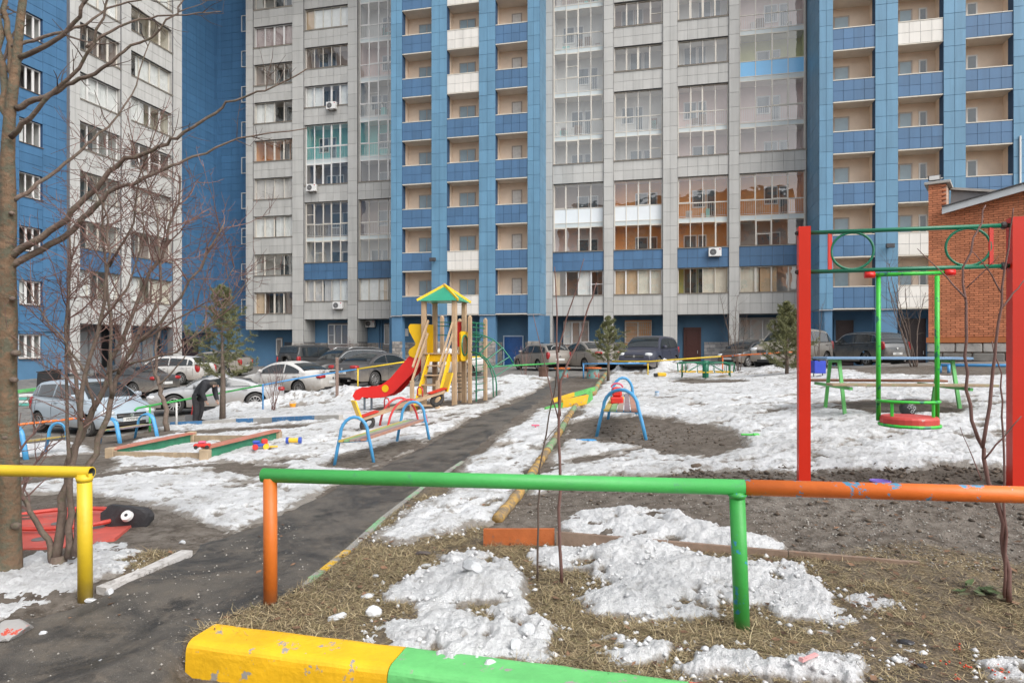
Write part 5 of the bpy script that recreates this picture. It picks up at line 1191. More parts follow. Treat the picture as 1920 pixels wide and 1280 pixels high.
    if wing_spoiler:
        q = MB(); q.bev(X(L + 0.02), X(L - 0.22), -hw * 0.7, hw * 0.7, T['tz'] + 0.10, T['tz'] + 0.135, 0.012)
        for y in (-0.45, 0.45): q.box(X(L - 0.02), X(L - 0.14), y - 0.02, y + 0.02, T['tz'] - 0.04, T['tz'] + 0.11)
        q.build('boot_spoiler', paint, t)
    return t
P_ = lambda px, Y: PG(px, Y) + Vector((0, 0, 0.02))
silver = paintm('silver', (0.34, 0.35, 0.365), (0.22, 0.85)); pblue = paintm('pale_silver_blue', (0.36, 0.43, 0.49), (0.1, 0.5)); white = paintm('white', (0.60, 0.59, 0.57), (0.30, 1.0)); black = paintm('black', (0.018, 0.019, 0.021)); navy = paintm('navy', (0.025, 0.03, 0.055), (0.1, 0.55)); dgrey = paintm('dark_grey', (0.05, 0.05, 0.053)); mud = paintm('muddy_grey', (0.22, 0.20, 0.18), (0.4, 1.2)); beige = paintm('beige', (0.34, 0.31, 0.27), (0.3, 1.1)); maroon = paintm('maroon', (0.16, 0.02, 0.025)); dnavy = paintm('dark_teal', (0.022, 0.03, 0.038), (0.25, 0.9))
car('parked_hatchback', 'pale silver blue hatchback behind the bare stems at far left, nose to the right', 'hatch', pblue, P_(172, 19.6), (0.86, -0.46), plate_front='M702MP')
car('parked_coupe', 'silver coupe with five spoke wheels behind the bent man and the pine', 'coupe', silver, P_(408, 25.2), (-0.88, -0.40), over=dict(sp=10))
car('parked_sedan', 'white sedan with lace alloy wheels and muddy flank beside the blue rail', 'sedan', white, P_(543, 28.6), (-0.90, 0.42), wing_spoiler=True, over=dict(sp=13, r=0.33))
car('parked_off_roader', 'black off roader seen from behind with spare wheel, by the blue entrance', 'boxy', black, P_(588, 39.0), (0.40, 0.92), spare=True)
car('parked_crossover', 'black crossover with silver roof rails, facing left between the off roader and dark saloon', 'suv', black, P_(652, 32.2), (-0.66, -0.75), rails=True, chrome_line=True)
car('parked_saloon', 'dark grey saloon showing its tail beside the red slide', 'sedan', dgrey, P_(712, 29.6), (0.50, 0.866), chrome_line=True, plate_rear='P842')
car('parked_saloon', 'white saloon half hidden behind the wooden play tower', 'sedan', white, P_(822, 33.5), (-0.92, -0.35))
car('parked_wagon', 'maroon car of which only the roof shows behind the black crossover', 'wagon', maroon, P_(662, 42.5), (0.93, -0.2))
car('parked_saloon', 'dark saloon behind the shrub stems with one red tail light showing', 'sedan', dgrey, P_(238, 30.5), (-0.93, 0.30))
car('parked_hatchback', 'white dusty hatchback parked beyond the dark saloon, behind the shrub', 'wagon', white, P_(322, 35.5), (-0.96, 0.2))
car('parked_van', 'grey dusty estate car mostly hidden by the left pine', 'wagon', mud, P_(400, 40.5), (-0.97, 0.1))
car('parked_wagon', 'muddy beige hatchback with a wiped arc on its rear window', 'wagon', mud, P_(1015, 37.5), (-0.42, 0.90), wiper_arc=True)
car('parked_saloon', 'muddy saloon with red tail lamps right of the beige hatchback', 'sedan', mud, P_(1100, 36.0), (-0.40, 0.91), over=dict(H=1.53, belt=(1.0, 1.05), tz=1.05))
car('parked_crossover', 'dark blue crossover facing the yard behind the yellow rail', 'suv', navy, P_(1219, 32.2), (-0.50, -0.865), plate_front='H319')
car('parked_hatchback', 'small black hatchback behind the orange rail, left of the beige crossover', 'hatch', black, P_(1405, 38.0), (-0.80, -0.55))
car('parked_crossover', 'beige dusty crossover split from view by the red swing post', 'suv', beige, P_(1487, 28.5), (-0.74, -0.67), plate_front='A740', rails=False)
car('parked_crossover', 'dark crossover with tall red tail lamps at the right, mud on its doors', 'suv', dnavy, P_(1620, 34.0), (-0.18, 0.984), chrome_line=True, plate_rear='K551')
# ================================================================== PIPE FENCES
def pipe_mat(name, col, under=None, thr=(0.62, 0.66)): return M('pipe_' + name, col, 0.45, 0.12, 3.0, bmp=0.12, bscale=30, col2=under, thr=thr, scale2=9, dirt=(0.16, 0.12, 0.08), dirt_z=(-0.05, 0.10))
GREEN = (0.05, 0.40, 0.085); ORANGE = (0.78, 0.17, 0.02); YELLOW = (0.72, 0.50, 0.02); BLUE = (0.05, 0.26, 0.55); RED = (0.62, 0.03, 0.015)
p_green = pipe_mat('green', GREEN, (0.06, 0.30, 0.12), (0.60, 0.68)); p_orange = pipe_mat('orange', ORANGE, (0.09, 0.33, 0.52), (0.58, 0.595)); p_yellow = pipe_mat('yellow', YELLOW, (0.35, 0.24, 0.05), (0.68, 0.72)); p_blue = pipe_mat('blue', BLUE, (0.12, 0.2, 0.28), (0.68, 0.72))
p_opost = pipe_mat('orange_post', (0.62, 0.15, 0.015), (0.30, 0.10, 0.05), (0.72, 0.8)); p_gpost = pipe_mat('green_post', (0.035, 0.36, 0.06), (0.02, 0.25, 0.45), (0.60, 0.62))
def hollow(mb, p0, p1, r, n=20, wall_=0.006, mi=0):
    """a pipe with an open end at p1"""
    p0, p1 = Vector(p0), Vector(p1); d = (p1 - p0).normalized()
    mb.tube([p0, p1], r, n, mi, cap=False); mb.tube([p1, p1 + d * 0.0005], [r, r - wall_], n, mi, cap=False); mb.tube([p1 + d * 0.0003, p1 - d * 0.5], [r - wall_, r - wall_], n, mi + 1, cap=False)
RB_ = 0.043
def rot_to(t, v): return v - t.location
# foreground fence right of the path
a0 = PW(497, 889, 4.06); a1 = PW(1396, 910, 3.66); a2 = a1 + (a1 - a0).normalized() * 2.4
a0.z = 0.775; a1.z = 0.775 + 0.01; a2.z = 0.79
dd = (a1 - a0).normalized()
t = thing('pipe_fence', 'thick pipe fence in the foreground, green rail passing into orange', 'fence', (a0.x, a0.y, 0))
L_ = lambda v: tuple(v - t.location)
MB().tube([L_(a0 - dd * 0.02), L_(a0 - dd * 0.015), L_(a1)], [RB_ * 0.8, RB_, RB_], 24).build('rail', p_green, t, smooth=True)
MB().tube([L_(a1 + dd * 0.002), L_(a2)], RB_ * 1.02, 24).build('rail', p_orange, t, smooth=True)
b0 = GP(507, 1131); MB().tube([L_(Vector((b0.x, b0.y, -0.05))), L_(Vector((a0.x + 0.035, a0.y - 0.01, 0.76)))], RB_ * 0.95, 24).build('post', p_opost, t, smooth=True)
b1 = GP(1392, 1178); MB().tube([L_(Vector((b1.x, b1.y, -0.05))), L_(Vector((a1.x - 0.04, a1.y + 0.005, 0.76)))], RB_ * 0.98, 24).build('post', p_gpost, t, smooth=True)
wd_ = MB(); wd_.tube([L_(Vector((a1.x - 0.04, a1.y, 0.728))), L_(Vector((a1.x - 0.04, a1.y, 0.75)))], [RB_ * 1.0, RB_ * 1.25], 18); wd_.build('weld', p_gpost, t, smooth=True)
# foreground fence left of the path
c1 = PW(172, 889, 4.18); c1.z = 0.77; c0 = c1 + Vector((-3.0, 0.32, 0.0)); b = GP(160, 1123)
t = thing('pipe_fence', 'yellow pipe fence with an open pipe end at the left edge', 'fence', (b.x, b.y, 0))
q = MB(); hollow(q, L_(c0), L_(c1), 0.036); q.build('rail', [p_yellow, M('pipe_inside', (0.05, 0.06, 0.07), 0.8)], t, smooth=True)
MB().tube([L_(Vector((b.x, b.y, -0.05))), L_(Vector((c1.x - 0.045, c1.y, 0.76)))], 0.042, 24).build('post', p_yellow, t, smooth=True)
MB().tube([L_(Vector((c1.x - 0.045, c1.y, 0.71))), L_(Vector((c1.x - 0.045, c1.y, 0.745)))], [0.042, 0.052], 18).build('weld', p_yellow, t, smooth=True)
# thinner fences round the yard: (name, label, rail colour, [(px,py,Y) rail points], [(px, Y, colour)] posts)
def low_fence(label, segs, posts, r=0.03):
    p = segs[0][1][0]; base = PG(p[0], p[2]); t = thing('pipe_fence', label, 'fence', base)
    for m, pts in segs:
        q = MB(); q.tube([tuple(PW(*k) - base) for k in pts], r, 10); q.build('rail', m, t, smooth=True)
    for m, px, py, Y in posts:
        top = PW(px, py, Y); g = g1(top.x, top.y); q = MB(); q.tube([tuple(Vector((top.x, top.y, g - 0.05)) - base), tuple(top - base)], r * 0.95, 10); q.build('post', m, t, smooth=True)
low_fence('orange pipe rail in front of the silver blue hatchback', [(p_orange, [(-60, 803, 16.2), (33, 796, 16.8), (152, 783, 17.4), (158, 787, 17.4)])], [(p_orange, 155, 783, 17.4), (p_orange, 20, 797, 16.7)])
low_fence('green pipe rail running past the bent man into a long blue rail', [(p_green, [(252, 770, 18.2), (257, 765, 18.25), (300, 757, 19.2), (380, 743, 21.0), (490, 722, 23.6)]), (p_blue, [(491, 721.8, 23.6), (560, 709, 25.0), (668, 692, 26.6)]), (p_yellow, [(669, 691.8, 26.6), (760, 678, 27.2), (905, 668, 27.8)])],
          [(p_green, 281, 762, 18.7), (M('pipe_white', (0.6, 0.58, 0.55), 0.5), 331, 755, 19.7), (p_blue, 493, 723, 23.6), (p_yellow, 671, 692, 26.6)])
low_fence('green pipe rail ending in a blue post by the brown urn', [(p_green, [(905, 688, 27.2), (1042, 681, 28.6)])], [(p_blue, 1045, 682, 28.6)])
low_fence('blue pipe rail passing into yellow and orange before the dark blue crossover', [(p_blue, [(1092, 682, 28.4), (1212, 681, 29.0)]), (p_yellow, [(1148, 677, 30.0), (1217, 677.5, 29.0), (1352, 668, 27.0)]), (p_orange, [(1353, 667.8, 27.0), (1500, 659, 25.2)])],
          [(p_blue, 1094, 682, 28.4), (p_yellow, 1215, 681, 29.0), (p_orange, 1355, 668, 27.0)])
low_fence('blue pipe rail along the yard edge in front of the brick substation', [(p_blue, [(1755, 684, 17.5), (1990, 686, 16.2)])], [(p_blue, 1763, 684, 17.45), (p_blue, 1779, 684, 17.3), (p_blue, 1935, 686, 16.5)], r=0.04)

# ================================================================== KERBS, LOGS, BOARDS
kr = thing('painted_kerb', 'heavy kerb stones painted yellow, green and red in the bottom foreground', 'kerb', (KA.x, KA.y, -0.16), math.atan2(KDIR.y, KDIR.x))
def kerb_stone(x0, x1, m):
    q = MB(); n = 14; prof = [(-0.012, 0), (-0.004, 0.13), (0.0, 0.155), (0.008, 0.168), (0.02, 0.178), (0.035, 0.184), (0.05, 0.187), (0.20, 0.192), (0.225, 0.188), (0.236, 0.175), (0.24, 0.0)]
    for i in range(n + 1):
        x = x0 + (x1 - x0) * i / n
        for (y, z) in prof: q.v.append((x, y + 0.0012 * math.sin(x * 23 + z * 40), z + 0.0015 * math.sin(x * 17 + y * 31)))
    k = len(prof)
    for i in range(n):
        for j in range(k - 1): q.f.append((i * k + j, (i + 1) * k + j, (i + 1) * k + j + 1, i * k + j + 1))
    q.f.append(tuple(range(k))); q.f.append(tuple(n * k + j for j in range(k))[::-1]); q.m = [0] * len(q.f); return q.build('kerb_stone', m, kr)
def chip(name, col, un=(0.33, 0.31, 0.28), th=(0.635, 0.655)): return M('chipped_' + name, col, 0.55, 0.14, 3.5, bmp=0.35, bscale=16, col2=un, thr=(th[0] - 0.035, th[1] - 0.035), scale2=9)
kerb_stone(0.0, 1.13, chip('yellow', (0.80, 0.45, 0.01))); kerb_stone(1.135, 2.52, chip('green', (0.14, 0.52, 0.16))); kerb_stone(2.525, 3.6, chip('red', (0.62, 0.10, 0.05)))
def strip(name, label, cat, pts, w, h, mats, up=0.0, piece='piece', rounded=False, seg=0.8, group=None, gap=0.01):
    """a row of boards / logs / kerb pieces along a ground polyline; mats cycle"""
    W_ = [GP(*p) for p in pts]; base = W_[0]; t = thing(name, label, cat, base, 0, group); k = 0
    for a, b in zip(W_, W_[1:]):
        d = b - a; n = max(1, round(d.length / seg))
        for i in range(n):
            p = a + d * (i / n) ; q_ = a + d * ((i + 1) / n) - d.normalized() * gap
            p = Vector((p.x, p.y, g1(p.x, p.y) + up)); q_ = Vector((q_.x, q_.y, g1(q_.x, q_.y) + up)); m = MB()
            if rounded:
                N = 7; pp = [p.lerp(q_, j / N) - base + Vector((rng.uniform(-1, 1) * 0.006, rng.uniform(-1, 1) * 0.006, h * 0.35 + rng.uniform(-1, 1) * 0.006)) for j in range(N + 1)]
                m.tube(pp, [w / 2 * rng.uniform(0.93, 1.07) for _ in pp], 12)
            else:
                e = (q_ - p); sd = Vector((-e.y, e.x, 0)).normalized() * (w / 2); lo = Vector((0, 0, -0.06)); hi = Vector((0, 0, h)); v = [p - sd + lo, q_ - sd + lo, q_ + sd + lo, p + sd + lo, p - sd + hi, q_ - sd + hi, q_ + sd + hi, p + sd + hi]
                m._add([tuple(x - base) for x in v], [(0, 3, 2, 1), (4, 5, 6, 7), (0, 1, 5, 4), (1, 2, 6, 5), (2, 3, 7, 6), (3, 0, 4, 7)])
            m.build(piece, mats[k % len(mats)], t, smooth=rounded); k += 1
    return t
logy = M('log_yellow', (0.46, 0.28, 0.07), 0.8, 0.3, 4, bmp=0.7, bscale=12, col2=(0.19, 0.145, 0.095), thr=(0.42, 0.56)); logg = M('log_green', (0.15, 0.32, 0.14), 0.8, 0.3, 4, bmp=0.7, bscale=12, col2=(0.25, 0.23, 0.17), thr=(0.42, 0.56))
strip('log_border', 'row of half buried logs painted yellow and green between path and gravel', 'log border', [(932, 980), (978, 925), (1012, 870), (1050, 812), (1072, 775), (1088, 750)], 0.105, 0.09, [logy, logg, logy, logy, logg], piece='log', rounded=True, seg=0.85, gap=0.035)
strip('log_border', 'thin yellow and green log edging leading to the blue rail', 'log border', [(1112, 742), (1122, 722), (1138, 700)], 0.16, 0.14, [logy, logg], piece='log', rounded=True, seg=1.3)
strip('path_edging', 'low chipped edging stones, green and yellow, along the right side of the path', 'kerb', [(552, 1110), (605, 1072), (652, 1034), (722, 970), (795, 913), (868, 866)], 0.055, 0.016, [chip('worn_green', (0.16, 0.42, 0.20), th=(0.44, 0.55)), chip('worn_yellow', (0.70, 0.42, 0.02), th=(0.52, 0.58)), M('bare_concrete', (0.26, 0.25, 0.23), 0.9, 0.15, 5, bmp=0.4), chip('worn_green', (0.16, 0.42, 0.20)), M('bare_concrete', (0.26, 0.25, 0.23))], piece='edging_stone', seg=0.62)
strip('path_edging', 'crumbling white painted edging stones by the yellow post', 'kerb', [(190, 1112), (272, 1078), (352, 1040)], 0.09, 0.04, [M('white_paint_stone', (0.52, 0.50, 0.48), 0.85, 0.15, 6, bmp=0.5, col2=(0.25, 0.23, 0.21), thr=(0.52, 0.66))], piece='edging_stone', seg=0.42)
m_edge = M('edge_blue', (0.06, 0.20, 0.40), 0.7, 0.15, 4, col2=(0.35, 0.33, 0.31), thr=(0.55, 0.68)); m_edgew = M('edge_grey', (0.42, 0.40, 0.37), 0.85, 0.15, 4)
strip('yard_edging', 'blue and grey painted kerb line half buried in snow behind the sandbox', 'kerb', [(322, 799), (446, 793), (514, 791), (640, 788)], 0.12, 0.13, [m_edge, m_edgew, m_edge, m_edgew, m_edge], piece='edging_stone', seg=1.35)
strip('yard_edging', 'green and yellow kerb in front of the blue ground floor wall at far left', 'kerb', [(28, 738), (75, 732), (112, 727)], 0.15, 0.16, [chip('green', (0.14, 0.52, 0.16)), chip('yellow', (0.80, 0.45, 0.01))], piece='edging_stone', seg=1.5)
# orange board along the lawn, weathered towards the right
t = strip('lawn_board', 'old board edging the lawn, orange at its left end and weathered grey brown beyond', 'board', [(907, 1022), (1042, 1022)], 0.035, 0.13, [M('board_orange', (0.42, 0.115, 0.03), 0.75, 0.2, 5, bmp=0.3, col2=(0.20, 0.12, 0.08), thr=(0.55, 0.68))], piece='plank', seg=3)
w0 = GP(1044, 1024); w1 = GP(1725, 1058); n = 3
for i in range(n):
    p = w0.lerp(w1, i / n); q_ = w0.lerp(w1, (i + 1) / n - 0.003); e = q_ - p; sd = Vector((-e.y, e.x, 0)).normalized() * 0.018; h0 = 0.115 - 0.032 * i; h1 = 0.115 - 0.032 * (i + 1)
    v = [p - sd - Vector((0, 0, .05)), q_ - sd - Vector((0, 0, .05)), q_ + sd - Vector((0, 0, .05)), p + sd - Vector((0, 0, .05)), p - sd + Vector((0, 0, h0)), q_ - sd + Vector((0, 0, h1)), q_ + sd + Vector((0, 0, h1)), p + sd + Vector((0, 0, h0))]
    MB()._add([tuple(x - t.location) for x in v], [(0, 3, 2, 1), (4, 5, 6, 7), (0, 1, 5, 4), (1, 2, 6, 5), (2, 3, 7, 6), (3, 0, 4, 7)]).build('plank', M('board_weathered', (0.24, 0.17, 0.125), 0.85, 0.2, 6, bmp=0.4, col2=(0.34, 0.14, 0.07), thr=(0.6, 0.7)), t)
# heap of painted boards beyond the first log row
t = thing('broken_sandbox', 'yellow and green painted boards of a broken sandbox beside the path', 'boards', GP(1070, 765))
def board_px(t, pts, th, m, nm='board'):
    """a thick board given by the four corners of its seen face (px,py,Y)"""
    v = [PW(*p) - t.location for p in pts]; nn = (v[1] - v[0]).cross(v[3] - v[0]).normalized() * th
    MB()._add([tuple(x) for x in v] + [tuple(x - nn) for x in v], [(0, 1, 2, 3), (7, 6, 5, 4), (0, 4, 5, 1), (1, 5, 6, 2), (2, 6, 7, 3), (3, 7, 4, 0)]).build(nm, m, t)
Yb = t.location.y
by_ = chip('board_yellow', (0.68, 0.40, 0.02)); bg_ = chip('board_green', (0.10, 0.38, 0.09))
board_px(t, [(1054, 767, Yb), (1100, 758, Yb + 0.5), (1104, 740, Yb + 0.5), (1056, 750, Yb)], 0.05, by_); board_px(t, [(1022, 775, Yb - 0.3), (1054, 767, Yb), (1056, 755, Yb), (1024, 764, Yb - 0.3)], 0.05, bg_)
board_px(t, [(1100, 759, Yb + 0.5), (1112, 748, Yb + 0.9), (1110, 730, Yb + 0.9), (1102, 741, Yb + 0.5)], 0.05, bg_); board_px(t, [(1038, 755, Yb + 0.9), (1077, 743, Yb + 1.4), (1077, 735, Yb + 1.4), (1036, 747, Yb + 0.9)], 0.05, by_); board_px(t, [(1077, 744, Yb + 1.4), (1117, 732, Yb + 1.9), (1115, 725, Yb + 1.9), (1077, 736, Yb + 1.4)], 0.05, bg_)

# ================================================================== PLAYGROUND
m_wood = M('play_wood', (0.43, 0.30, 0.185), 0.6, 0.14, 5, bmp=0.1)
p_dgreen = M('pipe_teal_green', (0.008, 0.16, 0.085), 0.35, 0.1, 4); p_red = M('play_red', (0.70, 0.022, 0.018), 0.35, 0.05, 2); p_yel = M('play_yellow', (0.80, 0.48, 0.006), 0.4, 0.05, 2)
p_swred = M('swing_red', (0.58, 0.02, 0.005), 0.4, 0.06, 1.5, col2=(0.50, 0.07, 0.04), thr=(0.72, 0.80), bmp=0.04)
# --- play tower
TY = 17.0; tb = PG(795, TY + 0.1); TZ = tb.z
tw = thing('play_tower', 'wooden play tower with green hip roof, red slide and yellow stair', 'play tower', (tb.x, tb.y, TZ), -TH)
sc_ = 0.0137; S = 0.82; PH = 2.72
for (x, y) in ((0, 0), (S, 0), (0, S), (S, S)):
    MB().bev(x - 0.06, x + 0.06, y - 0.06, y + 0.06, -0.2, PH, 0.012).build('post', m_wood, tw)
# roof
e = 0.14; rf = thing_roof = MB(); ap = (S / 2, S / 2, PH + 0.40); cs = [(-e, -e, PH - 0.02), (S + e, -e, PH - 0.02), (S + e, S + e, PH - 0.02), (-e, S + e, PH - 0.02)]
m_roofg = M('roof_green', (0.02, 0.27, 0.16), 0.4, 0.08, 3)
roofo = bpy.data.objects.new('roof', None)
q = MB(); q._add(cs + [ap, (S / 2, S / 2, PH - 0.02)], [(0, 1, 4), (1, 2, 4), (2, 3, 4), (3, 0, 4), (1, 0, 5), (2, 1, 5), (3, 2, 5), (0, 3, 5)]); roofo = q.build('roof', m_roofg, tw)
for c in cs:
    q = MB(); c_ = Vector(c); a_ = Vector(ap); q.tube([tuple(c_ + Vector((0, 0, 0.015))), tuple(a_ + Vector((0, 0, 0.02)))], 0.045, 4, flat=0.5); q.build('ridge_batten', p_yel, roofo)
MB().ell((ap[0], ap[1], ap[2] + 0.03), (0.05, 0.05, 0.04), 8, 5).build('finial', m_wood, roofo)
# platform
PZ = 1.37
for i in range(6): MB().bev(0.02 + i * (S - 0.04) / 6 + 0.004, 0.02 + (i + 1) * (S - 0.04) / 6 - 0.004, -0.1, S + 0.1, PZ - 0.03, PZ, 0.004).build('deck_plank', m_wood, tw)
for nm, bx in (('beam', (0.061, S - 0.061, -0.05, -0.01, PZ - 0.22, PZ - 0.035)), ('beam', (0.061, S - 0.061, S + 0.01, S + 0.05, PZ - 0.22, PZ - 0.035)), ('beam', (S + 0.02, S + 0.06, 0.061, S - 0.061, PZ - 0.22, PZ - 0.035))):
    MB().bev(*bx, 0.006).build(nm, p_yel, tw)
# stair towards the viewer
run = 1.0; 
for x, sx in ((0.17, -1), (S - 0.10, 1)):
    q = MB(); q._add([(x - 0.02, -0.1, PZ - 0.02), (x + 0.02, -0.1, PZ - 0.02), (x + 0.02, -0.1, PZ - 0.28), (x - 0.02, -0.1, PZ - 0.28), (x - 0.02, -0.1 - run, 0.14), (x + 0.02, -0.1 - run, 0.14), (x + 0.02, -0.1 - run + 0.05, -0.12), (x - 0.02, -0.1 - run + 0.05, -0.12)], [(0, 1, 2, 3), (7, 6, 5, 4), (0, 4, 5, 1), (1, 5, 6, 2), (2, 6, 7, 3), (3, 7, 4, 0)]); q.build('stair_stringer', p_yel, tw)
    for dz, dy in ((0.83, 0.0), (0.50, -0.04)):
        MB().tube([(x + sx * 0.06, 0.02 + dy, PZ + dz), (x + sx * 0.06, -1.05 + dy, PZ + dz - 1.16)], 0.036, 4, flat=0.75).build('handrail', m_wood, tw)
    MB().bev(x + sx * 0.05 - 0.045, x + sx * 0.05 + 0.045, -1.16, -1.07, -0.2, 0.72, 0.01).build('newel_post', m_wood, tw)
for i in range(5):
    f = (i + 0.5) / 5; MB().bev(0.19, S - 0.12, -0.1 - run * f - 0.10, -0.1 - run * f + 0.08, PZ - 0.22 - 1.16 * f, PZ - 0.185 - 1.16 * f, 0.006).build('stair_tread', m_wood, tw)
# slide to the left
sl_top = [(-0.05, PZ + 0.12), (-0.30, PZ + 0.10), (-1.0, 0.70), (-1.22, 0.55), (-1.45, 0.48), (-1.80, 0.46), (-1.98, 0.38), (-2.07, 0.22)]
sl_bot = [(-1.99, 0.12), (-1.88, 0.12), (-1.80, 0.20), (-1.45, 0.18), (-1.12, 0.22), (-0.90, 0.33), (-0.2, PZ - 0.36), (-0.05, PZ - 0.20)]
sl_o = None
for y0 in (0.14, S - 0.17):
    q = MB(); q.prism(sl_top + sl_bot, y0, y0 + 0.035); o = q.build('slide_side', p_red, tw)
    MB().lathe([(0, -0.012 if y0 < 0.3 else 0.05), (0.095, -0.012 if y0 < 0.3 else 0.05), (0.095, 0.0)], 20, axis='y', mat=Matrix.Translation((-1.13, y0 - 0.001, 0.44))).build('slide_disc', p_yel, tw)
    q = MB(); pp = [(0.02, PZ + 0.75), (-0.42, PZ + 0.75), (-0.47, PZ + 0.68), (-0.45, PZ + 0.57), (-0.27, PZ + 0.25), (-0.29, PZ + 0.20), (-0.43, PZ + 0.10), (-0.47, PZ + 0.02), (-0.44, PZ - 0.07), (-0.34, PZ - 0.12), (0.02, PZ - 0.12)]
    q.prism(pp, y0 - 0.04, y0 - 0.012); q.build('slide_panel', p_yel, tw)
q = MB(); fl_ = [(-0.02, PZ - 0.03), (-0.35, PZ - 0.14), (-1.0, 0.46), (-1.25, 0.34), (-1.75, 0.30), (-1.95, 0.2)]
for a, b_ in zip(fl_, fl_[1:]): q.quad((a[0], 0.175, a[1]), (a[0], S - 0.17, a[1]), (b_[0], S - 0.17, b_[1]), (b_[0], 0.175, b_[1]))
q.build('slide_bed', M('slide_bed', (0.30, 0.03, 0.035), 0.4), tw)
for x in (-1.55, -1.75): MB().tube([(x, 0.2, -0.2), (x, 0.2, 0.3)], 0.03, 8).build('slide_leg', M('slide_leg_grey', (0.10, 0.12, 0.14), 0.5), tw)
# lower back posts and panels
def tp(px, py, dy=0.0):
    """tower-frame point seen at a place of the picture, dy metres behind the front face"""
    u = (px - CX) / F; c, s_ = math.cos(TH), math.sin(TH)
    x = (u * (tb.y + dy * c) - tb.x - dy * s_) / (c + u * s_); Y = tb.y - x * s_ + dy * c
    return (x, dy, CAMH - (py - HZ) / F * Y - TZ)
for px, py, dy in ((836 - 7, 594, 1.9), (862, 600, 1.9), (881, 594, 0.55), (910, 599, 1.5)):
    x, y, z = tp(px, py, dy); MB().bev(x - 0.05, x + 0.05, y - 0.05, y + 0.05, -0.2, z, 0.012).build('post', m_wood, tw); MB().ell((x, y, z), (0.05, 0.05, 0.045), 8, 5).build('post_cap', m_wood, tw)
x0, y, z1 = tp(857, 603, S + 0.07); x1, _, z0 = tp(868.5, 650, S + 0.07); MB().bev(x0 - 0.06, x1 + 0.04, y, y + 0.03, z0, z1, 0.01).build('red_panel', p_red, tw)
# yellow panel with a round hole, on the right flank
xq = S + 0.10; q = MB(); ya, yb = 0.10, S - 0.06; za, zb_ = PZ - 0.2, PZ + 0.56; cy, cz, rr = (ya + yb) / 2, (za + zb_) / 2 + 0.02, 0.26; N = 24
ring_o = []; ring_i = []
for i in range(N):
    a = 2 * math.pi * i / N; ca, sa = math.cos(a), math.sin(a); f = min((yb - ya) / 2 / max(abs(ca), 1e-6), (zb_ - za) / 2 / max(abs(sa), 1e-6)); ring_o.append(((ya + yb) / 2 + f * ca, (za + zb_) / 2 + f * sa)); ring_i.append((cy + rr * ca, cz + rr * sa))
for d in (0, 0.03):
    o_ = len(q.v); q.v += [(xq + d, a, b_) for a, b_ in ring_o] + [(xq + d, a, b_) for a, b_ in ring_i]
    for i in range(N): q.f.append((o_ + i, o_ + (i + 1) % N, o_ + N + (i + 1) % N, o_ + N + i))
q.m = [0] * len(q.f); q.build('porthole_panel', p_yel, tw)
q = MB(); q.tube([(xq + 0.04, cy + rr * math.cos(i * 0.2618), cz + rr * math.sin(i * 0.2618)) for i in range(24)], 0.02, 6, closed=True); q.build('porthole_ring', p_dgreen, tw)
# curved climbing ladder on the right
arcA = [tp(*p) for p in ((886, 626, 0.25), (905, 628, 0.25), (925, 637, 0.25), (942, 652, 0.25), (955, 669, 0.25), (964, 683, 0.25))]
arcB = [tp(*p) for p in ((884, 659, 0.1), (900, 663, 0.0), (914, 674, -0.1), (923, 689, -0.15), (929, 705, -0.2), (931, 722, -0.2), (931, 742, -0.2))]
arcC = [tp(*p) for p in ((880, 661, 0.7), (897, 664, 0.6), (910, 675, 0.5), (919, 690, 0.4), (924, 706, 0.3), (925, 744, 0.3))]
for arc in (arcA, arcB, arcC): MB().tube(arc, 0.018, 8).build('climber_rail', p_dgreen, tw, smooth=True)
for (a, b_) in ((arcA[1], arcC[0]), (arcA[2], arcC[1]), (arcA[2], arcB[1]), (arcA[3], arcB[2]), (arcA[4], arcB[3]), (arcA[5], arcB[4]), (arcA[4], arcC[3]), (arcA[3], arcC[2]), (arcB[1], arcC[1]), (arcB[2], arcC[2]), (arcB[3], arcC[3]), (arcB[4], arcC[4]), (arcA[5], arcB[3])):
    MB().tube([a, b_], 0.013, 6).build('climber_rung', p_dgreen, tw)
# spiral climbing pole and the cross rails behind
px0 = tp(893, 604, 1.2); MB().tube([(px0[0], px0[1], -0.1), px0], 0.022, 8).build('climbing_pole', p_dgreen, tw)
for i in range(10):
    z = 0.35 + i * 0.17; rr = 0.22
    MB().tube([(px0[0] + rr * math.cos(a), px0[1] + rr * math.sin(a), z + 0.03 * math.cos(a)) for a in np.linspace(-1.6 + i * 0.35, 1.7 + i * 0.35, 9)], 0.011, 5).build('pole_rung', p_dgreen, tw)
for pys in (605, 612, 629):
    MB().tube([tp(815, pys - 1, 1.2), tp(880, pys, 1.2), tp(910, pys + 4, 1.2)], 0.014, 6).build('cross_rail', p_dgreen, tw)
for i in range(6): MB().tube([tp(884, 604 + i * 9, 0.7), tp(908, 606 + i * 9, 1.5)], 0.012, 5).build('wall_rung', p_dgreen, tw)
for i in range(6):
    py = 700 + i * 7; MB().tube([tp(845, py, 1.2), tp(880, py - 1, 1.2)], 0.012, 5).build('net_rung', M('dark_rung', (0.03, 0.05, 0.045), 0.5), tw)
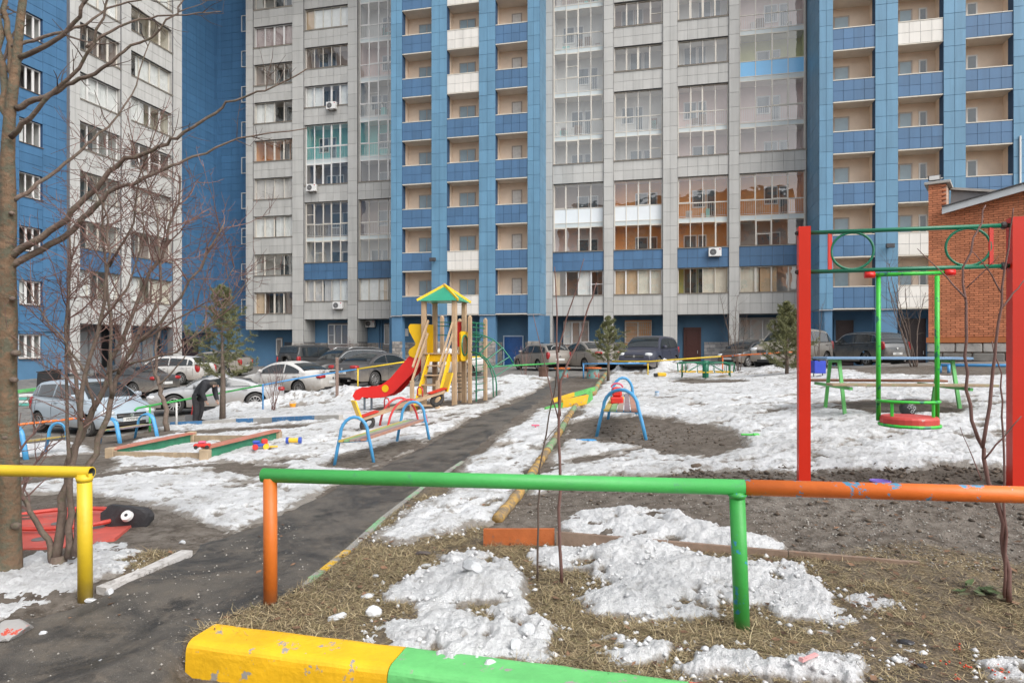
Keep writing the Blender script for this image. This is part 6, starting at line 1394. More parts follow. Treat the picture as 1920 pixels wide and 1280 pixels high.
# --- seesaw
sy = 13.3; sb = PG(762, sy); t = thing('seesaw', 'wooden seesaw with yellow seats and red handles beside the blue arched bench', 'seesaw', sb)
p_rd = M('pipe_red', (0.55, 0.04, 0.04), 0.4, 0.08, 3)
P0 = PW(676, 786, sy - 0.5) - sb; P1 = PW(832, 733, sy + 0.45) - sb; dv = (P1 - P0).normalized(); sdv = Vector((-dv.y, dv.x, 0)).normalized()
for k in (-1, 1): MB().tube([tuple(P0 + sdv * 0.05 * k), tuple(P1 + sdv * 0.05 * k)], 0.042, 4, flat=0.8).build('beam', m_wood, t)
def plate(t, c, ax, ay, hx, hy, th, m, nm):
    ax = ax.normalized(); ay = ay.normalized(); n_ = ax.cross(ay).normalized() * th; v = [c + ax * sx * hx + ay * sy_ * hy for sx, sy_ in ((-1, -1), (1, -1), (1, 1), (-1, 1))]
    return MB()._add([tuple(x) for x in v] + [tuple(x + n_) for x in v], [(3, 2, 1, 0), (4, 5, 6, 7), (0, 1, 5, 4), (1, 2, 6, 5), (2, 3, 7, 6), (3, 0, 4, 7)]).build(nm, m, t)
upv = Vector((0, 0, 1))
for (c, sg) in ((P0, -1), (P1, 1)):
    up2 = (upv + dv * sg * 0.35).normalized()
    plate(t, c + up2 * 0.19 + dv * sg * 0.02, sdv, up2, 0.12, 0.20, 0.03, p_yel, 'seat_back'); plate(t, c - dv * sg * 0.16 + upv * 0.045, dv, sdv, 0.19, 0.10, 0.02, p_swred, 'seat_board')
    q = MB(); hc = c - dv * sg * 0.55 + upv * 0.06; q.tube([tuple(hc + sdv * 0.12), tuple(hc + sdv * 0.12 + upv * 0.13), tuple(hc + sdv * 0.07 + upv * 0.18), tuple(hc - sdv * 0.07 + upv * 0.18), tuple(hc - sdv * 0.12 + upv * 0.13), tuple(hc - sdv * 0.12)], 0.014, 8); q.build('handle', p_rd, t, smooth=True)
    q = MB(); cc = c - dv * sg * 0.15 - upv * 0.13; q.tube([tuple(cc + dv * 0.12 * math.cos(a) + upv * 0.10 * math.sin(a)) for a in np.linspace(0, 2 * math.pi, 17)[:-1]], 0.035, 8, closed=True, flat=1.4); q.build('tyre_buffer', m_tyre, t, smooth=True)
mid_ = (P0 + P1) / 2
for k in (-0.22, 0.22):
    q = MB(); q.tube([tuple(Vector((mid_.x, mid_.y, 0)) + dv.cross(upv) * k + Vector((dv.x, dv.y, 0)).normalized() * 0.42 * math.cos(a) + upv * (0.62 * math.sin(a) - 0.1)) for a in np.linspace(0, math.pi, 14)], 0.022, 8); q.build('arch_support', p_rd, t, smooth=True)
# --- arched benches
SLATC = [M('slat_' + n, c, 0.7, 0.15, 6, col2=(0.35, 0.30, 0.25), thr=(0.5, 0.7), bmp=0.1) for n, c in (('pink', (0.40, 0.20, 0.14)), ('yellow', (0.50, 0.37, 0.08)), ('green', (0.20, 0.36, 0.16)), ('bare', (0.34, 0.27, 0.22)), ('mauve', (0.22, 0.17, 0.19)))]
p_bench = M('bench_blue', (0.07, 0.30, 0.56), 0.35, 0.07, 3, col2=(0.16, 0.22, 0.25), thr=(0.70, 0.74))
def arched_bench(label, A0, A1, B0, B1, h, seat, r=0.03, flat=None):
    """A0,A1 feet of the near arch, B0,B1 of the far arch (world)"""
    c = (A0 + A1 + B0 + B1) / 4; t = thing('arched_bench', label, 'bench', c, 0, 'blue arched benches'); 
    def arch(a, b):
        d = b - a; pts = []
        for f in (0, 0.35, 0.62): pts.append(a + d * (0.16 * f / 0.62 if True else 0) + upv * (h * f))
        m_ = (a + b) / 2; w = d.length / 2 - d.length * 0.16
        for an in np.linspace(math.pi, 0, 11)[1:-1]: pts.append(m_ + d.normalized() * (w * math.cos(an)) + upv * (h * 0.62 + h * 0.38 * math.sin(an)))
        for f in (0.62, 0.35, 0): pts.append(b - d * (0.16 * f / 0.62) + upv * (h * f))
        pts[0] = pts[0] - upv * 0.06; pts[-1] = pts[-1] - upv * 0.06
        return pts
    for (a, b) in ((A0, A1), (B0, B1)):
        MB().tube([tuple(p - c) for p in arch(a, b)], r, 10, flat=flat).build('arch', p_bench, t, smooth=True)
        d = b - a; f = 0.16 * (seat / (h * 0.62)); q = MB(); q.tube([tuple(a + d * f + upv * (seat - 0.04) - c), tuple(b - d * f + upv * (seat - 0.04) - c)], 0.025, 4); q.build('cross_bar', p_bench, t)
    f = 0.16; dA = A1 - A0; dB = B1 - B0; n = 5
    for i in range(n):
        k0 = f + (1 - 2 * f) * (i + 0.08) / n; k1 = f + (1 - 2 * f) * (i + 0.92) / n
        ax = (B0 - A0).normalized() * 0.06
        v = [A0 + dA * k0 - ax, A0 + dA * k1 - ax, B0 + dB * k1 + ax, B0 + dB * k0 + ax]; v = [x + upv * (seat - 0.01) - c for x in v]; lo = [x - upv * 0.03 for x in v]
        MB()._add([tuple(x) for x in v + lo], [(0, 1, 2, 3), (7, 6, 5, 4), (0, 4, 5, 1), (1, 5, 6, 2), (2, 6, 7, 3), (3, 7, 4, 0)]).build('slat', SLATC[(i + len(label)) % 5], t)
    return t
arched_bench('blue arched bench with striped slats beside the path, in front of the seesaw', GP(626, 870), GP(702, 866), GP(743, 828), GP(806, 824), 0.66, 0.36, r=0.024)
B2A, B2B, B2C, B2D = GP(1117, 818), GP(1213, 824), GP(1136, 790), GP(1206, 790)
arched_bench('blue arched bench seen end on with a red toy on its seat', B2A, B2B, PG(1139, B2A.y + 1.7), PG(1195, B2A.y + 1.7), 0.72, 0.44, r=0.026)
arched_bench('blue arched bench at far left beside the thick tree trunk', GP(84, 850), GP(131, 846), PG(2, 12.7), PG(50, 12.4), 0.63, 0.36, r=0.024, flat=2.0)
arched_bench('blue arched bench in front of the silver blue hatchback nose', PG(252, 17.0), PG(296, 16.7), PG(186, 15.9), PG(226, 15.6), 0.60, 0.36, r=0.024, flat=2.0)
# --- sandbox
t = thing('sandbox', 'low sandbox of green and tan boards with pinkish rail, full of snow', 'sandbox', GP(385, 862)); sbz = t.location
m_sg = M('sand_green', (0.035, 0.20, 0.11), 0.7, 0.2, 5, bmp=0.2, col2=(0.24, 0.20, 0.15), thr=(0.6, 0.7)); m_st = M('sand_tan', (0.42, 0.32, 0.21), 0.8, 0.2, 5, bmp=0.3, col2=(0.25, 0.2, 0.15), thr=(0.55, 0.7)); m_sp = M('sand_pink', (0.42, 0.16, 0.11), 0.7, 0.15, 5, col2=(0.35, 0.25, 0.2), thr=(0.55, 0.7))
C0, C1, C2 = GP(385, 862), GP(208, 858), GP(520, 826); C3 = C1 + (C2 - C0)
def sbox(a, b, m, h=0.28, th=0.04, rail=None, nm='side_board'):
    e = b - a; sd = Vector((-e.y, e.x, 0)).normalized() * th / 2; v = [a - sd - upv * .05, b - sd - upv * .05, b + sd - upv * .05, a + sd - upv * .05, a - sd + upv * h, b - sd + upv * h, b + sd + upv * h, a + sd + upv * h]
    MB()._add([tuple(x - sbz) for x in v], [(0, 3, 2, 1), (4, 5, 6, 7), (0, 1, 5, 4), (1, 2, 6, 5), (2, 3, 7, 6), (3, 0, 4, 7)]).build(nm, m, t)
    if rail:
        sd = sd.normalized() * 0.08; v = [a - sd + upv * (h + .002), b - sd + upv * (h + .002), b + sd + upv * (h + .002), a + sd + upv * (h + .002)]; v += [x + upv * 0.03 for x in v]
        MB()._add([tuple(x - sbz) for x in v], [(0, 3, 2, 1), (4, 5, 6, 7), (0, 1, 5, 4), (1, 2, 6, 5), (2, 3, 7, 6), (3, 0, 4, 7)]).build('seat_rail', rail, t)
sbox(C0, C2, m_sg, 0.18, rail=m_sp); sbox(C1, C0, m_st, 0.11); sbox(C1, C3, m_sg, 0.13, rail=m_sp); sbox(C3, C2, m_st, 0.10)
for c in (C0, C1, C2, C3):
    v = c - sbz; MB().bev(v.x - 0.07, v.x + 0.07, v.y - 0.07, v.y + 0.07, v.z - 0.1, v.z + 0.175, 0.01).build('corner_post', m_st, t)
# --- the red swing frame
r1 = PG(1507, 6.42); r2 = PG(1914, 6.0)
t = thing('swing_portal', 'red square swing posts joined by two green bars with rings', 'swing support', r1); 
dx_ = Vector((r2.x - r1.x, r2.y - r1.y, 0)); dn = dx_.normalized(); dp = Vector((-dn.y, dn.x, 0))
def oriented_box(t, c0, hw_, hd, z0, z1, m, nm, org):
    v = [c0 + dn * a * hw_ + dp * b * hd for a, b in ((-1, -1), (1, -1), (1, 1), (-1, 1))]; v = [Vector((x.x, x.y, z0)) for x in v] + [Vector((x.x, x.y, z1)) for x in v]
    return MB()._add([tuple(x - org) for x in v], [(0, 3, 2, 1), (4, 5, 6, 7), (0, 1, 5, 4), (1, 2, 6, 5), (2, 3, 7, 6), (3, 0, 4, 7)]).build(nm, m, t)
zt1 = PW(1507, 426, 6.42).z; zt2 = PW(1914, 408, 6.0).z
oriented_box(t, r1, 0.053, 0.053, r1.z - 0.1, zt1, p_swred, 'post', r1); oriented_box(t, r2, 0.09, 0.06, r2.z - 0.1, zt2, p_swred, 'post', r1)
pb = M('bolt_dark', (0.05, 0.04, 0.04), 0.5)
bars = []
for (ya, yb) in ((437, 422), (510, 498)):
    a = PW(1510, ya, 6.42); b_ = PW(1906, yb, 6.01); bars.append((a, b_)); MB().tube([tuple(a - r1), tuple(b_ - r1)], 0.020, 10).build('cross_bar', p_dgreen, t, smooth=True)
    MB().ell(tuple(b_ - dn * 0.10 - r1), (0.035, 0.035, 0.035), 8, 6).build('bolt', pb, t); MB().ell(tuple(a - dn * 0.075 - r1), (0.022, 0.022, 0.022), 8, 6).build('bolt', pb, t)
def onbar(k, px):
    a, b_ = bars[k]; u = (px - CX) / F; f = -(a.x - u * a.y) / ((b_.x - a.x) - u * (b_.y - a.y)); return a.lerp(b_, f)
for px in (1556, 1858):
    a, b_ = onbar(0, px), onbar(1, px); MB().tube([tuple(a - r1), tuple(b_ - r1)], 0.026, 4, flat=0.5).build('spacer_bar', p_swred, t)
for px in (1598, 1815):
    a, b_ = onbar(0, px), onbar(1, px); c = (a + b_) / 2; rr = (a - b_).length / 2 - 0.012
    MB().tube([tuple(c + dn * rr * 1.06 * math.cos(i * 0.19635) + upv * rr * math.sin(i * 0.19635) - r1) for i in range(32)], 0.012, 8, closed=True).build('ring', p_dgreen, t, smooth=True)
# the hanging swing
p_lg = M('swing_green', (0.045, 0.50, 0.05), 0.4, 0.08, 4, col2=(0.01, 0.16, 0.10), thr=(0.56, 0.60), scale2=11)
sa = onbar(1, 1632) - upv * 0.045; sbb = onbar(1, 1782) - upv * 0.045
t = thing('swing', 'green hanging swing with round red seat under the green bar', 'swing', sa)
MB().tube([tuple(sa - sa), tuple(sbb - sa)], 0.018, 10).build('hinge_bar', p_lg, t, smooth=True)
for c in (sa, sbb): MB().tube([tuple(c - dn * 0.05 - sa), tuple(c + dn * 0.035 - sa)], 0.032, 12).build('hinge_cap', p_red, t, smooth=True)
ra = PW(1647, 518, sa.y); rb_ = PW(1757, 517, sbb.y); za_ = PW(1645, 788, sa.y).z
for c in (ra, rb_):
    MB().tube([tuple(c - sa), tuple(Vector((c.x, c.y, za_)) - sa)], 0.021, 10).build('hanger', p_lg, t, smooth=True)
sc0 = (ra + rb_) / 2; sc0.z = za_ + 0.02; rs_ = (ra - rb_).length / 2
q = MB(); q.lathe([(0, -0.05), (rs_ * 0.96, -0.05), (rs_, -0.03), (rs_, 0.015), (rs_ * 0.95, 0.035), (0, 0.045)], 28, mat=Matrix.Translation(tuple(sc0 + dp * (-0.05) - sa))); q.build('seat', M('seat_red', (0.55, 0.06, 0.05), 0.5, 0.1, 8, col2=(0.50, 0.36, 0.33), thr=(0.64, 0.68), scale2=14), t, smooth=False)
q = MB(); q.tube([tuple(sc0 + dn * (rs_ + 0.004) * math.cos(a) + dp * (rs_ + 0.004) * math.sin(a) - dp * 0.05 - upv * 0.045 - sa) for a in np.linspace(0, 2 * math.pi, 33)[:-1]], 0.016, 6, closed=True); q.build('seat_ring', p_lg, t)
q = MB(); q.tube([tuple(sc0 + dn * (rs_ + 0.02) * math.cos(a) + dp * (rs_ * 0.8) * math.sin(a) + upv * 0.17 - sa) for a in np.linspace(math.pi, 2 * math.pi, 13)], 0.015, 8); q.build('guard_rail', p_lg, t, smooth=True)
for a in (1.25 * math.pi, 1.75 * math.pi):
    c = sc0 + dn * rs_ * math.cos(a) + dp * rs_ * 0.8 * math.sin(a); MB().tube([tuple(c + upv * 0.17 - sa), tuple(c - upv * 0.03 - sa)], 0.014, 6).build('guard_post', p_lg, t)
# --- picnic table
tc0 = PG(1668, 9.95); t = thing('picnic_table', 'green framed picnic table with blue top and two plank benches', 'table', tc0, R(-7)); tz_ = PW(1660, 669, 9.95).z - tc0.z
tl = 1.0
m_ttop = M('table_blue', (0.16, 0.27, 0.42), 0.6, 0.12, 4, bmp=0.1); m_tpl = M('table_plank', (0.30, 0.22, 0.14), 0.75, 0.2, 5, bmp=0.2, col2=(0.20, 0.24, 0.12), thr=(0.5, 0.7)); m_tpr = M('table_plank_red', (0.26, 0.12, 0.075), 0.75, 0.2, 5, bmp=0.2); p_tg = M('table_green', (0.10, 0.40, 0.10), 0.5, 0.1, 4)
for i in range(4): MB().bev(-tl, tl, -0.32 + i * 0.16 + 0.004, -0.32 + (i + 1) * 0.16 - 0.004, tz_ - 0.035, tz_, 0.006).build('top_plank', m_ttop, t)
for x in (-0.78, 0.78):
    for s_ in (-1, 1): MB().tube([(x, s_ * 0.18, tz_ - 0.036), (x, s_ * 0.42, -0.08)], 0.032, 4, flat=0.8).build('leg', p_tg, t)
    MB().tube([(x, -0.22, tz_ - 0.06), (x, 0.22, tz_ - 0.06)], 0.03, 4).build('top_bearer', p_tg, t)
    MB().tube([(x - 0.036, -0.75, 0.33), (x - 0.036, 0.75, 0.33)], 0.03, 4).build('bench_bearer', p_tg, t)
for y, m in ((-0.66, m_tpl), (0.66, m_tpr)):
    for k in (-1, 1): MB().bev(-1.08, 1.08, y + k * 0.065 - 0.058, y + k * 0.065 + 0.058, 0.365, 0.4, 0.006).build('bench_plank', m, t)
# --- carousel
cb = PG(1323, 25.4); t = thing('carousel', 'small green merry go round with yellow seats on the snow', 'carousel', cb)
MB().tube([(0, 0, -0.2), (0, 0, 0.68)], 0.12, 14).build('centre_post', p_dgreen, t, smooth=True)
for k in range(6):
    a = k * math.pi / 3 + 0.25; rm = Matrix.Rotation(a, 4, 'Z')
    q = MB(); q.tube([(0.1, 0, 0.62), (0.85, 0, 0.62), (1.0, 0, 0.55), (1.0, 0, 0.05)], 0.022, 8, mat=rm); q.build('arm', p_dgreen, t, smooth=True)
    q = MB(); q.tube([(0.15, 0, 0.58), (0.75, 0, 0.27)], 0.016, 6, mat=rm); q.build('brace', p_dgreen, t)
    q = MB(); q.bev(0.55, 0.98, -0.28, 0.28, 0.25, 0.28, 0.008, mat=rm); q.build('seat', p_yel, t)
    q = MB(); q.tube([(1.0, -0.3, 0.26), (1.03, -0.3, 0.58), (1.03, 0.3, 0.58), (1.0, 0.3, 0.26)], 0.014, 6, mat=rm); q.build('seat_back', p_dgreen, t)
q = MB(); q.tube([(1.0 * math.cos(i * 0.3927), 1.0 * math.sin(i * 0.3927), 0.62) for i in range(16)], 0.016, 6, closed=True); q.build('rim', p_dgreen, t)
# ================================================================== TREES AND SHRUBS
m_bark = M('bark_grey_brown', (0.165, 0.122, 0.098), 0.9, 0.3, 8, bmp=0.8, bscale=28, col2=(0.13, 0.12, 0.08), thr=(0.5, 0.68)); m_barko = M('bark_orange', (0.17, 0.108, 0.066), 0.9, 0.3, 7, bmp=0.9, bscale=26, col2=(0.11, 0.105, 0.072), thr=(0.44, 0.6))
m_twig = M('twig_red_brown', (0.19, 0.112, 0.095), 0.85, 0.2, 6); m_twigd = M('twig_dark', (0.11, 0.08, 0.065), 0.85, 0.2, 6)
def rv(): return Vector((rng.gauss(0, 1), rng.gauss(0, 1), rng.gauss(0, 1))).normalized()
def crook(p0, d, L, n, bend, rise):
    pts = [p0]; d = d.normalized()
    for i in range(n):
        d = (d + rv() * bend + Vector((0, 0, rise))).normalized(); pts.append(pts[-1] + d * (L / n))
    return pts
def twigs(mb, pts, r0, lvl, dens, lenr, up=0.08, org=Vector((0, 0, 0)), spread=0.9):
    """side shoots along a branch, recursively thinner"""
    total = sum((b - a).length for a, b in zip(pts, pts[1:])); n = int(total * dens * rng.uniform(0.8, 1.2)) + (1 if lvl > 0 else 0)
    for _ in range(n):
        f = rng.uniform(0.15, 1.0) * (len(pts) - 1); i = min(int(f), len(pts) - 2); p = pts[i].lerp(pts[i + 1], f - i); d = (pts[i + 1] - pts[i]).normalized()
        sd = rv(); sd = (sd - d * sd.dot(d)).normalized(); nd = (d * rng.uniform(0.4, 1.0) + sd * spread).normalized()
        L = rng.uniform(*lenr) * (1 - 0.35 * f / len(pts)); r = max(0.0017, r0 * rng.uniform(0.35, 0.6))
        pp = crook(p, nd, L, 4 if lvl else 3, 0.22, up)
        mb.tube([tuple(x - org) for x in pp], [r * (1 - 0.75 * k / (len(pp) - 1)) + 0.0006 for k in range(len(pp))], 4 if r > 0.003 else 3, cap=False)
        if lvl > 0: twigs(mb, pp, r, lvl - 1, dens * 0.8, (lenr[0] * 0.5, lenr[1] * 0.5), up, org, spread)
def limb_px(pts, Y0, Y1): 
    n = len(pts); return [PW(px, py, Y0 + (Y1 - Y0) * i / (n - 1)) for i, (px, py) in enumerate(pts)]
def tree_px(name, label, base, trunk, limbs, mats, dens=2.2, lenr=(0.15, 0.55), cat='tree', group=None, twl=2):
    t = thing(name, label, cat, base, 0, group)
    q = MB(); pp, ra = trunk; q.tube([tuple(p - base) for p in pp], ra, 14, cap=True); q.build('trunk', mats[0], t, smooth=True)
    tm = MB()
    for pts, r0, r1, mk in limbs:
        fine = []
        for i in range(len(pts) - 1):
            for k in range(3): fine.append(pts[i].lerp(pts[i + 1], k / 3) + (rv() * r0 * 0.55 if (i or k) else Vector()))
        fine.append(pts[-1]); n = len(fine)
        q = MB(); q.tube([tuple(p - base) for p in fine], [r0 + (r1 - r0) * (k / (n - 1)) ** 0.8 for k in range(n)], 8, cap=True); q.build('branch', mats[mk], t, smooth=True)
        twigs(tm, fine[n // 4:], max(r1 * 1.8, 0.006), twl, dens, lenr, org=base)
    o = tm.build('twigs', mats[2], t); o['kind'] = 'stuff'
    return t
# big tree at the left edge
base = GP(14, 1072)
tr = ([Vector((base.x - 0.02, base.y, base.z - 0.08)), Vector((base.x, base.y, base.z + 0.04))] + [PW(px, py, base.y + 0.0) for px, py in ((16, 1000), (17, 900), (13, 800), (12, 700), (14, 600), (12, 500), (16, 400), (14, 300), (18, 220), (30, 120), (38, 40), (48, -40), (55, -160))], [0.11, 0.09, 0.076, 0.068, 0.064, 0.062, 0.060, 0.056, 0.050, 0.044, 0.036, 0.030, 0.026, 0.022, 0.016])
Yt = base.y
L1 = [(16, 482), (55, 458), (94, 436), (137, 398), (175, 355), (219, 308), (272, 283), (312, 270), (344, 250), (406, 209), (437, 187), (500, 168), (575, 130)]
L2 = [(16, 503), (78, 467), (134, 436), (169, 397), (203, 362), (250, 344), (312, 314), (344, 300), (406, 278), (469, 253), (575, 241)]
L3 = [(22, 88), (62, 75), (125, 58), (162, 47), (200, 16), (262, 0), (330, -30)]
L4 = [(30, 110), (78, 94), (119, 62), (147, 31), (165, -10), (180, -60)]
L5 = [(20, 258), (56, 219), (94, 178), (150, 125), (175, 81), (200, 9), (210, -40)]
L6 = [(30, 204), (62, 187), (94, 175), (125, 159), (162, 147), (200, 122), (231, 94), (281, 69), (331, 25), (350, -10)]
L7 = [(162, 90), (187, 69), (244, 41), (297, 31), (375, 25), (415, 22)]
L8 = [(25, 376), (62, 353), (94, 328), (134, 297), (162, 272), (200, 240), (231, 200), (256, 162), (281, 78)]
L9 = [(18, 260), (8, 200), (2, 120), (-4, 40), (-8, -60)]
L10 = [(26, 150), (20, 80), (10, 20), (0, -40)]
limbs = [(limb_px(L1, Yt, Yt - 0.15), 0.027, 0.004, 1), (limb_px(L2, Yt, Yt + 0.3), 0.025, 0.004, 1), (limb_px(L3, Yt, Yt + 0.2), 0.014, 0.004, 1), (limb_px(L4, Yt, Yt - 0.2), 0.020, 0.009, 1), (limb_px(L5, Yt - 0.05, Yt - 0.35), 0.020, 0.005, 1), (limb_px(L6, Yt, Yt - 0.1), 0.022, 0.004, 1),
         (limb_px(L7, Yt + 0.1, Yt + 0.3), 0.012, 0.003, 1), (limb_px(L8, Yt, Yt + 0.5), 0.017, 0.004, 1), (limb_px(L9, Yt, Yt + 0.1), 0.030, 0.018, 0), (limb_px(L10, Yt, Yt + 0.2), 0.024, 0.016, 0)]
tree_px('bare_tree', 'thick bare tree at the left edge with long branches across the upper left', base, tr, limbs, [m_barko, m_bark, m_twigd], dens=4.2, lenr=(0.10, 0.5))
bt = bpy.data.objects['bare_tree']
for px, py, r_ in ((30, 662, 0.030), (26, 712, 0.026), (10, 820, 0.022), (24, 560, 0.02), (30, 985, 0.03), (22, 400, 0.018)):
    c_ = PW(px, py, Yt - 0.045) - bt.location; MB().ell(tuple(c_), (r_ * 1.1, r_, r_ * 0.8), 10, 6).build('knot', m_bark, bt, smooth=True)
# leaning multi-stemmed shrub beside it
base = GP(110, 1058); Ys_ = base.y
stems = [([(100, 1058), (88, 1010), (60, 960), (40, 920), (20, 850)], 0.026, 0.012), ([(104, 1050), (116, 960), (128, 880), (150, 820), (178, 770), (200, 700), (228, 640), (262, 560), (300, 480), (330, 400), (338, 330)], 0.034, 0.006),
         ([(128, 1045), (132, 960), (130, 880), (150, 800), (158, 700), (190, 600), (205, 500), (200, 420), (195, 380)], 0.026, 0.005), ([(140, 1040), (150, 940), (170, 870), (196, 800), (210, 740), (222, 700), (262, 640), (320, 580), (375, 500), (420, 420)], 0.030, 0.005),
         ([(150, 800), (140, 700), (125, 640), (126, 560), (134, 470), (132, 400)], 0.016, 0.005), ([(210, 745), (207, 690), (208, 600), (196, 480), (190, 380), (170, 330)], 0.015, 0.004), ([(222, 700), (250, 640), (300, 560), (300, 470), (290, 380), (240, 250)], 0.014, 0.004), ([(262, 640), (330, 600), (400, 560), (440, 500)], 0.010, 0.003),
         ([(178, 770), (160, 700), (120, 640), (80, 590), (40, 520)], 0.012, 0.003), ([(200, 700), (250, 680), (330, 660), (400, 600), (470, 520)], 0.011, 0.003), ([(128, 880), (125, 800), (124, 700), (128, 600), (130, 520), (140, 440)], 0.015, 0.004), ([(205, 500), (250, 420), (262, 330), (290, 250)], 0.010, 0.003), ([(190, 600), (240, 540), (270, 440), (265, 360)], 0.010, 0.003)]
lim = [([PW(px, py, Ys_ + 0.35 * math.sin(i * 2.1) * (k / len(p))) for k, (px, py) in enumerate(p)], r0, r1, 1) for i, (p, r0, r1) in enumerate(stems)]
tree_px('bare_shrub', 'leaning many stemmed bare shrub beside the yellow post, twigs over the parked cars', base, ([Vector((base.x, base.y, base.z - 0.1)), Vector((base.x, base.y, base.z + 0.06))], [0.07, 0.05]), lim, [m_bark, m_bark, m_twig], dens=13, lenr=(0.15, 0.75), cat='shrub')
# saplings
def sapling(label, base, stems, r0, mat, dens, lenr, name='sapling', twl=1, cat='sapling'):
    t = thing(name, label, cat, base); tm = MB()
    for pts, ra, rb in stems:
        fine = []
        for i in range(len(pts) - 1):
            for k in range(3): fine.append(pts[i].lerp(pts[i + 1], k / 3) + (rv() * ra * 0.6 if (i or k) else Vector()))
        fine.append(pts[-1]); n = len(fine)
        q = MB(); q.tube([tuple(p - base) for p in fine], [ra + (rb - ra) * k / (n - 1) for k in range(n)], 8); q.build('stem', mat, t, smooth=True)
        twigs(tm, fine[n // 4:], rb * 1.3, twl, dens, lenr, org=base, spread=0.7)
    if tm.f: o = tm.build('twigs', mat, t); o['kind'] = 'stuff'
    return t
m_sap = M('sapling_red', (0.16, 0.085, 0.072), 0.7, 0.2, 6)
b = GP(1053, 1093); sapling('taller thin red brown sapling right of its twin behind the green rail', b, [(limb_px([(1053, 1095), (1049, 990), (1050, 880), (1049, 800), (1051, 720), (1058, 700), (1085, 640), (1105, 570), (1118, 530)], b.y, b.y), 0.012, 0.004), (limb_px([(1050, 780), (1046, 700), (1044, 640), (1044, 560), (1040, 500)], b.y, b.y + 0.1), 0.009, 0.003), (limb_px([(1047, 660), (1062, 600), (1080, 540), (1095, 485)], b.y, b.y - 0.1), 0.006, 0.002), (limb_px([(1050, 800), (1030, 720), (1016, 660), (1000, 590)], b.y, b.y + 0.15), 0.005, 0.002)], 0.01, m_sap, 0.7, (0.05, 0.2), twl=0)
b = GP(1008, 1088); sapling('shorter thin dark sapling left of its twin behind the green rail', b, [(limb_px([(1008, 1090), (1008, 990), (1012, 880), (1030, 780), (1042, 720), (1046, 660)], b.y, b.y), 0.008, 0.003), (limb_px([(1018, 830), (1040, 805), (1062, 775)], b.y, b.y + 0.1), 0.003, 0.0015)], 0.008, m_twigd, 0.4, (0.05, 0.15), twl=0)
b = GP(1888, 1128); sapling('forked red brown sapling at the right in front of the red post', b, [(limb_px([(1892, 1130), (1886, 1040), (1876, 950), (1850, 905), (1842, 840), (1820, 790), (1812, 700), (1810, 600), (1808, 500), (1838, 420), (1848, 385)], b.y, b.y + 0.1), 0.016, 0.004), (limb_px([(1882, 1120), (1886, 1000), (1882, 900), (1880, 780), (1876, 700), (1860, 640)], b.y, b.y), 0.009, 0.003), (limb_px([(1842, 840), (1860, 720), (1870, 640), (1880, 540), (1896, 430), (1900, 390)], b.y, b.y - 0.1), 0.011, 0.003), (limb_px([(1812, 560), (1775, 520), (1720, 466)], b.y, b.y + 0.15), 0.006, 0.002),
    (limb_px([(1876, 580), (1900, 550), (1925, 520)], b.y, b.y), 0.006, 0.003), (limb_px([(1812, 540), (1850, 505), (1872, 480)], b.y, b.y - 0.1), 0.004, 0.0015), (limb_px([(1846, 860), (1880, 820), (1915, 780)], b.y, b.y - 0.1), 0.006, 0.003), (limb_px([(1840, 900), (1820, 850), (1800, 800)], b.y, b.y + 0.1), 0.004, 0.0015), (limb_px([(1878, 550), (1850, 500), (1822, 470)], b.y, b.y), 0.005, 0.002)], 0.012, m_sap, 0.6, (0.04, 0.16), twl=0)
def bush(label, base, h, n, spread, mat, dens=9, r=0.006, name='bare_bush', cat='bush', group='small bare bushes', twl=1):
    st = []
    for i in range(n):
        a = rng.uniform(0, 6.28); d = Vector((math.cos(a) * spread * rng.uniform(0.3, 1), math.sin(a) * spread * rng.uniform(0.3, 1), 1)).normalized()
        st.append((crook(base + Vector((rng.uniform(-.08, .08), rng.uniform(-.08, .08), -0.03)), d, h * rng.uniform(0.7, 1.1), 6, 0.10, 0.02), r, r * 0.35))
    return sapling(label, base, st, r, mat, dens, (h * 0.12, h * 0.4), name=name, twl=twl, cat=cat)
bush('red stemmed bare bush beside the silver coupe tail', PG(512, 23.2), 1.7, 12, 0.35, m_sap, 5, 0.010)
bush('small bare bush by the blue door, left of the beige hatchback', PG(985, 30.2), 1.6, 7, 0.3, m_twig, 5, 0.012)
bush('bare young tree in front of the right grey bay, by the black hatchback', PG(1383, 27.0), 3.0, 6, 0.35, m_twigd, 3.5, 0.018, name='bare_tree', cat='tree')
bush('bare young tree beside the brick substation', PG(1715, 20.5), 3.1, 6, 0.45, m_twigd, 4.0, 0.022, name='bare_tree', cat='tree')
bush('bare sapling in front of the beige crossover', PG(1533, 24.0), 2.6, 3, 0.2, m_twigd, 2.5, 0.014, name='bare_tree', cat='tree')
bush('dark bare bush against the blue ground floor wall at far left', PG(92, 33.5), 2.2, 5, 0.3, m_twigd, 4, 0.016)
bush('leafless shrub behind the stone piers beside the crossover', PG(655, 43.0), 2.2, 8, 0.4, m_sap, 4, 0.012)
# crooked young tree by the hatchback
b = PG(314, 18.6); sapling('crooked young tree by the silver blue hatchback nose', b, [([b - upv * .05] + limb_px([(312, 780), (305, 745), (296, 720), (290, 690), (296, 640), (305, 600)], 18.6, 18.6), 0.075, 0.02), (limb_px([(296, 722), (320, 700), (345, 670), (362, 640)], 18.6, 18.3), 0.03, 0.01), (limb_px([(292, 712), (285, 680), (280, 650)], 18.6, 18.8), 0.025, 0.008)], 0.05, m_bark, 3, (0.2, 0.7), name='young_tree', cat='tree')
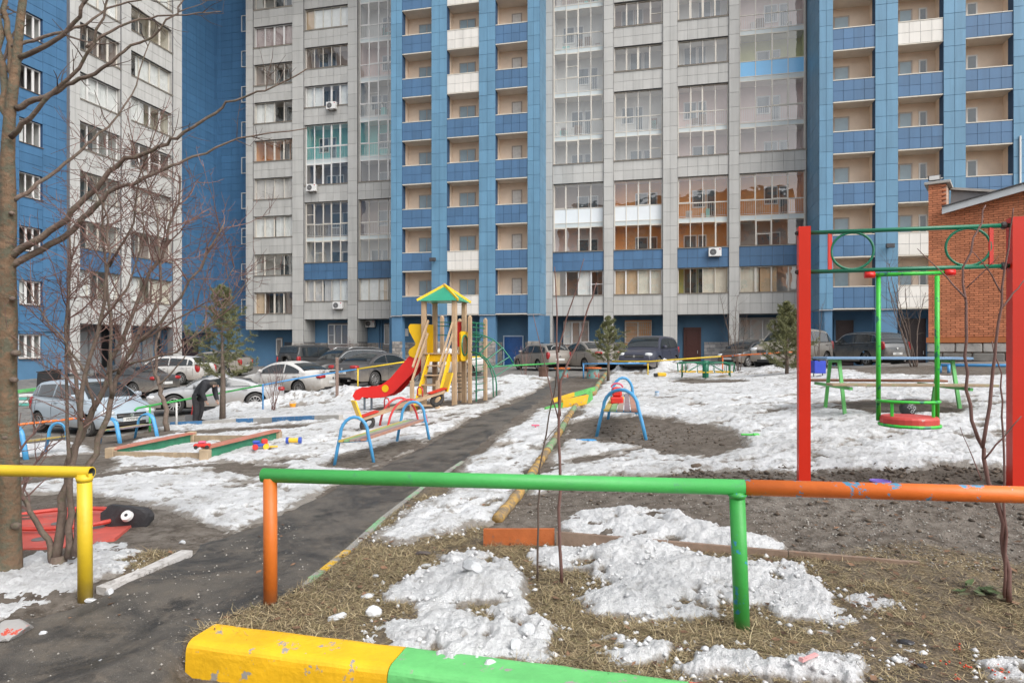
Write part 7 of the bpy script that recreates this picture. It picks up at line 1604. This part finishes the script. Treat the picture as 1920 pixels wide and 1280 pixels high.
# stake beside the rail
b = PG(632, 25.0); t = thing('wooden_stake', 'plain wooden stake standing behind the blue rail', 'stake', b); MB().bev(-0.05, 0.05, -0.05, 0.05, -0.2, PW(632, 671, 25.0).z - b.z, 0.01).build('shaft', M('stake_wood', (0.24, 0.17, 0.14), 0.85, 0.2, 5), t); MB().bev(-0.055, 0.055, -0.055, 0.055, PW(632, 671, 25.0).z - b.z, PW(632, 671, 25.0).z - b.z + 0.02, 0.006).build('cut_end', M('stake_end', (0.34, 0.25, 0.19), 0.85), t)
# pines
def needle_mat():
    m, t, b = nt('needles'); g = t.nodes.new('ShaderNodeNewGeometry'); r = t.nodes.new('ShaderNodeValToRGB'); t.links.new(g.outputs['Random Per Island'], r.inputs[0])
    e = r.color_ramp.elements; e[0].color = (0.085, 0.10, 0.045, 1); e[1].color = (0.28, 0.27, 0.12, 1); x = e.new(0.6); x.color = (0.17, 0.18, 0.075, 1)
    t.links.new(r.outputs[0], b.inputs['Base Color']); b.inputs['Roughness'].default_value = 0.7; return m
m_needle = needle_mat()
def pine(label, base, h, rad, clear, seed, whorls=7, per=6, nd=26):
    rg = random.Random(seed); t = thing('pine_tree', label, 'tree', base, 0, 'young pines in the yard')
    MB().tube([(0, 0, -0.1), (0.02, 0, h * 0.3), (-0.02, 0.01, h * 0.65), (0, 0, h)], [0.018 * h + 0.02, 0.014 * h + 0.015, 0.02, 0.008], 8).build('trunk', m_bark, t, smooth=True)
    br = MB(); P = []; D = []
    for w in range(whorls):
        f = w / (whorls - 1); z = clear + (h - clear) * (f ** 0.9) * 0.94; rl = rad * (1 - f) ** 0.75 * (0.85 + 0.3 * rg.random()) + 0.10
        for k in range(per):
            a = 6.283 * (k + rg.random() * 0.7) / per + w; d = Vector((math.cos(a), math.sin(a), 0.25 + 0.5 * f + rg.uniform(-.15, .15)))
            L = rl * rg.uniform(0.6, 1.15); pts = [Vector((0, 0, z))]
            for i in range(5): d = (d.normalized() + Vector((rg.uniform(-.15, .15), rg.uniform(-.15, .15), 0.10))); pts.append(pts[-1] + d.normalized() * L / 5)
            br.tube([tuple(p) for p in pts], [0.012, 0.01, 0.009, 0.007, 0.006, 0.004], 4, cap=False)
            tips = [(pts[i], (pts[i] - pts[i - 1]).normalized()) for i in range(2, 6)]
            for i in range(2, 6):
                for s in range(2):
                    sd = Vector((rg.uniform(-1, 1), rg.uniform(-1, 1), rg.uniform(-0.2, 0.7))).normalized(); e = pts[i] + sd * L * rg.uniform(0.15, 0.32); br.tube([tuple(pts[i]), tuple(e)], 0.004, 3, cap=False); tips.append((e, sd)); tips.append((pts[i].lerp(e, 0.55), sd))
            for p, dd in tips:
                for _ in range(nd): P.append(tuple(p - dd * rg.uniform(0, 0.12))); v = (dd * 0.55 + Vector((rg.gauss(0, 1), rg.gauss(0, 1), rg.gauss(0, 1))).normalized() * 0.8).normalized(); D.append(tuple(v * rg.uniform(0.06, 0.13)))
    br.build('branches', m_bark, t)
    P = np.array(P); D = np.array(D); sdv_ = np.cross(D, nrg.normal(size=D.shape)); sdv_ /= np.linalg.norm(sdv_, axis=1)[:, None] + 1e-9; w = 0.006
    V = np.stack([P - sdv_ * w, P + sdv_ * w, P + D], 1).reshape(-1, 3); o = npmesh('crown', V, np.arange(len(V)).reshape(-1, 3), m_needle, t); o['kind'] = 'stuff'
    return t
b = PG(417, 21.3); b.z = max(b.z, SNOWTOP(b.x, b.y) - 0.02); pine('bushy young pine on a bare stem behind the green rail at left', b, PW(417, 530, 21.3).z - b.z, 1.25, 1.3, 3, 9, 6, 30)
b = PG(1140, 26.2); pine('slim young pine in front of the dark blue crossover', b, PW(1140, 594, 26.2).z - b.z, 0.8, 0.8, 5, 7, 6, 26)
b = PG(1475, 22.5); pine('dense young pine left of the red swing post', b, PW(1472, 564, 22.5).z - b.z, 0.95, 0.2, 8, 9, 7, 30)

# ================================================================== THE BENT MAN
def skin_body(name, verts, edges, radii, mats, parent, sub=2, colour_fn=None):
    me = bpy.data.meshes.new(name); me.from_pydata(verts, edges, []); o = bpy.data.objects.new(name, me); COL.objects.link(o)
    sk = o.modifiers.new('skin', 'SKIN'); sk.branch_smoothing = 0.6
    for v, r in zip(me.skin_vertices[0].data, radii): v.radius = (r, r) if not isinstance(r, tuple) else r
    me.skin_vertices[0].data[0].use_root = True
    su = o.modifiers.new('sub', 'SUBSURF'); su.levels = sub; su.render_levels = sub
    dg = bpy.context.evaluated_depsgraph_get(); nm = bpy.data.meshes.new_from_object(o.evaluated_get(dg)); bpy.data.objects.remove(o)
    nm.materials.clear()
    for m in mats: nm.materials.append(m)
    if colour_fn:
        for p in nm.polygons: p.material_index = colour_fn(p.center)
    nm.polygons.foreach_set('use_smooth', [True] * len(nm.polygons))
    b = bpy.data.objects.new(name, nm); COL.objects.link(b); b.parent = parent; return b
pb_ = PG(370, 20.6)
man = thing('person', 'person in dark jacket and trousers bending forward behind the green rail', 'person', pb_, R(-18))
m_jack = M('dark_jacket', (0.022, 0.022, 0.026), 0.85, 0.2, 6); m_trou = M('dark_trousers', (0.03, 0.028, 0.03), 0.9, 0.2, 6); m_skin = M('skin', (0.42, 0.25, 0.18), 0.6, 0.06, 6); m_hat = M('knit_cap', (0.07, 0.06, 0.05), 0.9, 0.2, 12); m_boot = M('boots', (0.02, 0.018, 0.017), 0.7)
vs_ = [(0, 0, 0.92), (0.16, 0, 1.08), (0.36, 0, 1.22), (0.50, 0, 1.27), (0.60, 0, 1.26), (0.72, 0, 1.20),   # pelvis, waist, chest, shoulders, neck, head
       (0, 0.11, 0.88), (0.03, 0.13, 0.48), (-0.06, 0.13, 0.09), (0.10, 0.14, 0.045), (0.18, 0.145, 0.04),
       (0, -0.11, 0.88), (0.10, -0.13, 0.47), (0.02, -0.13, 0.09), (0.18, -0.14, 0.045), (0.26, -0.145, 0.04),
       (0.48, 0.19, 1.23), (0.45, 0.25, 0.96), (0.56, 0.20, 0.76), (0.60, 0.18, 0.69),
       (0.48, -0.19, 1.23), (0.42, -0.26, 0.98), (0.48, -0.20, 0.76), (0.53, -0.18, 0.69)]
es_ = [(0, 1), (1, 2), (2, 3), (3, 4), (4, 5), (0, 6), (6, 7), (7, 8), (8, 9), (9, 10), (0, 11), (11, 12), (12, 13), (13, 14), (14, 15), (3, 16), (16, 17), (17, 18), (18, 19), (3, 20), (20, 21), (21, 22), (22, 23)]
ra_ = [0.19, 0.21, 0.245, 0.20, 0.08, 0.115, 0.125, 0.10, 0.075, 0.06, 0.045, 0.125, 0.10, 0.075, 0.06, 0.045, 0.105, 0.085, 0.068, 0.038, 0.105, 0.085, 0.068, 0.038]
def cf(c):
    if c.x > 0.59 and c.z > 1.05: return 3 if (c.z > 1.2 or c.x < 0.66) else 2
    if c.z < 0.11: return 4
    if c.z < 0.86 and c.x < 0.30: return 1
    if c.x > 0.44 and c.z < 0.73: return 2
    return 0
skin_body('body', vs_, es_, ra_, [m_jack, m_trou, m_skin, m_hat, m_boot], man, 2, cf)
# face and fingers
q = MB(); q.ell((0.80, 0.0, 1.155), (0.03, 0.014, 0.02), 8, 5); q.build('nose', m_skin, man, smooth=True)
for s_ in (-1, 1):
    MB().ell((0.70, s_ * 0.098, 1.17), (0.025, 0.012, 0.035), 8, 5).build('ear', m_skin, man, smooth=True)
    for k in range(4):
        x, y = (0.61 if s_ > 0 else 0.54), s_ * 0.18; q = MB(); q.tube([(x + k * 0.018 - 0.02, y, 0.675), (x + k * 0.018 - 0.005, y - s_ * 0.008, 0.625), (x + k * 0.018 - 0.012, y - s_ * 0.025, 0.59 + abs(k - 1.4) * 0.008)], [0.010, 0.009, 0.007], 6); q.build('finger', m_skin, man, smooth=True)
    q = MB(); q.tube([(x - 0.03, y, 0.69), (x - 0.055, y - s_ * 0.02, 0.655), (x - 0.05, y - s_ * 0.035, 0.625)], [0.012, 0.011, 0.008], 6); q.build('thumb', m_skin, man, smooth=True)
# red handled shovel against him
st_ = PG(357, 21.2); t = thing('snow_shovel', 'thin red shovel handle leaning behind the green rail', 'shovel', st_)
MB().tube([(0, 0, 0.02), (0.12, 0.05, 1.0)], 0.016, 6).build('handle', p_rd, t); MB().bev(-0.17, 0.17, -0.015, 0.015, -0.02, 0.25, 0.006).build('blade', M('shovel_grey', (0.2, 0.2, 0.2), 0.5), t)

# ================================================================== SMALL THINGS
def stand(px, py, dz=0.0):
    p = GP(px, py); p.z = SNOWTOP(p.x, p.y) + dz; return p
def lump(name, label, cat, loc, r, mats, seed, group=None, n=2, squash=0.7, rough=0.25, rz=0.0):
    import bmesh
    bm = bmesh.new(); bmesh.ops.create_icosphere(bm, subdivisions=n, radius=1.0); rg = random.Random(seed); ph = [rg.uniform(0, 6.28) for _ in range(9)]
    cut = [(Vector((rg.gauss(0, 1), rg.gauss(0, 1), rg.gauss(0, 0.6))).normalized(), rg.uniform(0.55, 0.85)) for _ in range(7)]
    for v in bm.verts:
        c = v.co.copy(); k = 1 + rough * (math.sin(c.x * 3.1 + ph[0]) * math.sin(c.y * 2.7 + ph[1]) + 0.5 * math.sin(c.z * 5 + ph[2] + c.x * 4)) * 0.6; c *= k
        for nn, d in cut:
            e = c.dot(nn) - d
            if e > 0: c -= nn * e * 0.9
        v.co = Vector((c.x * r[0], c.y * r[1], c.z * r[2]))
    me = bpy.data.meshes.new(name); bm.to_mesh(me); bm.free(); me.materials.append(mats)
    o = bpy.data.objects.new(name, me); COL.objects.link(o); o.location = loc; o.rotation_euler = (0, 0, rz); return tag(o, label, cat, group)
m_ice = M('ice_chunk', (0.56, 0.575, 0.59), 0.22, 0.16, 9, bmp=0.5, bscale=26)
for i, (px, py, rx, rz_, lb) in enumerate(((885, 1102, 0.085, 0.05, 'large angular ice block on top of the central snow heap'), (700, 1155, 0.055, 0.06, 'upright ice block on the grass left of the snow heap'), (634, 1160, 0.055, 0.035, 'small ice lump nearest the yellow kerb'), (918, 1254, 0.035, 0.05, 'narrow ice shard lying on the green kerb'), (990, 1195, 0.07, 0.07, 'split ice slab at the right end of the snow heap'),
        (800, 1062, 0.04, 0.025, 'flat ice piece above the snow heap, left'), (704, 1080, 0.035, 0.018, 'flat ice piece on the grass near the path edging'), (690, 1118, 0.05, 0.02, 'thin ice slab left of the snow heap'), (968, 1220, 0.04, 0.05, 'tall ice splinter beside the split slab'), (205, 1112, 0.05, 0.03, 'ice lump at the end of the white edging'), (168, 1126, 0.04, 0.02, 'ice lump at the foot of the yellow post'), (342, 1017, 0.03, 0.02, 'round ice lump on bare earth beyond the white edging'), (82, 1190, 0.025, 0.025, 'ice pebble on the asphalt beside the red painted stone'), (188, 1242, 0.022, 0.02, 'ice pebble on the bottom left asphalt'))):
    p = GP(px, py); p.z = max(SNOWTOP(p.x, p.y), p.z) + rz_ * 0.25; lump('ice_chunk', lb, 'ice', p, (rx * 1.1, rx * 0.65, rz_ * 0.8), m_ice, 40 + i, 'loose chunks of ice', rz=rng.uniform(0, 3))
lump('earth_clod', 'dark earth clod on the gravel right of the log border', 'clod', GP(1305, 880) + upv * 0.03, (0.06, 0.05, 0.045), M('clod', (0.13, 0.10, 0.075), 0.95, 0.2, 12, bmp=0.5), 77)
lump('rag', 'dark grey crumpled rag on the grass above the snow heap', 'rag', GP(793, 1040) + upv * 0.012, (0.06, 0.035, 0.02), M('rag', (0.09, 0.075, 0.07), 0.95), 78)
lump('plastic_scrap', 'black plastic scrap on the grass at lower right', 'litter', GP(1700, 1208) + upv * 0.012, (0.05, 0.03, 0.015), M('black_plastic', (0.03, 0.03, 0.034), 0.4), 79); lump('plastic_scrap', 'small black plastic scrap nearer the bottom right corner', 'litter', GP(1728, 1252) + upv * 0.01, (0.035, 0.025, 0.012), M('black_plastic', (0.03, 0.03, 0.034), 0.4), 80)
# painted creature: black stone head with an eye, red painted shell on the ground
p = GP(235, 985); o = lump('painted_stone', 'black painted boulder with a round white eye beside the red painted ground', 'stone', p + upv * 0.08, (0.25, 0.15, 0.16), M('stone_black', (0.035, 0.034, 0.037), 0.6, 0.3, 5, bmp=0.4, col2=(0.30, 0.03, 0.03), thr=(0.66, 0.70)), 5, n=3, rough=0.2)
q = MB(); q.lathe([(0, 0.012), (0.045, 0.010), (0.05, -0.02)], 20, axis='y', mat=Matrix.Translation((0.09, -0.135, 0.045)) @ Matrix.Rotation(R(-38), 4, 'X') @ Matrix.Rotation(math.pi, 4, 'Z')); e1 = q.build('eye_white', M('eye_white', (0.72, 0.71, 0.70), 0.5), o)
q = MB(); q.lathe([(0, 0.002), (0.014, 0.002), (0.015, -0.01)], 14, axis='y', mat=Matrix.Translation((0.09, -0.146, 0.053)) @ Matrix.Rotation(R(-38), 4, 'X') @ Matrix.Rotation(math.pi, 4, 'Z')); q.build('pupil', m_black, e1)
t = thing('painted_shell', 'flat red painted slab with black spots and a red hoop, behind the stems', 'garden ornament', GP(120, 1000)); o0 = t.location.copy()
pp = [GP(*k) for k in ((40, 970), (120, 958), (195, 952), (250, 985), (215, 1012), (150, 1028), (40, 1032), (-60, 1040), (-60, 975))]
q = MB(); n = len(pp); q.v = [tuple(x + upv * 0.018 - o0) for x in pp] + [tuple(x - upv * 0.05 - o0) for x in pp]; q.f = [tuple(range(n))[::-1]] + [(i, (i + 1) % n, (i + 1) % n + n, i + n) for i in range(n)]; q.m = [0] * len(q.f); q.build('slab', M('shell_red', (0.55, 0.10, 0.075), 0.7, 0.15, 5, col2=(0.28, 0.20, 0.18), thr=(0.56, 0.68)), t)
for px, py in ((75, 1015), (182, 992), (110, 985)):
    c = GP(px, py) - o0; MB().lathe([(0, 0.024), (0.06, 0.024), (0.06, 0.01)], 18, mat=Matrix.Translation(tuple(c))).build('spot', M('spot_grey', (0.16, 0.15, 0.145), 0.8), t)
c = GP(120, 985) - o0; q = MB(); q.tube([(c.x + 0.5 * math.cos(a), c.y + 0.36 * math.sin(a), c.z + 0.07) for a in np.linspace(0, 6.283, 41)[:-1]], 0.02, 6, closed=True); q.build('hoop', M('hoop_red', (0.55, 0.07, 0.05), 0.5, 0.1, 4), t)
lump('painted_stone', 'grey flat stone with red painted edge at the lower left border', 'stone', GP(18, 1192) + upv * 0.03, (0.13, 0.10, 0.06), M('stone_grey_red', (0.33, 0.32, 0.31), 0.8, 0.15, 4, bmp=0.3, col2=(0.50, 0.07, 0.04), thr=(0.57, 0.6)), 9, n=3)
# ball
p = PW(1702, 750, 9.2); t = thing('football', 'black ball with pale star pattern on the snow under the table', 'ball', Vector((p.x, p.y, SNOWTOP(p.x, p.y)))); MB().ell((0, 0, 0.105), (0.105, 0.105, 0.105), 20, 12).build('skin', M('ball_black', (0.03, 0.03, 0.032), 0.5), t, smooth=True)
for k, (a, b_) in enumerate(((-1.9, 0.25), (-1.2, 0.1), (-1.55, 0.75), (-1.5, -0.35))):
    n_ = Vector((math.cos(a) * math.cos(b_), math.sin(a) * math.cos(b_), math.sin(b_))); u_ = n_.orthogonal().normalized(); v_ = n_.cross(u_); q = MB(); q.tube([tuple(Vector((0, 0, 0.105)) + (n_ + (u_ * math.cos(i * 0.6283) + v_ * math.sin(i * 0.6283)) * (0.30 if i % 2 else 0.14)).normalized() * 0.1055) for i in range(10)], 0.0035, 4, closed=True); q.build('star', M('ball_star', (0.5, 0.5, 0.5), 0.6), t)
# blue litter bin
b = PG(1534, 19.5); t = thing('litter_bin', 'small bright blue litter bin with a black bag by the table', 'bin', b); m_bin = M('bin_blue', (0.02, 0.05, 0.42), 0.4, 0.08, 4); zt_ = PW(1534, 676, 19.5).z - b.z
MB().bev(-0.17, 0.17, -0.14, 0.14, 0.12, max(zt_, 0.45), 0.015).build('box', m_bin, t); q = MB()
for x in (-0.13, 0.13): q.tube([(x, 0, -0.1), (x, 0, 0.13)], 0.014, 6)
q.build('stand', m_black, t)
lump('bag_tmp', None, None, (0, 0, 0), (0.2, 0.16, 0.1), M('black_plastic', (0.03, 0.03, 0.034), 0.4), 3, rough=0.6); o = bpy.data.objects['bag_tmp']; o.name = 'bin_bag'; o.parent = t; o.location = (0.02, 0, max(zt_, 0.45) + 0.02)
# brown urn
b = PG(1019, 28.9); t = thing('litter_urn', 'brown rusty litter urn left of the painted stools', 'bin', b); MB().lathe([(0.0, 0.0), (0.19, 0.0), (0.21, 0.05), (0.20, 0.30), (0.24, 0.52), (0.22, 0.54), (0.18, 0.48), (0.0, 0.44)], 10).build('pot', M('urn_brown', (0.12, 0.065, 0.045), 0.8, 0.2, 6), t)
MB().box(-0.26, 0.26, -0.26, 0.26, -0.08, 0.001).build('foot_slab', M('bare_concrete', (0.26, 0.25, 0.23)), t)
for px, Y, lb in ((1054, 29.3, 'painted stool with orange top left of the path gap'), (1112, 28.6, 'painted stool with orange top right of the path gap')):
    b = PG(px, Y); t = thing('painted_stool', lb, 'stool', b, 0, 'painted log stools'); MB().lathe([(0.27, -0.05), (0.28, 0.1), (0.26, 0.36), (0.27, 0.40)], 16).build('stump', M('stool_painted', (0.17, 0.37, 0.35), 0.7, 0.2, 4, col2=(0.42, 0.09, 0.06), thr=(0.52, 0.56), scale2=4), t); MB().lathe([(0.27, 0.40), (0.36, 0.41), (0.36, 0.46), (0.0, 0.48)], 18).build('seat_top', M('stool_orange', (0.60, 0.15, 0.03), 0.6, 0.15, 5), t)
# white and green crate at far left
b = PG(55, 27.0); t = thing('slatted_planter', 'small white and green slatted box on the car park at far left', 'planter', b)
for k in range(4): MB().bev(-0.28, 0.28, -0.2, 0.2, 0.02 + k * 0.12, 0.02 + k * 0.12 + 0.105, 0.01).build('slat', M('slat_white', (0.60, 0.62, 0.60), 0.7) if k % 2 else M('slat_teal', (0.10, 0.36, 0.30), 0.7), t)
# concrete planter / wastebin in black by far-left wall
b = PG(90, 31.0); t = thing('waste_container', 'black slanted container behind the hatchback roof', 'bin', b); MB().prism([(-0.35, 0), (0.35, 0), (0.42, 1.1), (-0.28, 1.0)], -0.3, 0.3).build('body', m_black, t); MB().prism([(-0.32, 1.01), (0.45, 1.11), (0.45, 1.15), (-0.32, 1.05)], -0.33, 0.33).build('lid', m_tyre, t)
# toys
tred = M('toy_red', (0.62, 0.04, 0.03), 0.35); tblue = M('toy_blue', (0.04, 0.09, 0.42), 0.35); tyel = M('toy_yellow', (0.75, 0.46, 0.03), 0.4); tgrn = M('toy_green', (0.10, 0.55, 0.10), 0.4); tcyan = M('toy_cyan', (0.05, 0.30, 0.62), 0.4); tpur = M('toy_purple', (0.20, 0.13, 0.50), 0.4); tpink = M('toy_pink', (0.65, 0.12, 0.20), 0.5)
b = stand(490, 847); t = thing('toy_truck', 'red and blue toy truck with yellow scoop on the snow by the sandbox', 'toy', b, R(20)); t.scale = (0.62,) * 3
MB().bev(-0.2, 0.1, -0.09, 0.09, 0.07, 0.16, 0.02).build('chassis', tblue, t); MB().bev(0.0, 0.16, -0.085, 0.085, 0.13, 0.27, 0.03).build('cab', tred, t); MB().bev(-0.22, -0.03, -0.09, 0.09, 0.165, 0.23, 0.02).build('bed', tblue, t); MB().bev(0.2, 0.42, -0.06, 0.06, 0.03, 0.07, 0.015).build('scoop', tyel, t)
for x in (-0.15, 0.12):
    for y in (-0.1, 0.1): MB().lathe([(0, -0.03), (0.075, -0.03), (0.075, 0.03), (0, 0.03)], 14, axis='y', mat=Matrix.Translation((x, y, 0.072))).build('wheel', tred if x < 0 else tyel, t)
b = stand(551, 838); t = thing('toy_roller', 'blue toy roller with yellow middle lying right of the toy truck', 'toy', b, R(5)); t.scale = (0.75,) * 3; MB().tube([(-0.11, 0, 0.07), (0.11, 0, 0.07)], 0.055, 12).build('drum', tyel, t)
for x in (-0.14, 0.14): MB().tube([(x - 0.03, 0, 0.07), (x + 0.03, 0, 0.07)], 0.075, 14).build('end_cap', tblue, t)
b = Vector((C0.x - 0.05, C0.y, C0.z + 0.178)); t = thing('toy_car', 'small red toy car on the sandbox corner', 'toy', b, R(15)); MB().bev(-0.12, 0.12, -0.06, 0.06, 0.03, 0.08, 0.015).build('body', tred, t); MB().bev(-0.06, 0.06, -0.05, 0.05, 0.08, 0.12, 0.02).build('cabin', tpink, t)
for x in (-0.08, 0.08):
    for y in (-0.06, 0.06): MB().lathe([(0, -0.012), (0.03, -0.012), (0.03, 0.012), (0, 0.012)], 10, axis='y', mat=Matrix.Translation((x, y, 0.03))).build('wheel', m_black, t)
b = Vector((0, 0, 0)); bc = (B2A + B2B) / 2; b = PG(1157, B2A.y + 0.55); b.z = bc.z + 0.44; t = thing('toy_locomotive', 'red and yellow plastic toy sitting on the end on bench', 'toy', b, R(80))
MB().bev(-0.16, 0.14, -0.10, 0.10, 0.0, 0.11, 0.02).build('base', tred, t); MB().bev(-0.1, 0.0, -0.08, 0.08, 0.11, 0.27, 0.03).build('cab', tred, t); MB().tube([(0.06, 0, 0.1), (0.06, 0, 0.22)], 0.035, 10).build('funnel', tyel, t); MB().tube([(-0.05, 0.07 * math.cos(a), 0.27 + 0.06 * math.sin(a)) if False else (-0.05, 0.09 * math.cos(a), 0.26 + 0.07 * math.sin(a)) for a in np.linspace(0, math.pi, 9)], 0.014, 6).build('handle', tpink, t); MB().bev(0.02, 0.16, -0.11, 0.11, 0.06, 0.10, 0.01).build('bumper', tyel, t)
b = stand(1096, 829); t = thing('toy_spade', 'light blue toy spade lying on the snow near the end on bench', 'toy', b, R(10)); MB().bev(-0.13, 0.05, -0.014, 0.014, 0.005, 0.03, 0.008).build('handle', tcyan, t); MB().prism([(0.05, 0.0), (0.17, 0.0), (0.17, 0.02), (0.05, 0.03)], -0.05, 0.05).build('blade', tcyan, t)
b = stand(1404, 826); t = thing('toy_rake', 'bright green toy rake on the snow in the middle right', 'toy', b, R(-8)); MB().bev(-0.10, 0.05, -0.015, 0.015, 0.005, 0.03, 0.008).build('handle', tgrn, t); MB().bev(0.05, 0.13, -0.04, 0.04, 0.004, 0.035, 0.01).build('head', tgrn, t)
b = stand(1237, 709); t = thing('toy_digger', 'yellow and black toy on the snow left of the merry go round', 'toy', b); MB().bev(-0.1, 0.26, -0.09, 0.09, 0.02, 0.18, 0.04).build('body', tyel, t); MB().bev(-0.24, -0.08, -0.08, 0.08, 0.0, 0.15, 0.03).build('scoop', m_black, t)
b = stand(549, 766); t = thing('toy_bucket', 'small orange yellow toy on the snow bank near the white sedan', 'toy', b); MB().lathe([(0.0, 0.0), (0.09, 0.0), (0.12, 0.12), (0.11, 0.12), (0.0, 0.02)], 12).build('pail', M('toy_orange', (0.75, 0.32, 0.02), 0.4), t); MB().tube([(0.12 * math.cos(a), 0, 0.12 + 0.08 * math.sin(a)) for a in np.linspace(0, math.pi, 8)], 0.008, 5).build('handle', tyel, t)
p = PW(1650, 899, 5.0); p = Vector((p.x, 4.9, g1(p.x, 4.9) + 0.0)); p = GP(1650, 908); t = thing('toy_plate', 'purple plastic dish on the earth just beyond the orange rail', 'toy', p + upv * 0.0); MB().lathe([(0.0, 0.01), (0.05, 0.012), (0.085, 0.03), (0.09, 0.033), (0.082, 0.033), (0.05, 0.02), (0.0, 0.018)], 20).build('dish', tpur, t, smooth=True); MB().tube([(0.088 * math.cos(a), 0.088 * math.sin(a), 0.034) for a in np.linspace(0, 6.283, 25)[:-1]], 0.006, 5, closed=True).build('rim', tpur, t)
b = stand(1232, 744); t = thing('plastic_cup', 'crushed clear blue plastic cup on the snow behind the end on bench', 'litter', b); MB().lathe([(0.0, 0.0), (0.05, 0.0), (0.06, 0.05), (0.05, 0.11), (0.045, 0.11), (0.04, 0.02)], 10).build('cup', M('plastic_pale', (0.42, 0.48, 0.55), 0.3), t); MB().tube([(0.05 * math.cos(a), 0.05 * math.sin(a), 0.11) for a in np.linspace(0, 6.283, 13)[:-1]], 0.008, 4, closed=True).build('lip', tcyan, t)
b = stand(1004, 806); t = thing('pink_ribbon', 'scrap of pink ribbon on the snow left of the logs', 'litter', b); MB().bev(-0.07, 0.07, -0.012, 0.012, 0.02, 0.045, 0.008).build('strip', tpink, t); MB().bev(-0.012, 0.012, -0.05, 0.05, 0.0, 0.02, 0.005).build('knot', tpink, t)
b = stand(1520, 1262); t = thing('candy_wrapper', 'pale pink wrapper on the lowest snow patch', 'litter', b, R(30)); MB().prism([(-0.045, 0.0), (0.05, 0.004), (0.04, 0.016), (-0.04, 0.012)], -0.008, 0.008).build('wrapper', M('wrapper_pink', (0.70, 0.36, 0.36), 0.5), t); MB().prism([(-0.075, 0.0), (-0.045, 0.003), (-0.045, 0.012), (-0.07, 0.018)], -0.012, 0.012).build('twist', M('wrapper_pink', (0.70, 0.36, 0.36), 0.5), t)
# rowan berries and green leaves at lower right
q = MB(); rg = random.Random(4)
for (px, py, n, sp) in ((1875, 1262, 14, 18), (1830, 1255, 8, 22), (1760, 1245, 6, 30), (1810, 1215, 4, 20), (1790, 1278, 5, 14)):
    for _ in range(n): p = GP(px + rg.gauss(0, sp), min(py + rg.gauss(0, 6), 1278)); q.ell((p.x, p.y, p.z + 0.014), (0.0055, 0.0055, 0.005), 6, 4)
tag(q.build('berries', M('rowan_red', (0.55, 0.06, 0.02), 0.35), None, smooth=True), 'scattered orange red rowan berries in the grass at lower right', 'berries', kind='stuff')
b = GP(1845, 1115); t = thing('leafy_weed', 'low green leafed weed at the foot of the right sapling', 'plant', b); lm = [M('weed_green', (0.075, 0.11, 0.04), 0.7, 0.3, 8), M('weed_dull', (0.13, 0.13, 0.07), 0.75, 0.3, 8)]
for i in range(34):
    a = rg.uniform(0, 6.28); d = rg.uniform(0.01, 0.14); c = Vector((math.cos(a) * d * 1.2, math.sin(a) * d * 0.8, rg.uniform(0.01, 0.045))); a2 = rg.uniform(0, 6.28); l = rg.uniform(0.025, 0.045); ax = Vector((math.cos(a2), math.sin(a2), rg.uniform(-.3, .4))) * l; ay = Vector((-math.sin(a2), math.cos(a2), rg.uniform(-.4, .4))) * l * 0.45
    MB()._add([tuple(c - ax), tuple(c + ay - ax * .3), tuple(c + ay * .8 + ax * .4), tuple(c + ax), tuple(c - ay * .8 + ax * .4), tuple(c - ay - ax * .3), tuple(c + Vector((0, 0, -0.004)))], [(0, 5, 6), (5, 4, 6), (4, 3, 6), (3, 2, 6), (2, 1, 6), (1, 0, 6)]).build('leaf', lm[i % 2], t)
